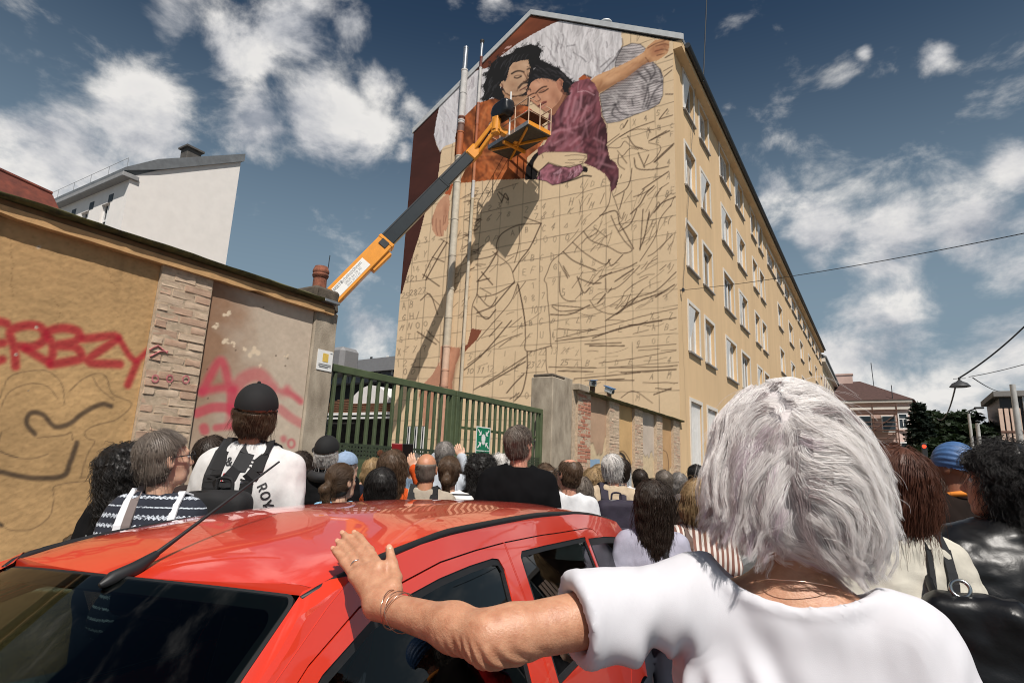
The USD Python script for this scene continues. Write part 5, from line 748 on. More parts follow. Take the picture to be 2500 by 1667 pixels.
scf = thing('scaffolding', 'brown tube scaffolding with deck boards along the pink corner house', 'scaffolding')
for x in np.arange(xl, xc+.1, 2.6): obj('standard', MB().tube([(x, YP-1.2, 0), (x, YP-1.2, zt-.3)], .06, 6).tube([(x, YP-.3, 0), (x, YP-.3, zt-.3)], .06, 6), rust_sc, scf)
for z in np.arange(2.1, zt, 2.05): obj('deck', MB().box((xl, YP-1.25, z), (xc, YP-.25, z+.08)), rust_sc, scf); obj('guard_rail', MB().tube([(xl, YP-1.25, z+1.0), (xc, YP-1.25, z+1.0)], .05, 5).tube([(xl, YP-1.25, z+.5), (xc, YP-1.25, z+.5)], .05, 5), rust_sc, scf)
for k, z in enumerate(np.arange(2.1, zt-2, 2.05)): obj('brace', MB().tube([(xc-2.6, YP-1.3, z), (xc, YP-1.3, z+2.05)], .05, 5), rust_sc, scf)
gb_ = thing('glass_building', 'dark glass office building with pale pilasters at the right edge', 'building'); YG = 60.0
gx, gz = ony(2430, 958, YG)[0], ony(2432, 960, YG)[2]; gx2 = ony(2462, 945, YG)[0]
obj('core', MB().box((gx+.2, YG+.2, 0), (gx+16, YG+7, gz-.3)), mat('dark_cladding', (.02, .022, .025), .4, .1), gb_); obj('roof_slab', MB().box((gx-.2, YG-.3, gz-.3), (gx+16, YG+7, gz+.15), .03), mat('roof_slab_grey', (.2, .19, .18), .7, .1), gb_)
for k in range(4): obj('pilaster', MB().box((gx+.05+k*.36, YG-.02, 0), (gx+.3+k*.36, YG+.25, gz-1.2)), mat('pale_stone', S(222, 194, 176, .9), .8, .08), gb_)
for z in (1.2, 3.6, 5.9): obj('spandrel', MB().box((gx+.02, YG-.06, z), (gx+1.5, YG-.022, z+.16)), rust_sc, gb_)
for k in range(6):
    for z in np.arange(.4, gz-1, 2.2): o = obj('window', MB().box((gx+1.7+k*1.5, YG+.02, z), (gx+3.1+k*1.5, YG+.18, z+2.05)), glass('curtain_glass', (.03, .045, .05), .02), gb_)
    obj('mullion', MB().box((gx+1.58+k*1.5, YG-.1, 0), (gx+1.68+k*1.5, YG+.2, gz-.3)), steelm, gb_)
def pole(name, label, px, pt, y, r, cat='pole'):
    q = ony(*px, y); a = ony(*pt, y); t = thing(name, label, cat, (q[0], y, 0)); hgt = a[2]; obj('shaft', MB().tube([(0, 0, 0), (0, 0, hgt*.55), (0, 0, hgt)], [r, r*.85, r*.7], 12), mat('pale_pole', (.46, .45, .43), .6, .15, 4), t, 40); return t, hgt
t, hh = pole('street_lamp', 'slim street lamp with short curved arm in front of the dark trees', (2374, 1085), (2364, 1010), 55.0, .13, 'street lamp')
obj('lamp_arm', MB().tube([(0, 0, hh-.05), (.1, 0, hh+.25), (.5, 0, hh+.4)], .05, 8), dkm, t); obj('lamp_head', MB().box((.35, -.12, hh+.36), (.95, .12, hh+.5), .04), dkm, t)
pole('overhead_line_pole', 'thicker pale pole right of the slim street lamp', (2392, 1085), (2386, 1033), 52.0, .17)
t, _ = pole('overhead_line_pole', 'grey steel pole in front of the glass building', (2498, 1130), (2482, 938), 24.0, .11)
tl = thing('traffic_light', 'small traffic light showing red, below the conifer', 'traffic light', (ony(2258, 1110, 48)[0], 48, 0)); hz = ony(2258, 1100, 48)[2]
obj('pole', MB().tube([(0, 0, 0), (0, 0, hz+.5)], .06, 8), dkm, tl); obj('housing', MB().box((-.16, -.12, hz-.45), (.16, .1, hz+.5), .04), dkm, tl)
em = usdkit.material(stage, '/World/Looks/red_signal', {'e': ('emission', dict(color=(1, .05, .02), strength=3.0))}, [], surface='e.emission'); obj('red_lens', MB().tube([(0, -.125, hz+.28), (0, -.14, hz+.28)], .12, 14), em, tl)
# wires and the hanging lamp
wire = mat('wire_black', (.015, .016, .018), .5, .1)
def span(label, a, b, sag, r=.014, n=24):
    t = np.linspace(0, 1, n)[:, None]; p = np.asarray(a)*(1-t)+np.asarray(b)*t; p[:, 2] -= (4*sag*t*(1-t))[:, 0]; return obj('overhead_cable', MB().tube(p, r, 6), wire, '/World', True, label=label, cat='cable')
hl = ony(2342, 928, 27.0); sl = thing('hanging_street_lamp', 'dark street lamp shade hanging from a cable over the street', 'street lamp', hl)
obj('shade', lathe([(.0, .0), (.05, 0), (.10, -.05), (.24, -.12), (.33, -.24), (.30, -.25), (.0, -.22)], 24), mat('lamp_shade_grey', (.05, .052, .055), .45, .2), sl, 40); obj('clamp', MB().box((-.03, -.06, -.02), (.03, .06, .1)).bar((-.18, 0, .06), (.2, .05, .07), .02, .02), dkm, sl)
span('thick cable rising from the hanging lamp to the right edge', hl+EZ*.08, dep(2600, 690, 20), .25, .028); span('cable running down from the hanging lamp to the conifer', hl-EZ*.1+(-.1, 0, 0), ony(2288, 1021, 45), .55, .03)
span('thin cable right of the hanging lamp, below the thick one', ony(2365, 920, 27), dep(2650, 840, 18), .1, .012); span('thin cable slanting down from the lamp to the glass building', ony(2375, 922, 27), ony(2440, 955, 59), .1, .02)
eh = np.array([XF+.1, *onx(1668, 708, XF+.1)[1:]]); span('long thin cable crossing the street from the sand facade', eh, dep(2620, 545, 9), .12, .008); obj('cable_hook', MB().tube([eh-(.12, 0, 0), eh], .02, 6).box(eh-(.03, .05, .05), eh+(.03, .05, .05)), dkm, bd)
up = onx(1717, 200, XF+.42); span('black cable rising from the eaves to the top of the picture', up, dep(1736, -260, 34), .0, .024); span('thin lead running down the facade from the eaves', up-(.3, 0, .2), onx(1667, 715, XF+.04), .0, .008)
# parked van and yellow sign far down the street
vn = thing('parked_van', 'pale van far down the street behind the crowd', 'van', (ony(2285, 1165, 30)[0], 30, 0)); obj('body', MB().prism(Polygon([(-.95, .35), (.95, .35), (.95, 1.2), (.78, 1.95), (-.78, 1.95), (-.95, 1.2)]).buffer(.05), (0, 0, 0), (1, 0, 0), EZ, (0, 4.6, 0)), mat('van_paint', (.55, .56, .57), .3, .05, coat=.5), vn, 40); obj('rear_window', MB().box((-.65, -.02, 1.25), (.65, -.005, 1.75)), pane_dark, vn)
for sx in (-.8, .8):
    for sy in (.9, 3.7): obj('wheel', MB().tube([(sx-.1, sy, .34), (sx+.1, sy, .34)], .34, 16), mat('rubber', ()), vn, 40)
ys_ = thing('yellow_sign', 'small yellow shop sign at the foot of the corner house', 'sign', ony(2232, 1137, 70)); obj('panel', MB().box((-.9, -.05, -.6), (.9, .05, .7), .02), mat('sign_yellow', S(200, 176, 60), .5, .1), ys_); obj('post', MB().box((-.06, -.04, -2.4), (.06, .04, -.6)), dkm, ys_)
# ------------------------------------------------------------------ the red car
PSI = math.radians(10); CO = np.array([-1.463, .774, 0.0]); CW, CU = np.array([math.cos(PSI), math.sin(PSI), 0]), np.array([-math.sin(PSI), math.cos(PSI), 0])
red = mat('red_car_paint', (.66, .040, .016), .28, .03, 2, coat=1.0, spec=.5); blackr = mat('black_rubber_trim', (.012, .012, .013), .55, .15, 20); seatm = mat('dark_seat_cloth', (.03, .032, .036), .9, .2, 30); dashm = mat('dash_plastic', (.02, .021, .023), .7, .1)
def see_through(name, tint, rough=.0):
    n = {'t': ('transparent_bsdf', dict(color=tint)), 'g': ('glossy_bsdf', dict(color=(1, 1, 1), roughness=rough)), 'f': ('fresnel', dict(IOR=1.33)), 'm': ('mix_closure', {})}
    LOOK[name] = usdkit.material(stage, '/World/Looks/'+name, n, [('f.fac', 'm.fac'), ('t.BSDF', 'm.closure1'), ('g.BSDF', 'm.closure2')], surface='m.closure'); return LOOK[name]
cglass = see_through('car_glass', (.26, .32, .31)); cglass2 = see_through('privacy_glass', (.13, .16, .16))
RU = [-1.0, -.06, .04, .2, .355, .6, 1.236, 1.75, 2.134, 2.5, 2.75, 2.95]; RZ = [1.30, 1.352, 1.380, 1.410, 1.427, 1.447, 1.452, 1.437, 1.413, 1.375, 1.341, 1.30]
from scipy.interpolate import PchipInterpolator
rail = PchipInterpolator(RU, RZ)
def wside(u, z):
    u, z = np.asarray(u, float), np.asarray(z, float)
    w = .50+np.maximum(0, 1.43-z)*.40; w = np.where(z < .93, .70+.05*np.sin(np.clip((.93-z)/.45, 0, 1)*np.pi/2)-.05*np.clip((.45-z)/.25, 0, 1)**2, w)
    return w-.05*np.clip(-.5-u, 0, 9)**2-.045*np.clip(u-2.1, 0, 9)**2
def roofz(w, u):
    w, u = np.asarray(w, float), np.asarray(u, float); s = np.abs(w)/.49
    z = rail(u)-.012*np.clip((s-.86)/.14, 0, 1)**2+.034*(1-s**2.2)*np.clip(.55+u*.9, .35, 1)
    return z+.006*(1/(1+np.exp((np.abs(w)-.27)/.006)))*np.clip(u*2, 0, 1)
def panel(poly, fmap, cell=.07, skirt=.018, inward=None):
    """A sheet: the polygon cut into cells, mapped into space, with its edges turned in."""
    V, Fc, n = [], [], 0
    for g in getattr(poly, 'geoms', [poly]):
        x0, y0, x1, y1 = g.bounds
        for i in range(int((x1-x0)/cell)+1):
            for j in range(int((y1-y0)/cell)+1):
                c = g.intersection(sbox(x0+i*cell, y0+j*cell, x0+(i+1)*cell, y0+(j+1)*cell))
                for q in getattr(c, 'geoms', [c]):
                    if q.geom_type != 'Polygon' or q.area < 1e-7: continue
                    v, f = trimesh.creation.triangulate_polygon(q, engine='earcut'); V.append(v); Fc.append(f+n); n += len(v)
    v, f = np.vstack(V), np.vstack(Fc); m = trimesh.Trimesh(np.column_stack([v, 0*v[:, 0]]), f, process=False); m.merge_vertices(digits_vertex=5)
    v2 = m.vertices[:, :2]; v3 = fmap(v2[:, 0], v2[:, 1]); N = trimesh.Trimesh(v3, m.faces, process=False); f = N.faces
    if inward is not None and (N.face_normals*inward).sum() > 0: f = f[:, ::-1]
    out = MB().add(v3, f)
    if skirt and inward is not None:
        for g in getattr(poly, 'geoms', [poly]):
            for r in [g.exterior]+list(g.interiors):
                q = np.array(r.segmentize(cell*.7).coords)[:-1]; a = fmap(q[:, 0], q[:, 1]); b = a+np.asarray(inward)*skirt; k = np.arange(len(q)); j = (k+1) % len(q); L = len(q)
                out.add(np.vstack([a, b]), np.vstack([np.stack([k, j, j+L, k+L], 1)]))
    return out
car = thing('red_car', 'red hatchback parked along the wall, its roof filling the lower left foreground', 'car', CO+CW*.044-np.array([0, 0, .0155]), PSI)
UsdGeom.Xformable(stage.GetPrimAtPath(car)).AddRotateYOp().Set(-1.8)   # the road falls towards the kerb
SIDE = lambda sg, off=0.0: (lambda u, z: np.stack([sg*(wside(u, z)+off), u, z], 1))
us = np.linspace(-.06, 2.75, 60); ditch = list(zip(us, rail(us)-.012))
bodyP = Polygon([(-.80, .94), (-.45, 1.12), (-.12, 1.30)]+ditch+[(2.86, 1.27), (3.0, 1.12), (3.06, .9), (3.08, .35), (2.7, .22), (-1.2, .22), (-1.36, .4), (-1.36, .70), (-1.2, .84)])
arch = unary_union([shapely.Point(-.72, .29).buffer(.34), shapely.Point(2.22, .29).buffer(.34)])
door1 = Polygon([(-.62, .98), (-.35, 1.125), (-.08, 1.264), (.094, 1.325), (.258, 1.345), (.476, 1.367), (.70, 1.373), (.925, 1.374), (.945, 1.2), (.93, 1.0), (.90, .6), (.88, .30), (-.34, .30), (-.40, .55), (-.52, .75)])
door2 = Polygon([(.938, 1.374), (1.3, 1.367), (1.541, 1.358), (1.972, 1.345), (2.08, 1.334), (2.13, 1.315), (2.165, 1.28), (2.16, 1.1), (2.12, .92), (2.0, .72), (1.86, .60), (1.82, .30), (.893, .30), (.913, .6), (.943, 1.0), (.958, 1.2)])
win1 = Polygon([(-.52, .97), (-.3, 1.10), (-.047, 1.232), (.128, 1.285), (.294, 1.307), (.448, 1.320), (.632, 1.327), (.80, 1.328), (.838, 1.322), (.853, 1.297), (.835, 1.2), (.79, 1.0), (.78, .955)])
win2 = Polygon([(1.045, 1.312), (1.062, 1.323), (1.3, 1.318), (1.895, 1.300), (1.90, 1.15), (1.86, .955), (1.01, .955), (1.03, 1.1)])
quart = Polygon([(1.955, 1.290), (2.245, 1.274), (2.60, 1.243), (2.68, 1.225), (2.76, 1.13), (2.72, 1.06), (1.95, .99)])
shell = bodyP.difference(arch).difference(door1.buffer(.004)).difference(door2.buffer(.004)).difference(quart.buffer(.012))
for sg in (1, -1):
    inw = (-sg, 0, -.2)
    obj('body_side', panel(shell, SIDE(sg), .08, .02, inw), red, car, 35)
    for dn, dp, wp, gm in (('front_door', door1, win1, cglass), ('rear_door', door2.difference(quart.buffer(.012)), win2, cglass2)):
        o = obj(dn, panel(dp.difference(wp.buffer(.014)), SIDE(sg), .08, .022, inw), red, car, 35)
        obj('seal', panel(wp.buffer(.0135).difference(wp.buffer(-.006)), SIDE(sg, -.004), .12, .012, inw), blackr, o, 35); obj('pane', panel(wp.buffer(.004), SIDE(sg, -.009), .12, 0, inw), gm, o, True)
        if sg == 1: c = np.array(wp.centroid.coords[0]); obj('door_handle', MB().bar((wside(dp.bounds[2]-.2, .82)+.02, dp.bounds[2]-.28, .83), (wside(dp.bounds[2]-.1, .82)+.02, dp.bounds[2]-.1, .835), .03, .035, bev=.01), red, o)
    o = obj('quarter_glass', panel(quart, SIDE(sg, -.006), .12, 0, inw), cglass2, car, True); obj('seal', panel(quart.buffer(.011).difference(quart.buffer(-.02)), SIDE(sg, -.003), .12, .01, inw), blackr, o, 35)
    obj('door_gap', panel(unary_union([door1, door2]).buffer(.012).difference(unary_union([door1, door2]).buffer(-.02)), SIDE(sg, -.016), .15, 0, inw), blackr, car)
    obj('pillar_trim', panel(Polygon([(.86, 1.32), (1.04, 1.315), (1.0, .97), (.80, .97)]), SIDE(sg, -.02), .12, 0, inw), blackr, car)
    obj('roof_moulding', MB().tube([(sg*(.494), u, rail(u)-.010) for u in np.linspace(.10, 2.72, 40)], .011, 8), blackr, car, 50)
    obj('rear_lamp', panel(Polygon([(2.86, 1.18), (2.98, 1.12), (3.04, .9), (2.94, .88)]), SIDE(sg, .004), .1, .03, inw), mat('lamp_red', (.35, .01, .01), .15, .05), car)
    for u in (-.72, 2.22):
        o = obj('wheel', lathe([(.0, -.09), (.2, -.09), (.28, -.09), (.29, -.05), (.29, .05), (.28, .09), (.2, .085), (.0, .07)], 28).apply_transform(trimesh.transformations.rotation_matrix(sg*math.pi/2, (0, 1, 0))).apply_translation((sg*.63, u, .29)), mat('rubber', ()), car, 40); obj('rim', MB().tube([(sg*.70, u, .29), (sg*.722, u, .29)], .19, 20), steelm, o)
roofP = Polygon([(w, .03-.07*(1-(w/.485)**2)) for w in np.linspace(-.485, .485, 25)]+[(w, 2.76-.02*(w/.485)**2) for w in np.linspace(.485, -.485, 25)])
obj('roof', panel(roofP, lambda w, u: np.stack([w, u, roofz(w, u)], 1), .06, .02, (0, 0, -1)), red, car, 35)
def wsf(s, t): return np.stack([s*(.455+.165*t), .012-.74*t-.07*(1-s**2)*(1-.2*t), rail(np.full(np.shape(t), .012))-.010-.435*t+.019*(1-np.abs(s)**2.2)*(1-t)+.03*(1-s**2)*t], 1)
S2 = lambda a, b, c, d, r=.06: sbox(a, c, b, d).buffer(-r).buffer(r)
wsP = S2(-1, 1, .0, 1, .05)
obj('windscreen', panel(wsP.buffer(-.015), wsf, .09, 0, (0, .5, -.5)), cglass, car, True)
obj('windscreen_surround', panel(wsP.difference(S2(-.955, .955, .055, .93, .06)), lambda s, t: wsf(s, t)+(0, .0, -.004), .08, .012, (0, .5, -.5)), blackr, car, 40)
for sg in (1, -1):   # A pillars: from the glass edge to the door line
    t = np.linspace(0, 1, 26); a = wsf(np.full(26, sg*1.012), t)+np.array([0, 0, .004]); cu_ = np.interp(t, [0, .12, .35, .68, 1], [.10, -.0, -.2, -.5, -.80]); cz_ = np.interp(t, [0, .12, .35, .68, 1], [1.388, 1.345, 1.245, 1.095, .945]); b = np.stack([sg*(wside(cu_, cz_)+.001), cu_, cz_], 1); m_ = a*.5+b*.5+np.array([sg*.006, -.004, .008])
    v = np.vstack([a, m_, b]); k = np.arange(25); q = np.vstack([np.stack([k, k+1, k+27, k+26], 1), np.stack([k+26, k+27, k+53, k+52], 1)]); obj('windscreen_pillar', (v, q if sg > 0 else q[:, ::-1]), red, car, True)
    t = np.linspace(0, 1, 20); c1 = np.stack([sg*.494+0*t, np.linspace(-.045, .06, 20), rail(np.linspace(-.045, .06, 20))-.008], 1); obj('pillar_moulding', MB().tube([(sg*.470, .0, rail(.0)-.014), (sg*.484, .03, rail(.03)-.012), (sg*.492, .07, rail(.07)-.010), (sg*.494, .14, rail(.14)-.010)], [.007, .010, .011, .011], 8), blackr, car, True)
    pp = np.stack([np.interp(np.linspace(0, 1, 12), [0, 1], [.115, -.05]), np.interp(np.linspace(0, 1, 12), [0, .5, 1], [1.395, 1.34, 1.285])], 1)
obj('bonnet', panel(Polygon([(-.60, -.80), (.60, -.80), (.56, -1.1), (.48, -1.34), (-.48, -1.34), (-.56, -1.1)]), lambda w, u: np.stack([w, u, .93+.03*(1-(w/.6)**2)-.16*np.clip(-.8-u, 0, 1)-.25*np.clip(-1.1-u, 0, 1)**2], 1), .08, .02, (0, 0, -1)), red, car, 35); obj('scuttle', MB().box((-.60, -.86, .86), (.60, -.72, .93), .02), blackr, car)
obj('front_bumper', MB().box((-.66, -1.42, .22), (.66, -1.30, .72), .05), red, car); obj('tailgate', panel(S2(-.52, .52, .35, 1.02, .05), lambda w, z: np.stack([w, 3.05+.04*(1-(w/.6)**2)-.03*(z-.6), z], 1), .1, .02, (0, -1, 0)), red, car, 35)
obj('rear_window', panel(S2(-.47, .47, 0, 1, .08), lambda w, t: np.stack([w*(1+.12*t), 2.78+.25*t+.03*(1-(w/.5)**2), rail(2.76)+.02-.34*t], 1), .1, 0, (0, -1, -.3)), cglass2, car, True); obj('rear_bumper', MB().box((-.66, 2.98, .25), (.66, 3.14, .6), .05), red, car)
obj('roof_lining', panel(Polygon([(-.45, .06), (.45, .06), (.45, 2.7), (-.45, 2.7)]), lambda w, u: np.stack([w, u, roofz(w, u)-.03], 1), .15, 0, (0, 0, 1)), mat('grey_lining', (.18, .18, .18), .9, .1), car, True)
obj('floor_pan', MB().box((-.66, -1.3, .2), (.66, 3.0, .3)), dashm, car); obj('dashboard', MB().box((-.6, -.72, .55), (.6, -.30, .90), .06), dashm, car)
for sx in (-.33, .33):
    obj('seat', MB().box((sx-.24, .15, .3), (sx+.24, .68, .52), .06).obox((sx, .78, .80), (.23, 0, 0), (0, .09, .02), (0, .09, .36), .06), seatm, car); obj('headrest', MB().obox((sx, .87, 1.20), (.13, 0, 0), (0, .05, .01), (0, .02, .09), .03).bar((sx, .84, 1.0), (sx, .86, 1.15), .1, .02), seatm, car)
obj('rear_seat', MB().box((-.6, 1.45, .3), (.6, 1.95, .52), .06).obox((0, 2.05, .82), (.58, 0, 0), (0, .09, .02), (0, .09, .34), .06), seatm, car)
obj('steering_wheel', MB().tm(trimesh.creation.torus(.18, .014).apply_transform(trimesh.transformations.rotation_matrix(math.radians(65), (1, 0, 0))).apply_translation((.33, -.12, .86))).bar((.33, -.3, .78), (.33, -.12, .86), .05, .05), dashm, car)
obj('rear_view_mirror', MB().box((-.11, .02, 1.27), (.11, .05, 1.33), .015).bar((0, .03, 1.32), (0, -.02, 1.37), .02, .02), dashm, car)
for s, t, w, h, m_ in ((-.86, .62, .13, .16, mat('sticker_mint', S(170, 214, 200), .5, .05)), (-.86, .62, .10, .10, mat('sticker_green', S(10, 60, 60), .5, .05))): obj('toll_sticker', panel(S2(s-w/2, s+w/2, t-h/2, t+h/2, .005), lambda a, b: wsf(a, b)+(0, .004 if w > .11 else .0025, -.004 if w > .11 else -.0025), .1, 0, (0, .5, -.5)), m_, car)
# aerial on the roof
ab = np.array([-.10, .10]); az_ = float(roofz(ab[0], ab[1]))
def on_plane_w(px, py, w): d = ray(px, py); n = CW; t = ((w-(EYE-CO)@n))/(d@n); P = EYE+d*t-CO; return np.array([P@CW, P@CU, P[2]])
bs = None
for w in np.linspace(-.44, .3, 80):
    P = on_plane_w(298, 1398, w)
    if P[2] <= roofz(w, P[1]): bs = P
    elif bs is not None: break
if bs is None: bs = np.array([ab[0], ab[1], az_])
tp = on_plane_w(688, 1114, bs[0]); dr = (tp-bs)/np.linalg.norm(tp-bs)
v = trimesh.creation.icosphere(3, 1).vertices*np.array([.016, .05, .016]); v[:, 2] = np.maximum(v[:, 2], -.004)
obj('aerial_foot', MB().tube([bs+(0, -.045, -.004), bs+(0, -.02, .006), bs+(0, .03, .02), bs+dr*.09], [.006, .016, .016, .008], 12), blackr, car, True)
obj('aerial_rod', MB().tube([bs+dr*.06, bs+dr*.16, tp], [.0075, .0045, .0028], 8), blackr, car, True)
# ------------------------------------------------------------------ figures: signed distances, meshed by surface nets
from scipy.spatial import cKDTree
def snet(fn, lo, hi, h):
    lo, hi = np.asarray(lo, float), np.asarray(hi, float); n = np.ceil((hi-lo)/h).astype(int)+1
    G = np.stack(np.meshgrid(*[lo[k]+h*np.arange(n[k]) for k in range(3)], indexing='ij'), -1); D = fn(G.reshape(-1, 3)).reshape(n)
    ins = D < 0; c = [ins[i:n[0]-1+i, j:n[1]-1+j, k:n[2]-1+k] for i in (0, 1) for j in (0, 1) for k in (0, 1)]
    cnt = sum(x.astype(np.int8) for x in c); act = (cnt > 0) & (cnt < 8); ids = -np.ones(act.shape, int); ids[act] = np.arange(act.sum()); I = np.argwhere(act)
    acc, num = np.zeros((len(I), 3)), np.zeros(len(I))
    for ax in range(3):
        o = [a for a in range(3) if a != ax]
        for da in (0, 1):
            for db in (0, 1):
                p = I.copy(); p[:, o[0]] += da; p[:, o[1]] += db; q = p.copy(); q[:, ax] += 1
                a, b = D[tuple(p.T)], D[tuple(q.T)]; m = (a < 0) != (b < 0); t = np.where(m, a/np.where(m, a-b, 1), 0); pt = p.astype(float); pt[:, ax] += t
                acc[m] += pt[m]; num[m] += 1
    V = lo+h*acc/np.maximum(num, 1)[:, None]; Fs = []
    for ax in range(3):
        o = [(ax+1) % 3, (ax+2) % 3]; sl = [slice(None)]*3; sl[ax] = slice(0, n[ax]-1); a = ins[tuple(sl)]; sl[ax] = slice(1, n[ax]); b = ins[tuple(sl)]
        E = np.argwhere(a != b); E = E[(E[:, o[0]] > 0) & (E[:, o[1]] > 0) & (E[:, o[0]] < n[o[0]]-1) & (E[:, o[1]] < n[o[1]]-1)]; s = a[tuple(E.T)]
        def cell(d0, d1): p = E.copy(); p[:, o[0]] -= d0; p[:, o[1]] -= d1; return ids[tuple(p.T)]
        q = np.stack([cell(1, 1), cell(0, 1), cell(0, 0), cell(1, 0)], 1); q[~s] = q[~s][:, ::-1]; Fs.append(q)
    q = np.vstack(Fs); return V, np.vstack([q[:, [0, 1, 2]], q[:, [0, 2, 3]]])
def smin(a, b, k):
    if a is None: return b
    h = np.clip(.5+.5*(b-a)/k, 0, 1); return b*(1-h)+a*h-k*h*(1-h)
def cap(p, a, b, ra, rb, sc=None):
    if sc is not None: p, a, b = p*sc, np.asarray(a)*sc, np.asarray(b)*sc
    a, b = np.asarray(a, float), np.asarray(b, float); d = b-a; t = np.clip(((p-a)@d)/max(d@d, 1e-9), 0, 1); return np.linalg.norm(p-a-t[:, None]*d, axis=1)-(ra+(rb-ra)*t)
def ell(p, c, r): q = (p-np.asarray(c))/np.asarray(r); l = np.linalg.norm(q, axis=1); return (l-1)*np.min(r)*.6+(l-1)*np.mean(r)*.4
def relax(v, f, it=6):
    """Taubin smoothing whose steps cannot run away at pinched corners."""
    from scipy.sparse import coo_matrix
    e = np.vstack([f[:, [0, 1]], f[:, [1, 2]], f[:, [2, 0]]]); e = np.vstack([e, e[:, ::-1]]); A = coo_matrix((np.ones(len(e)), (e[:, 0], e[:, 1])), shape=(len(v), len(v))).tocsr(); A.data[:] = 1; dg = np.maximum(np.asarray(A.sum(1)).ravel(), 1)[:, None]
    p, lim = v.copy(), 1.2*np.median(np.linalg.norm(v[f[:, 0]]-v[f[:, 1]], axis=1))
    for k in range(2*it): p = p+(.5 if k % 2 == 0 else -.52)*(A@p/dg-p)
    d = p-v; l = np.linalg.norm(d, axis=1, keepdims=True); return v+d*np.minimum(1, lim/np.maximum(l, 1e-9)), f
def head_sdf(p, fem=0):
    """A head about its own middle, facing +y, with its neck; the crown is at z = .118, the chin at -.115."""
    d = ell(p, (0, -.014, .028), (.076, .098, .09)); d = smin(d, ell(p, (0, .03, -.03), (.06, .066, .082)), .03); d = smin(d, cap(p, (-.028, .042, -.088), (.028, .042, -.088), .024, .024), .03); d = smin(d, cap(p, (0, .062, -.092), (0, .066, -.098), .017, .017), .02)
    d = smin(d, cap(p, (-.03, .078, .026), (.03, .078, .026), .012, .012), .015)
    for s in (-1, 1): d = np.maximum(d, -(np.linalg.norm(p-(s*.031, .098, .006), axis=1)-.016)*.8); d = smin(d, cap(p, (s*.045, .062, -.02), (s*.03, .07, -.03), .014, .012), .015)
    d = smin(d, cap(p, (0, .086, .012), (0, .108, -.028), .008, .012), .012); d = smin(d, cap(p, (-.012, .098, -.034), (.012, .098, -.034), .008, .008), .008); d = smin(d, cap(p, (-.016, .086, -.06), (.016, .086, -.06), .007, .007), .006); d = smin(d, cap(p, (-.013, .085, -.071), (.013, .085, -.071), .008, .008), .006)
    for s in (-1, 1):
        e = ell(p, (s*.079, -.008, -.006), (.011, .021, .034)); e = np.maximum(e, -ell(p, (s*.09, .0, -.004), (.009, .011, .02))); d = smin(d, e, .008)
    return smin(d, cap(p, (0, -.02, -.07), (0, -.045, -.21), .052 if fem else .058, .056 if fem else .064), .03)
def torso_sdf(p, fem=0, fat=0.0):
    sh = .155 if fem else .178
    d = cap(p, (0, 0, 1.0), (0, -.005, 1.30), .145+fat, .155+fat, (1, 1.45, 1)); d = smin(d, cap(p, (-.085, -.005, 1.27), (.085, -.005, 1.27), .115+fat, .115+fat, (1, 1.15, 1)), .06)
    d = smin(d, cap(p, (-sh, -.012, 1.405), (sh, -.012, 1.405), .052, .052), .07); d = smin(d, cap(p, (-.05, -.03, 1.44), (.05, -.03, 1.44), .05, .05), .05); d = smin(d, cap(p, (-.07, -.01, .93), (.07, -.01, .93), .115+fat, .115+fat, (1, 1.05, 1)), .06)
    if fem:
        for s in (-1, 1): d = smin(d, ell(p, (s*.075, .10, 1.22), (.062, .06, .065)), .04)
    return d
POSES = {'down': ((.245, -.05, 1.11), (.235, .07, .87)), 'raise': ((.27, .17, 1.36), (.13, .22, 1.62)), 'hip': ((.30, -.08, 1.14), (.20, .08, 1.02))}
def arm_pts(pose, s, fem): e, w = POSES[pose]; sh = .165 if fem else .19; return np.array([s*sh, -.012, 1.39]), np.array([s*e[0]*(.94 if fem else 1), e[1], e[2]]), np.array([s*w[0]*(.94 if fem else 1), w[1], w[2]])
def arms_sdf(p, poses, fem, fore=True, infl=0.0):
    d = None
    for s, ps in zip((-1, 1), poses):
        a, e, w = arm_pts(ps, s, fem); d = smin(d, smin(cap(p, a, e, .05+infl, .041+infl), cap(p, e, w, .041+infl, .028+infl), .02), .01) if fore else smin(d, cap(p, a, a+(e-a)*.62, .056+infl, .058+infl), .01)
    return d
def hand_sdf(p, w, dr, palm):
    """A relaxed hand: wrist at w, fingers towards dr, palm facing palm."""
    dr = dr/np.linalg.norm(dr); palm = palm-dr*(palm@dr); palm /= np.linalg.norm(palm); sd = np.cross(dr, palm); d = cap(p, w, w+dr*.03, .024, .026)
    for k, (o, L) in enumerate(((-.030, .066), (-.010, .078), (.010, .074), (.029, .058))):
        b = w+dr*.085+sd*o; d = smin(d, cap(p, w+dr*.02+sd*o*.6, b, .014, .0125), .014); m_ = b+dr*L*.5+palm*.008; d = smin(d, cap(p, b, m_, .0098, .009), .005); d = np.minimum(d, cap(p, m_, m_+dr*L*.42+palm*.022, .009, .0075))
    t = w+dr*.045-sd*.045+palm*.012; d = smin(d, cap(p, w+dr*.015-sd*.012, t, .016, .0125), .012); return np.minimum(d, cap(p, t, t+dr*.042-sd*.008+palm*.012, .0115, .009))
CACHE = {}
def cached(key, fn):
    if key not in CACHE: CACHE[key] = fn()
    return CACHE[key]
def base_head(fem): return cached(('head', fem), lambda: relax(*snet(lambda p: head_sdf(p, fem), (-.11, -.15, -.22), (.11, .14, .14), .0065), 3))
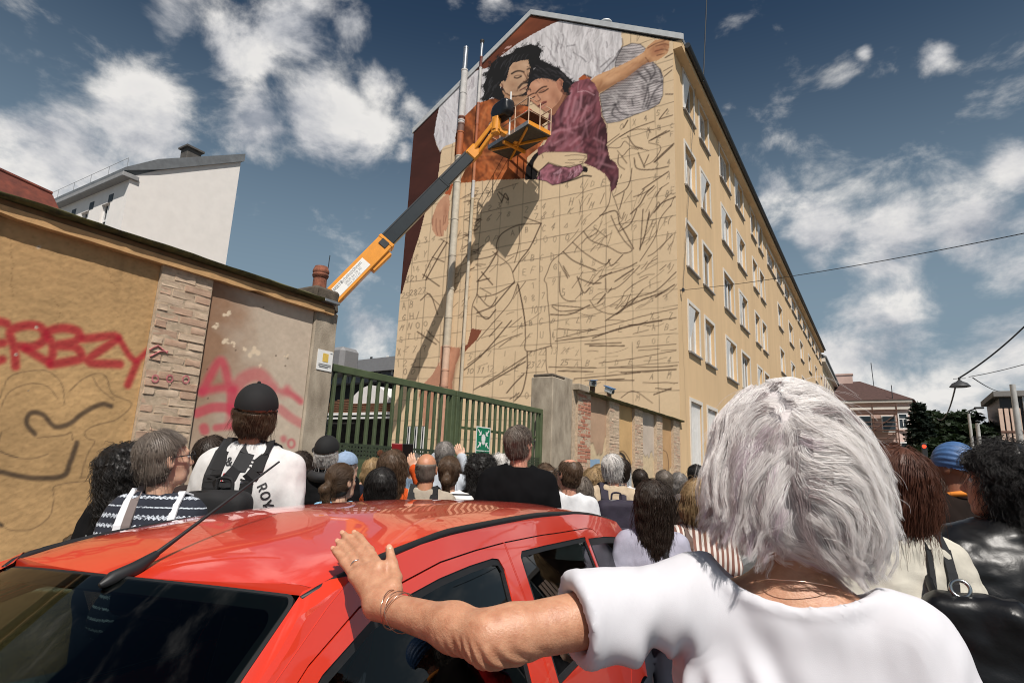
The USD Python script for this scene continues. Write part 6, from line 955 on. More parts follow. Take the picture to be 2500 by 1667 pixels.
def base_body(fem, poses):
    def mk():
        V, Fc, n = [], [], 0
        def f(p):
            d = smin(torso_sdf(p, fem)+.008, arms_sdf(p, poses, fem), .03)
            for s in (-1, 1): d = smin(d, smin(cap(p, (s*.085, 0, .90), (s*.10, .0, .49), .088, .054), cap(p, (s*.10, 0, .49), (s*.10, -.02, .08), .054, .036), .03), .03); d = smin(d, cap(p, (s*.10, -.03, .04), (s*.115, .13, .025), .036, .028), .02)
            return d
        parts = [snet(f, (-.42, -.22, -.02), (.42, .38, 1.62), .016)]
        for s, ps in zip((-1, 1), poses):
            a, e, w = arm_pts(ps, s, fem); dr = w-e; parts.append(snet(lambda p: hand_sdf(p, w, dr, np.array([-s*.8, .3, 0]) if ps != 'raise' else np.array([0, 1.0, .3])), w-.2, w+.2, .0055))
        for v, f_ in parts: V.append(v); Fc.append(f_+n); n += len(v)
        return np.vstack(V), np.vstack(Fc)
    return cached(('body', fem, poses), mk)
def base_top(fem, poses, sleeve, fat, neck):
    def mk():
        def f(p):
            d = torso_sdf(p, fem, fat)-.012; d = np.maximum(d, .86-p[:, 2]); a = arms_sdf(p, poses, fem, sleeve != 'short', .016 if sleeve == 'long' else .010)
            if sleeve == 'jacket': a = a-.016; d = d-.012
            d = smin(d, a, .03)
            hole = cap(p, (0, .02, 1.44), (0, -.05, 1.62), .088+neck, .075+neck*.6); return np.maximum(d, -hole)
        v, f_ = snet(f, (-.45, -.30, .80), (.45, .42, 1.66), .0125); v, f_ = relax(v, f_, 4)
        for s, ps in zip((-1, 1), poses):
            a, e, w = arm_pts(ps, s, fem)
        n = trimesh.Trimesh(v, f_, process=False).vertex_normals; wr = meshkit.fbm(v*np.array([13, 9, 6]), 3, 5)-.5; v = v+n*(wr*.030)[:, None]
        if sleeve == 'jacket': v += n*((meshkit.fbm(v*np.array([8, 8, 16]), 3, 15)-.5)*.022)[:, None]
        return v, f_
    return cached(('top', fem, poses, sleeve, fat, neck), mk)
def base_legs(fem):
    def mk():
        def f(p):
            d = cap(p, (-.07, -.01, .93), (.07, -.01, .93), .13, .13, (1, 1.1, 1)); d = np.maximum(d, p[:, 2]-1.0)
            for s in (-1, 1): d = smin(d, smin(cap(p, (s*.085, 0, .88), (s*.10, .0, .49), .10, .074), cap(p, (s*.10, 0, .49), (s*.10, -.02, .08), .074, .062), .03), .03)
            return np.maximum(d, .06-p[:, 2])
        return snet(f, (-.27, -.2, .03), (.27, .2, 1.05), .018)
    return cached(('legs', fem), mk)
def base_shoes():
    def f(p):
        d = None
        for s in (-1, 1): d = smin(d, cap(p, (s*.10, -.03, .05), (s*.115, .15, .035), .05, .04), .005)
        return np.maximum(d, -p[:, 2])
    return cached('shoes', lambda: snet(f, (-.2, -.12, -.02), (.2, .24, .13), .014))
def hair_shell(style):
    """Hair as a solid about the head's middle; strands lie on it."""
    def f(p):
        x, y, z = p.T; N = meshkit.fbm(p*26, 3, 3)-.5; top = .052+.28*np.clip(y-.02, -.2, .2)-z
        skull = lambda r: smin(ell(p, (0, -.018, .032), (.084+r, .106+r, .098+r)), ell(p, (0, -.04, -.03), (.074+r, .07+r, .08+r)), .02)
        if style == 'short': return np.maximum(skull(.004)-N*.012, np.minimum(top, np.maximum(y+.012-.35*(z+.05), -.105-z)))
        if style == 'thin': return np.maximum(skull(-.003)-N*.006, np.maximum(np.maximum(y+.015, -.10-z), z-.045))
        if style == 'balding': return np.maximum(skull(.001)-N*.010, np.maximum(np.maximum(y-.03-.2*z, -.11-z), np.minimum(z-.075, np.hypot(x, y+.01)*-1+.062)))
        if style == 'bob': d = smin(skull(.012), smin(cap(p, (-.05, -.05, -.06), (.05, -.05, -.06), .06, .06), cap(p, (0, -.06, -.03), (0, -.06, -.10), .06, .055), .03), .05); return np.maximum(d-N*.02, np.minimum(top, np.maximum(y-.03+.2*z, -.155-z)))
        if style == 'long': d = smin(skull(.010), cap(p, (0, -.055, .0), (0, -.085, -.27), .105, .085, (1, 1.5, 1)), .05); return np.maximum(d-N*.02, np.minimum(top, np.maximum(y-.025+.1*z, -.34-z)))
        if style == 'pony': d = np.maximum(skull(.003)-N*.006, np.minimum(top, np.maximum(y-.01-.3*(z+.05), -.10-z))); return smin(d, smin(cap(p, (0, -.11, .0), (0, -.155, -.04), .024, .03), cap(p, (0, -.155, -.04), (.01, -.125, -.25), .032, .012), .02)-N*.015, .015)
        if style == 'curly': d = smin(ell(p, (0, -.025, .03), (.125, .13, .125)), cap(p, (0, -.06, -.03), (0, -.08, -.15), .11, .10, (1, 1.2, 1)), .05); return np.maximum(d-(meshkit.fbm(p*30, 3, 9)-.5)*.05, np.minimum(top-.012, np.maximum(y-.035, -.26-z)))
        if style == 'capback': return np.maximum(skull(.008)-N*.025, np.maximum(np.maximum(y+.0, -.125-z), z-.01))
    lo, hi = {'long': ((-.16, -.24, -.36), (.16, .12, .16)), 'curly': ((-.19, -.26, -.3), (.19, .16, .2)), 'pony': ((-.13, -.22, -.3), (.13, .13, .16))}.get(style, ((-.16, -.19, -.2), (.16, .13, .17)))
    return cached(('hair', style), lambda: relax(*snet(f, lo, hi, .008), 3))
def curves(path, pts, counts, widths, m_):
    c = UsdGeom.BasisCurves.Define(stage, path); c.CreateTypeAttr('linear'); c.CreatePointsAttr(Vt.Vec3fArray.FromNumpy(pts.astype(np.float32))); c.CreateCurveVertexCountsAttr(Vt.IntArray.FromNumpy(counts.astype(np.int32)))
    c.CreateWidthsAttr(Vt.FloatArray.FromNumpy(widths.astype(np.float32))); c.SetWidthsInterpolation('vertex'); UsdShade.MaterialBindingAPI.Apply(c.GetPrim()).Bind(m_); return c
def hairmat(name, col, rough=.5, var=.3):
    if name in LOOK: return LOOK[name]
    n = {'g': ('geometry', {}), 'nz': ('noise_texture', dict(scale=120.0, detail=2.0)), 'r': ('rgb_ramp', {'ramp': [(0, tuple(x*(1-1.6*var) for x in col)), (.5, col), (1, tuple(min(1, x*(1+1.3*var)) for x in col))]}), 'p': ('principled_bsdf', dict(roughness=rough, specular_ior_level=.35))}
    LOOK[name] = usdkit.material(stage, '/World/Looks/'+name, n, [('g.position', 'nz.vector'), ('nz.fac', 'r.fac'), ('r.color', 'p.base_color')], surface='p.BSDF'); return LOOK[name]
def strands(v, f, N, steps, step, field, lift, seed, w0=.0011, curl=0.0, sel=None, fly=.0):
    """Strands that creep over a shell along a direction field."""
    r = np.random.default_rng(seed); m = trimesh.Trimesh(v, f, process=False); nv = m.vertex_normals; T = cKDTree(v)
    pool = np.arange(len(v)) if sel is None else np.flatnonzero(sel(v)); i = pool[r.integers(len(pool), size=N)]; P = v[i]+r.normal(0, .004, (N, 3)); out = []; off = r.uniform(0, 1, N)**1.5*lift; ph = r.uniform(0, 6.28, N); fl = (r.random(N) < fly)
    for k in range(steps):
        _, i = T.query(P, workers=1); n = nv[i]; Q = v[i]+n*(off*(.35+k/steps)+.0015)[:, None]; S = np.where(fl[:, None], P+n*.003*k/steps, .72*Q+.28*P if k else Q); out.append(S)
        d = field(S)+r.normal(0, .12, (N, 3)); d -= n*(d*n).sum(1, keepdims=True)*(~fl[:, None]); d /= np.linalg.norm(d, axis=1, keepdims=True)+1e-9
        if curl: b = np.cross(n, d); d = d+curl*(b*np.sin(ph+k*1.5)[:, None]+n*np.cos(ph+k*1.5)[:, None])
        P = S+d*step
    A = np.stack(out, 1); w = np.linspace(1, .35, steps)[None]*w0*r.uniform(.7, 1.3, (N, 1)); return A.reshape(-1, 3), np.full(N, steps), w.ravel()
def fall(crown=(0, -.06, .11), wind=(0, 0, 0), g=1.0):
    c = np.array(crown)
    def fn(p): d = p-c; l = np.linalg.norm(d, axis=1, keepdims=True); d = d/(l+1e-6)*np.clip(1.2-l*6, .1, 1); d[:, 2] -= g*np.clip(l[:, 0]*8, .2, 1.2); return d+np.array(wind)
    return fn
def rotm(yaw, pitch, roll=0): cy, sy, cp_, sp = math.cos(yaw), math.sin(yaw), math.cos(pitch), math.sin(pitch); c2, s2 = math.cos(roll), math.sin(roll); return np.array([[cy, -sy, 0], [sy, cy, 0], [0, 0, 1]])@np.array([[1, 0, 0], [0, cp_, -sp], [0, sp, cp_]])@np.array([[c2, 0, s2], [0, 1, 0], [-s2, 0, c2]])
SKINS = {'fair': S(226, 178, 150, .82), 'tan': S(206, 146, 112, .8), 'pink': S(220, 158, 132, .82), 'brown': S(150, 98, 72, .8)}
def skinmat(k): return mat('skin_'+k, SKINS[k], .5, .10, 30, .25, 220, sss=.12)
HC = {'black': (.012, .010, .009), 'dark': (.030, .019, .013), 'brown': (.075, .045, .026), 'auburn': (.085, .030, .016), 'blond': (.30, .20, .10), 'grey': (.20, .18, .165), 'greybrown': (.13, .105, .085), 'white': (.55, .52, .49)}
eyem = mat('eye_white', (.7, .68, .65), .2, .02); irism = mat('iris_dark', (.03, .02, .015), .1, .05)
def snap(mesh, pts, off): v, f, T, nv = mesh; _, i = T.query(pts); return v[i]+nv[i]*off
def ribbon(mb, pts, w, t, side=None):
    p = np.asarray(pts, float)
    for a, b in zip(p, p[1:]):
        if np.linalg.norm(b-a) > 1e-4: mb.bar(a, b+(b-a)*.08, w, t, up=(0, .8, .6))
PEOPLE = {}
def person(label, px, py, d, hair, hcol, top, sleeve='short', fem=0, skin='fair', turn=0.0, look=.18, yaw=None, ground=.12, poses=('down', 'down'), fat=0.0, neck=.0, trousers=(40, 44, 58), seed=0, hyaw=0.0, extra=None, tcol2=None, ns=1500, topmat=None, sx=1.0, group=None, roll=0.0, wild=1.0):
    """A standing person: the head's middle lies on the line through (px, py) at depth d; yaw turns the body left from the street's direction."""
    hp = dep(px, py, d); base = yaw if yaw is not None else math.atan2(-(-10.5-hp[0]), 17.4-hp[1])+turn; k = (hp[2]-ground)/1.632; sk = float(np.clip(k, .86, 1.12))*sx
    name = 'person'; root = UsdGeom.Xform.Define(stage, numbered('/World', name)); root.AddTranslateOp().Set((float(hp[0]), float(hp[1]), ground)); root.AddRotateZOp().Set(math.degrees(base)); tag(root, label, 'person', group); R = str(root.GetPath())
    hs = min(1.06, max(.94, k)); sc = np.array([sk, sk, k]); B = lambda v: v*sc; Rm = rotm(hyaw, look, roll); hc = np.array([0, 0, 1.632*k])
    piv = np.array([0, -.03, -.13]); Hd = lambda v: ((v-piv)@Rm.T+piv)*hs+hc
    bv, bf = base_body(fem, poses); hv, hf = base_head(fem); vis = bv[:, 2] < 1.47; o = obj('body', (np.vstack([B(bv), Hd(hv)]), np.vstack([bf, hf+len(bv)])), skinmat(skin), R, True)
    ey = MB()
    for s in (-1, 1): ey.tm(trimesh.creation.icosphere(1, .0125).apply_translation((s*.031, .0775, .006)))
    e2 = MB()
    for s in (-1, 1): e2.tm(trimesh.creation.icosphere(1, .0065).apply_translation((s*.031, .0845, .006)))
    for nm, q, m_ in (('eyes', ey, eyem), ('irises', e2, irism)): t = q.mesh(); obj(nm, (Hd(t.vertices), t.faces), m_, R, True)
    tv, tf = base_top(fem, poses, sleeve, fat, neck); tm_ = topmat or mat('cloth_%d_%d_%d' % tuple(top), S(*top, .92 if sum(top) > 150 else .7), .9, .12, 9, .5, 500, spec=.15); tvs = B(tv)
    obj('jacket' if sleeve == 'jacket' else 'shirt', (tvs, tf), tm_, R, True)
    lv, lf = base_legs(fem); obj('trousers', (B(lv), lf), mat('trousers_%d_%d_%d' % tuple(trousers), S(*trousers, .9), .9, .15, 8), R, True); sv, sf = base_shoes(); obj('shoes', (B(sv), sf), mat('shoe_dark', (.03, .03, .032), .6, .2), R, True)
    if hair in ('cap', 'capside', 'bandana'):
        cv = trimesh.creation.icosphere(4, 1.0); v = cv.vertices; keep = v[:, 2] > -.12 if hair != 'bandana' else (v[:, 2] > -.35)
        fk = cv.faces[keep[cv.faces].all(1)]; rr = (.094, .116, .104) if hair != 'bandana' else (.094, .114, .112); q = v*rr+np.array([0, -.016, .034]); q = q+(np.abs(v[:, :1])*0)
        if hair == 'bandana': q += cv.vertex_normals*((np.abs(((np.arctan2(v[:, 0], v[:, 2]+.2)*4) % 1)-.5)-.25)*.012)[:, None]
        a = 0 if hair in ('cap', 'bandana') else .9
        m_ = mat('cap_'+hair+'_%d_%d_%d' % tuple(tcol2), S(*tcol2, .9), .85 if hair != 'bandana' else .45, .15, 30, .4, 400); w_ = obj('cap' if hair != 'bandana' else 'bandana', (Hd(q), fk), m_, R, True)
        if hair != 'bandana':
            b = np.linspace(-1, 1, 13); r_ = np.linspace(0, 1, 5); bb, rr_ = np.meshgrid(b, r_); an = bb*1.0; ro = .10+rr_*.062*np.sqrt(np.clip(1-bb**2*.9, .02, 1)); y, x = ro*np.cos(an)*1.1, ro*np.sin(an)*.86; z = .026-rr_*.012-.018*bb**2; g = np.stack([x.ravel(), y.ravel()-.012, z.ravel()], 1); ca, sa = math.cos(a), math.sin(a); g = g@np.array([[ca, sa, 0], [-sa, ca, 0], [0, 0, 1]])
            i, j = np.meshgrid(np.arange(12), np.arange(4)); kq = (j*13+i).ravel(); qd = np.stack([kq, kq+1, kq+14, kq+13], 1); g2 = g-np.array([0, 0, .004])
            obj('peak', (Hd(np.vstack([g, g2])), np.vstack([qd, qd[:, ::-1]+len(g)])), m_, w_, True); obj('button', MB().tm(trimesh.creation.icosphere(1, .009).apply_translation(Hd(np.array([[0, -.016, .139]]))[0])), m_, w_, True)
        hair = 'capback' if hair != 'bandana' else None
    if hair and hair != 'bald':
        v, f = hair_shell(hair); m_ = hairmat('hair_'+hcol, HC[hcol]); h = obj('hair', (Hd(v), f), m_, R, True); kw = dict(short=(9, .006, .010), thin=(6, .004, .002), balding=(9, .006, .007), bob=(15, .012, .020), long=(17, .018, .014), pony=(13, .013, .005), curly=(11, .009, .03), capback=(11, .008, .014))[hair]
        fd = fall((0, -.11, .0) if hair == 'pony' else (0, -.05, .12), (.25*np.sin(seed), 0, 0), 1.0)
        if hair == 'pony':
            def fd(p): t = p[:, 1] > -.10; g = np.array([0, -.115, -.005])-p; g /= np.linalg.norm(g, axis=1, keepdims=True); return np.where((t & (p[:, 2] > -.07))[:, None], g, np.array([0, .1, -1.0]))
        P, C, W = strands(v, f, ns, kw[0], kw[1], fd, kw[2]*wild, 100+seed, .0014 if d < 3 else .0022, .9 if hair == 'curly' else (.25 if hair in ('capback', 'long') else .08)*min(wild, 4), None, .06*wild**1.5)
        curves(numbered(h, 'strands'), Hd(P), C, W, m_)
    nv = trimesh.Trimesh(tvs, tf, process=False).vertex_normals; info = dict(R=R, Hd=Hd, B=B, k=k, top=(tvs, tf, cKDTree(tvs), nv), base=base, hp=hp, sc=sc)
    if extra: extra(info)
    return info
def strap(i, x0, x1, m_, w=.045, name='strap', back=(-.25, 1.12), front=(.2, 1.2), off=.006):
    """A band that runs from low on the back over the shoulder to the chest, lying on the clothes."""
    B = i['B']; t = np.linspace(0, 1, 22); path = np.stack([np.interp(t, [0, .5, 1], [x0, (x0+x1)/2, x1]), np.interp(t, [0, .4, .5, .6, 1], [-.28, -.2, -.02, .16, .25]), np.interp(t, [0, .38, .5, .62, 1], [back[1], 1.40, 1.56, 1.42, front[1]])], 1)
    q = snap(i['top'], B(path), off); q = smooth_line(q[::2], 2); mb = MB(); ribbon(mb, q, w, .007); obj(name, mb, m_, i['R'])
def backpack(i, col, w=.29, h=.42, dp=.14, z=1.12, straps=True, name='backpack', sc_=None):
    m_ = mat('pack_%d_%d_%d' % tuple(col), S(*col, .9), .8, .2, 20, .5, 300)
    def f(p): q = np.abs(p)-np.array([w/2-.05, dp/2-.05, h/2-.06]); return np.linalg.norm(np.maximum(q, 0), axis=1)-.055+(meshkit.fbm(p*9, 2, 3)-.5)*.02
    v, fc = cached(('pack', w, h, dp), lambda: snet(f, (-w/2-.03, -dp/2-.03, -h/2-.03), (w/2+.03, dp/2+.03, h/2+.03), .014)); B = i['B']; c = B(np.array([[0, -.19-dp/2+.02, z]]))[0]; o = obj(name, (v+c, fc), m_, i['R'], True)
    obj('pocket', MB().box(c+(-w*.36, -dp/2-.018, -h*.36), c+(w*.36, -dp/2+.02, .0), .012), m_, o); obj('zip', MB().tube(smooth_line([c+(-w*.42, -dp*.2, -h*.2), c+(-w*.38, -dp*.25, h*.38), c+(0, -dp*.28, h*.47), c+(w*.38, -dp*.25, h*.38), c+(w*.42, -dp*.2, -h*.2)], 5), .006, 6), mat('zip_black', (.01, .01, .01), .4, .1), o); obj('grab_loop', MB().tube(smooth_line([c+(-.04, dp*.3, h*.48), c+(-.03, dp*.3, h*.48+.05), c+(.03, dp*.3, h*.48+.05), c+(.04, dp*.3, h*.48)], 4), .008, 6), m_, o)
    if straps:
        for s in (-1, 1): strap(i, s*.08, s*.115, m_, .06, 'shoulder_strap', (-.25, z+h*.35))
    return o
def glasses(i, m_, sun=False):
    Hd = i['Hd']; mb = MB()
    for s in (-1, 1):
        mb.tube([Hd(np.array([[s*.034+.026*math.cos(t), .108-.004*abs(math.cos(t)), .004+.02*math.sin(t)]]))[0] for t in np.linspace(0, 6.3, 16)], .0022, 5); mb.tube(Hd(np.array([(s*.060, .106, .012), (s*.078, .07, .012), (s*.085, .0, .012), (s*.082, -.02, -.004)])), .0026, 5)
    mb.tube(Hd(np.array([(-.01, .113, .008), (.01, .113, .008)])), .002, 5); o = obj('glasses', mb, m_, i['R'])
    if sun: l = MB(); [l.tm(trimesh.creation.icosphere(1, 1).apply_scale((.027, .004, .02)).apply_translation((s*.034, .108, .004))) for s in (-1, 1)]; t = l.mesh(); obj('lenses', (Hd(t.vertices), t.faces), mat('dark_lens', (.01, .01, .01), .1, .05), o)
def letter(i, text, h, o, right, up, m_, bold=True, ydir=1.0, name='lettering'):
    t = meshkit.text_mesh(text, h, .001, bold).subdivide_to_size(.02); B = i['B']; right, up = np.asarray(right, float), np.asarray(up, float); p = np.asarray(o)+t.vertices[:, :1]*right+t.vertices[:, 1:2]*up; v, f, _, _ = i['top']
    m = trimesh.Trimesh(v, f, process=False); org = p+np.array([0, -ydir*.6, 0]); loc, ri, ti = m.ray.intersects_location(org, np.tile([0, ydir, 0], (len(p), 1)), multiple_hits=False); q = p.copy(); ok = np.zeros(len(p), bool); q[ri] = loc+np.array([0, -ydir, 0])*(.0025+.001*(t.vertices[ri, 2:3] > .0005)); ok[ri] = True
    fk = t.faces[ok[t.faces].all(1)]
    if len(fk): obj(name, (q, fk), m_, i['R'])
# ------------------------------------------------------------------ the crowd
def stripes(name, c1, c2, ax, sc, rough=.85, duty=.5):
    n = {'g': ('texture_coordinate', {}), 'w': ('wave_texture', dict(wave_type='bands', bands_direction=ax, scale=sc, distortion=.3, detail=1.0)), 'r': ('rgb_ramp', {'ramp': [(0, c1), (duty-.03, c1), (duty+.03, c2), (1, c2)]}), 'p': ('principled_bsdf', dict(roughness=rough))}
    LOOK[name] = usdkit.material(stage, '/World/Looks/'+name, n, [('g.object', 'w.vector'), ('w.fac', 'r.fac'), ('r.color', 'p.base_color')], surface='p.BSDF'); return LOOK[name]
strapblk = mat('strap_black', (.014, .014, .016), .75, .15, 30, .4, 300); white_strap = mat('white_strap', (.7, .7, .72), .6, .05); taupe = mat('taupe_strap', (.20, .16, .15), .7, .1); inkblk = mat('ink_black', (.02, .02, .022), .7, .05); inkwhite = mat('ink_white', (.75, .75, .75), .7, .05)
def knit():
    n = {'g': ('texture_coordinate', {}), 's': ('separate_xyz', {}), 'm1': ('math', dict(math_type='multiply', value2=26.0)), 'z': ('math', dict(math_type='fraction')), 'x': ('math', dict(math_type='multiply', value2=330.0)), 'sn': ('math', dict(math_type='sine')), 'fl': ('math', dict(math_type='floor')), 'ph': ('white_noise_texture', dict(dimensions='1D')), 'am': ('math', dict(math_type='multiply_add', value2=.13)), 'a': ('math', dict(math_type='multiply')), 'd': ('math', dict(math_type='compare', value2=.5)), 'sw': ('math', dict(math_type='multiply_add', value2=.16)), 'wd': ('math', dict(math_type='multiply_add', value2=.22, value3=.04)), 'nz': ('noise_texture', dict(scale=160.0, detail=2.0)), 'nr': ('map_range', dict(from_min=.35, from_max=.55, clamp=True)), 'ml': ('math', dict(math_type='multiply')), 'r': ('rgb_ramp', {'ramp': [(0, (.014, .017, .028)), (1, (.52, .56, .62))]}), 'p': ('principled_bsdf', dict(roughness=.9))}
    L = [('g.object', 's.vector'), ('s.z', 'm1.value1'), ('s.x', 'x.value1'), ('x.value', 'sn.value1'), ('m1.value', 'fl.value1'), ('fl.value', 'ph.w'), ('sn.value', 'a.value1'), ('ph.value', 'a.value2'), ('a.value', 'am.value1'), ('m1.value', 'am.value3'), ('am.value', 'z.value1'), ('z.value', 'd.value1'), ('ph.value', 'wd.value1'), ('wd.value', 'd.value3'), ('g.object', 'nz.vector'), ('nz.fac', 'nr.value'), ('d.value', 'ml.value1'), ('nr.result', 'ml.value2'), ('ml.value', 'r.fac'), ('r.color', 'p.base_color')]
    return usdkit.material(stage, '/World/Looks/patterned_knit', n, L, surface='p.BSDF')
def ex_B(i):
    strap(i, -.13, -.115, white_strap, .03, 'shoulder_strap'); strap(i, .15, .13, white_strap, .03, 'shoulder_strap'); strap(i, -.03, -.10, taupe, .035, 'bag_strap'); glasses(i, strapblk)
def ex_D(i):
    o = backpack(i, (26, 25, 27), .30, .46, .13, 1.08); strap(i, -.11, -.10, strapblk, .075, 'shoulder_strap', (-.25, 1.12)); strap(i, -.06, .15, strapblk, .07, 'shoulder_strap', (-.25, 1.16)); B = i['B']
    c = B(np.array([[-.10, -.30, 1.22]]))[0]; obj('buckle', MB().box(c-(.035, .01, .018), c+(.035, .012, .018), .006), mat('buckle_yellow', S(205, 210, 50), .4, .05), o)
    k = i['k']; letter(i, '&', .036, (-.055*k, 0, 1.395*k), (1, 0, 0), (0, 0, 1), inkblk)
    for q, (ch, x, z, a) in enumerate((('D', .005, 1.398, -.1), ('E', .036, 1.394, -.2), ('R', .112, 1.315, -1.0), ('O', .128, 1.285, -1.1), ('Y', .140, 1.25, -1.2))): letter(i, ch, .036, (x*k, 0, z*k), (math.cos(a), 0, math.sin(a)), (-math.sin(a), 0, math.cos(a)), inkblk)
    for q in range(7): letter(i, ('V', 'A', 'V', 'V', 'A', 'V', 'A')[q], .03, ((.165+.006*(q % 2))*k, 0, (1.20-.034*q)*k), (.5, 0, .86), (-.86, 0, .5), inkblk, False, name='print_mark')
    letter(i, 'A', .06, (-.055*k, 0, 1.30*k), (.6, 0, .1), (-.1, 0, 1), mat('ink_red', S(170, 40, 50), .7, .05), name='print_mark')
def phone(i, case):
    B = i['B']; w = (arm_pts('raise', -1, 1)[2]+arm_pts('raise', 1, 1)[2])/2; c = B((w+np.array([.03, .09, .13]))[None])[0]; t = thing('phone', 'dark phone in a red case held up by the woman with long brown hair', 'phone'); W = lambda v: np.stack([v[:, 0]*math.cos(i['base'])-v[:, 1]*math.sin(i['base'])+i['hp'][0], v[:, 0]*math.sin(i['base'])+v[:, 1]*math.cos(i['base'])+i['hp'][1], v[:, 2]+.12], 1)
    a = MB().obox(c, (.040, .0, .0), (0, .006, .002), (0, -.02, .078), .004).mesh(); obj('phone_body', (W(a.vertices), a.faces), mat('phone_black', (.012, .012, .013), .2, .05), t); a = MB().obox(c+np.array([-.085, 0, 0]), (.038, .016, 0), (0, .004, .001), (0, -.02, .078), .003).mesh(); obj('case_flap', (W(a.vertices), a.faces), mat('case_red', S(*case), .5, .1), t)
    for q in range(3): a = MB().obox(c+np.array([-.085, -.006, .05-.022*q]), (.024, .010, 0), (0, .003, .0), (0, 0, .003)).mesh(); obj('print_mark', (W(a.vertices), a.faces), inkwhite, t)
def collar(i, m_): B = i['B']; th = np.linspace(0, 6.28, 25); q = np.stack([.075*np.cos(th), -.03+.075*np.sin(th), 1.475-.02*np.sin(th)], 1); obj('collar', MB().tube(B(q), .016, 8), m_, i['R'], True)
def hood(i, m_): B = i['B']; th = np.linspace(math.pi*.98, math.pi*2.02, 16); q = np.stack([.10*np.cos(th), -.045+.085*np.sin(th), 1.455+.02*np.sin(th)], 1); obj('hood', MB().tube(B(q), [.02]+[.04]*14+[.02], 10), m_, i['R'], True)
P_ = person
P_('woman with curly black hair in a black T-shirt lettered UNSEE, leftmost by the wall', 322, 1152, 3.05, 'curly', 'black', (22, 22, 24), fem=1, seed=1, ns=1600, extra=lambda i: letter(i, 'UNSEE', .05, (-.11, 0, 1.05), (1, 0, 0), (0, 0, 1), mat('ink_grey', (.45, .5, .5), .7, .05)))
P_('person with short grey hair and glasses in a navy patterned knit top with white straps', 410, 1124, 2.55, 'short', 'greybrown', (30, 36, 50), fem=1, seed=2, hyaw=-.75, turn=.1, extra=ex_B, topmat=knit(), ns=2600, fat=.02)
P_('dark haired person half hidden between the knit top and the white sweatshirt', 526, 1120, 3.3, 'short', 'dark', (60, 50, 48), seed=3)
P_('tall person in black cap, white printed sweatshirt and black backpack', 634, 1010, 2.9, 'cap', 'brown', (226, 224, 222), 'long', seed=4, fat=.03, look=.22, hyaw=.45, tcol2=(20, 19, 20), extra=ex_D, ns=2200, skin='tan', neck=-.02, turn=-.05)
P_('dark haired woman in black just right of the white sweatshirt', 738, 1142, 4.9, 'bob', 'dark', (24, 24, 26), 'long', fem=1, seed=5)
P_('person in black cap and black hooded jacket before the left gate post', 806, 1104, 4.6, 'capside', 'white', (22, 22, 24), 'jacket', seed=6, tcol2=(18, 18, 19), look=.35, extra=lambda i: hood(i, strapblk))
P_('person in light blue cap and navy jacket with a red patch', 853, 1140, 5.0, 'capside', 'grey', (30, 34, 48), 'jacket', seed=7, tcol2=(150, 172, 200), turn=-.5, extra=lambda i: obj('shoulder_patch', MB().box(i['B'](np.array([[.17, -.09, 1.39]]))[0]-(.04, .02, .03), i['B'](np.array([[.17, -.09, 1.39]]))[0]+(.04, .0, .03), .008), mat('patch_red', S(150, 60, 60), .7, .1), i['R']))
P_('woman with brown ponytail in a light blue shirt, behind the car roof', 835, 1176, 4.0, 'pony', 'brown', (140, 186, 216), fem=1, seed=8, hyaw=-.5, look=.1, ns=1400)
P_('woman with long brown hair in an orange top holding up a phone', 962, 1142, 4.3, 'long', 'brown', (214, 88, 36), 'long', fem=1, seed=9, poses=('raise', 'raise'), extra=lambda i: phone(i, (140, 24, 30)))
P_('woman in a white shirt with dark hair and a shiny black backpack', 935, 1188, 4.05, 'long', 'black', (214, 208, 210), fem=1, seed=10, extra=lambda i: backpack(i, (20, 20, 22), .3, .4, .16, 1.2))
P_('bald person in beige shirt with black backpack straps', 1042, 1146, 4.3, 'thin', 'greybrown', (172, 160, 144), seed=11, skin='tan', extra=lambda i: backpack(i, (24, 24, 26), .3, .45, .16, 1.1), fat=.02, look=.1, ns=500)
P_('grey haired person with both arms raised near the gate middle', 1087, 1112, 5.6, 'short', 'grey', (190, 196, 204), 'long', seed=12, poses=('raise', 'raise'))
P_('woman with curly brown ponytail in a black and white striped top', 1098, 1153, 4.55, 'pony', 'brown', (220, 216, 210), fem=1, seed=13, topmat=stripes('thin_black_stripes', (.02, .02, .022), (.70, .68, .66), 'z', 8.0, duty=.22), ns=1500)
P_('woman with curly black hair and black top left of the tall dark T-shirt', 1176, 1152, 4.7, 'curly', 'black', (22, 22, 24), fem=1, seed=14, ns=1600)
P_('person with white curly hair half hidden before the green sign', 1224, 1142, 6.2, 'curly', 'white', (120, 120, 124), seed=15, sx=.95)
P_('tall person with greying dark short hair and glasses in a black T-shirt', 1268, 1086, 4.3, 'short', 'greybrown', (12, 12, 15), seed=16, hyaw=-.62, fat=.025, neck=.005, skin='pink', extra=lambda i: glasses(i, strapblk), sx=1.06, ns=2600)
P_('balding bearded person in a white T-shirt looking left', 1388, 1158, 4.5, 'balding', 'brown', (222, 222, 224), seed=17, hyaw=.6, skin='pink', extra=lambda i: glasses(i, strapblk), ns=1500)
P_('woman with straight grey brown hair right of the white T-shirt', 1416, 1204, 4.7, 'bob', 'greybrown', (70, 62, 58), fem=1, seed=18)
P_('woman with light brown hair before the peeling wall panel', 1447, 1180, 5.2, 'bob', 'blond', (92, 84, 80), fem=1, seed=19)
P_('old person with short white hair, beige jacket and dark purple backpack', 1493, 1146, 4.85, 'short', 'white', (196, 176, 150), 'jacket', seed=20, skin='pink', hyaw=-.25, extra=lambda i: backpack(i, (44, 36, 54), .32, .40, .16, 1.18), fat=.02, ns=2000)
P_('person in white shirt half hidden behind the beige jacket', 1514, 1150, 5.7, 'short', 'dark', (224, 222, 224), 'long', seed=21)
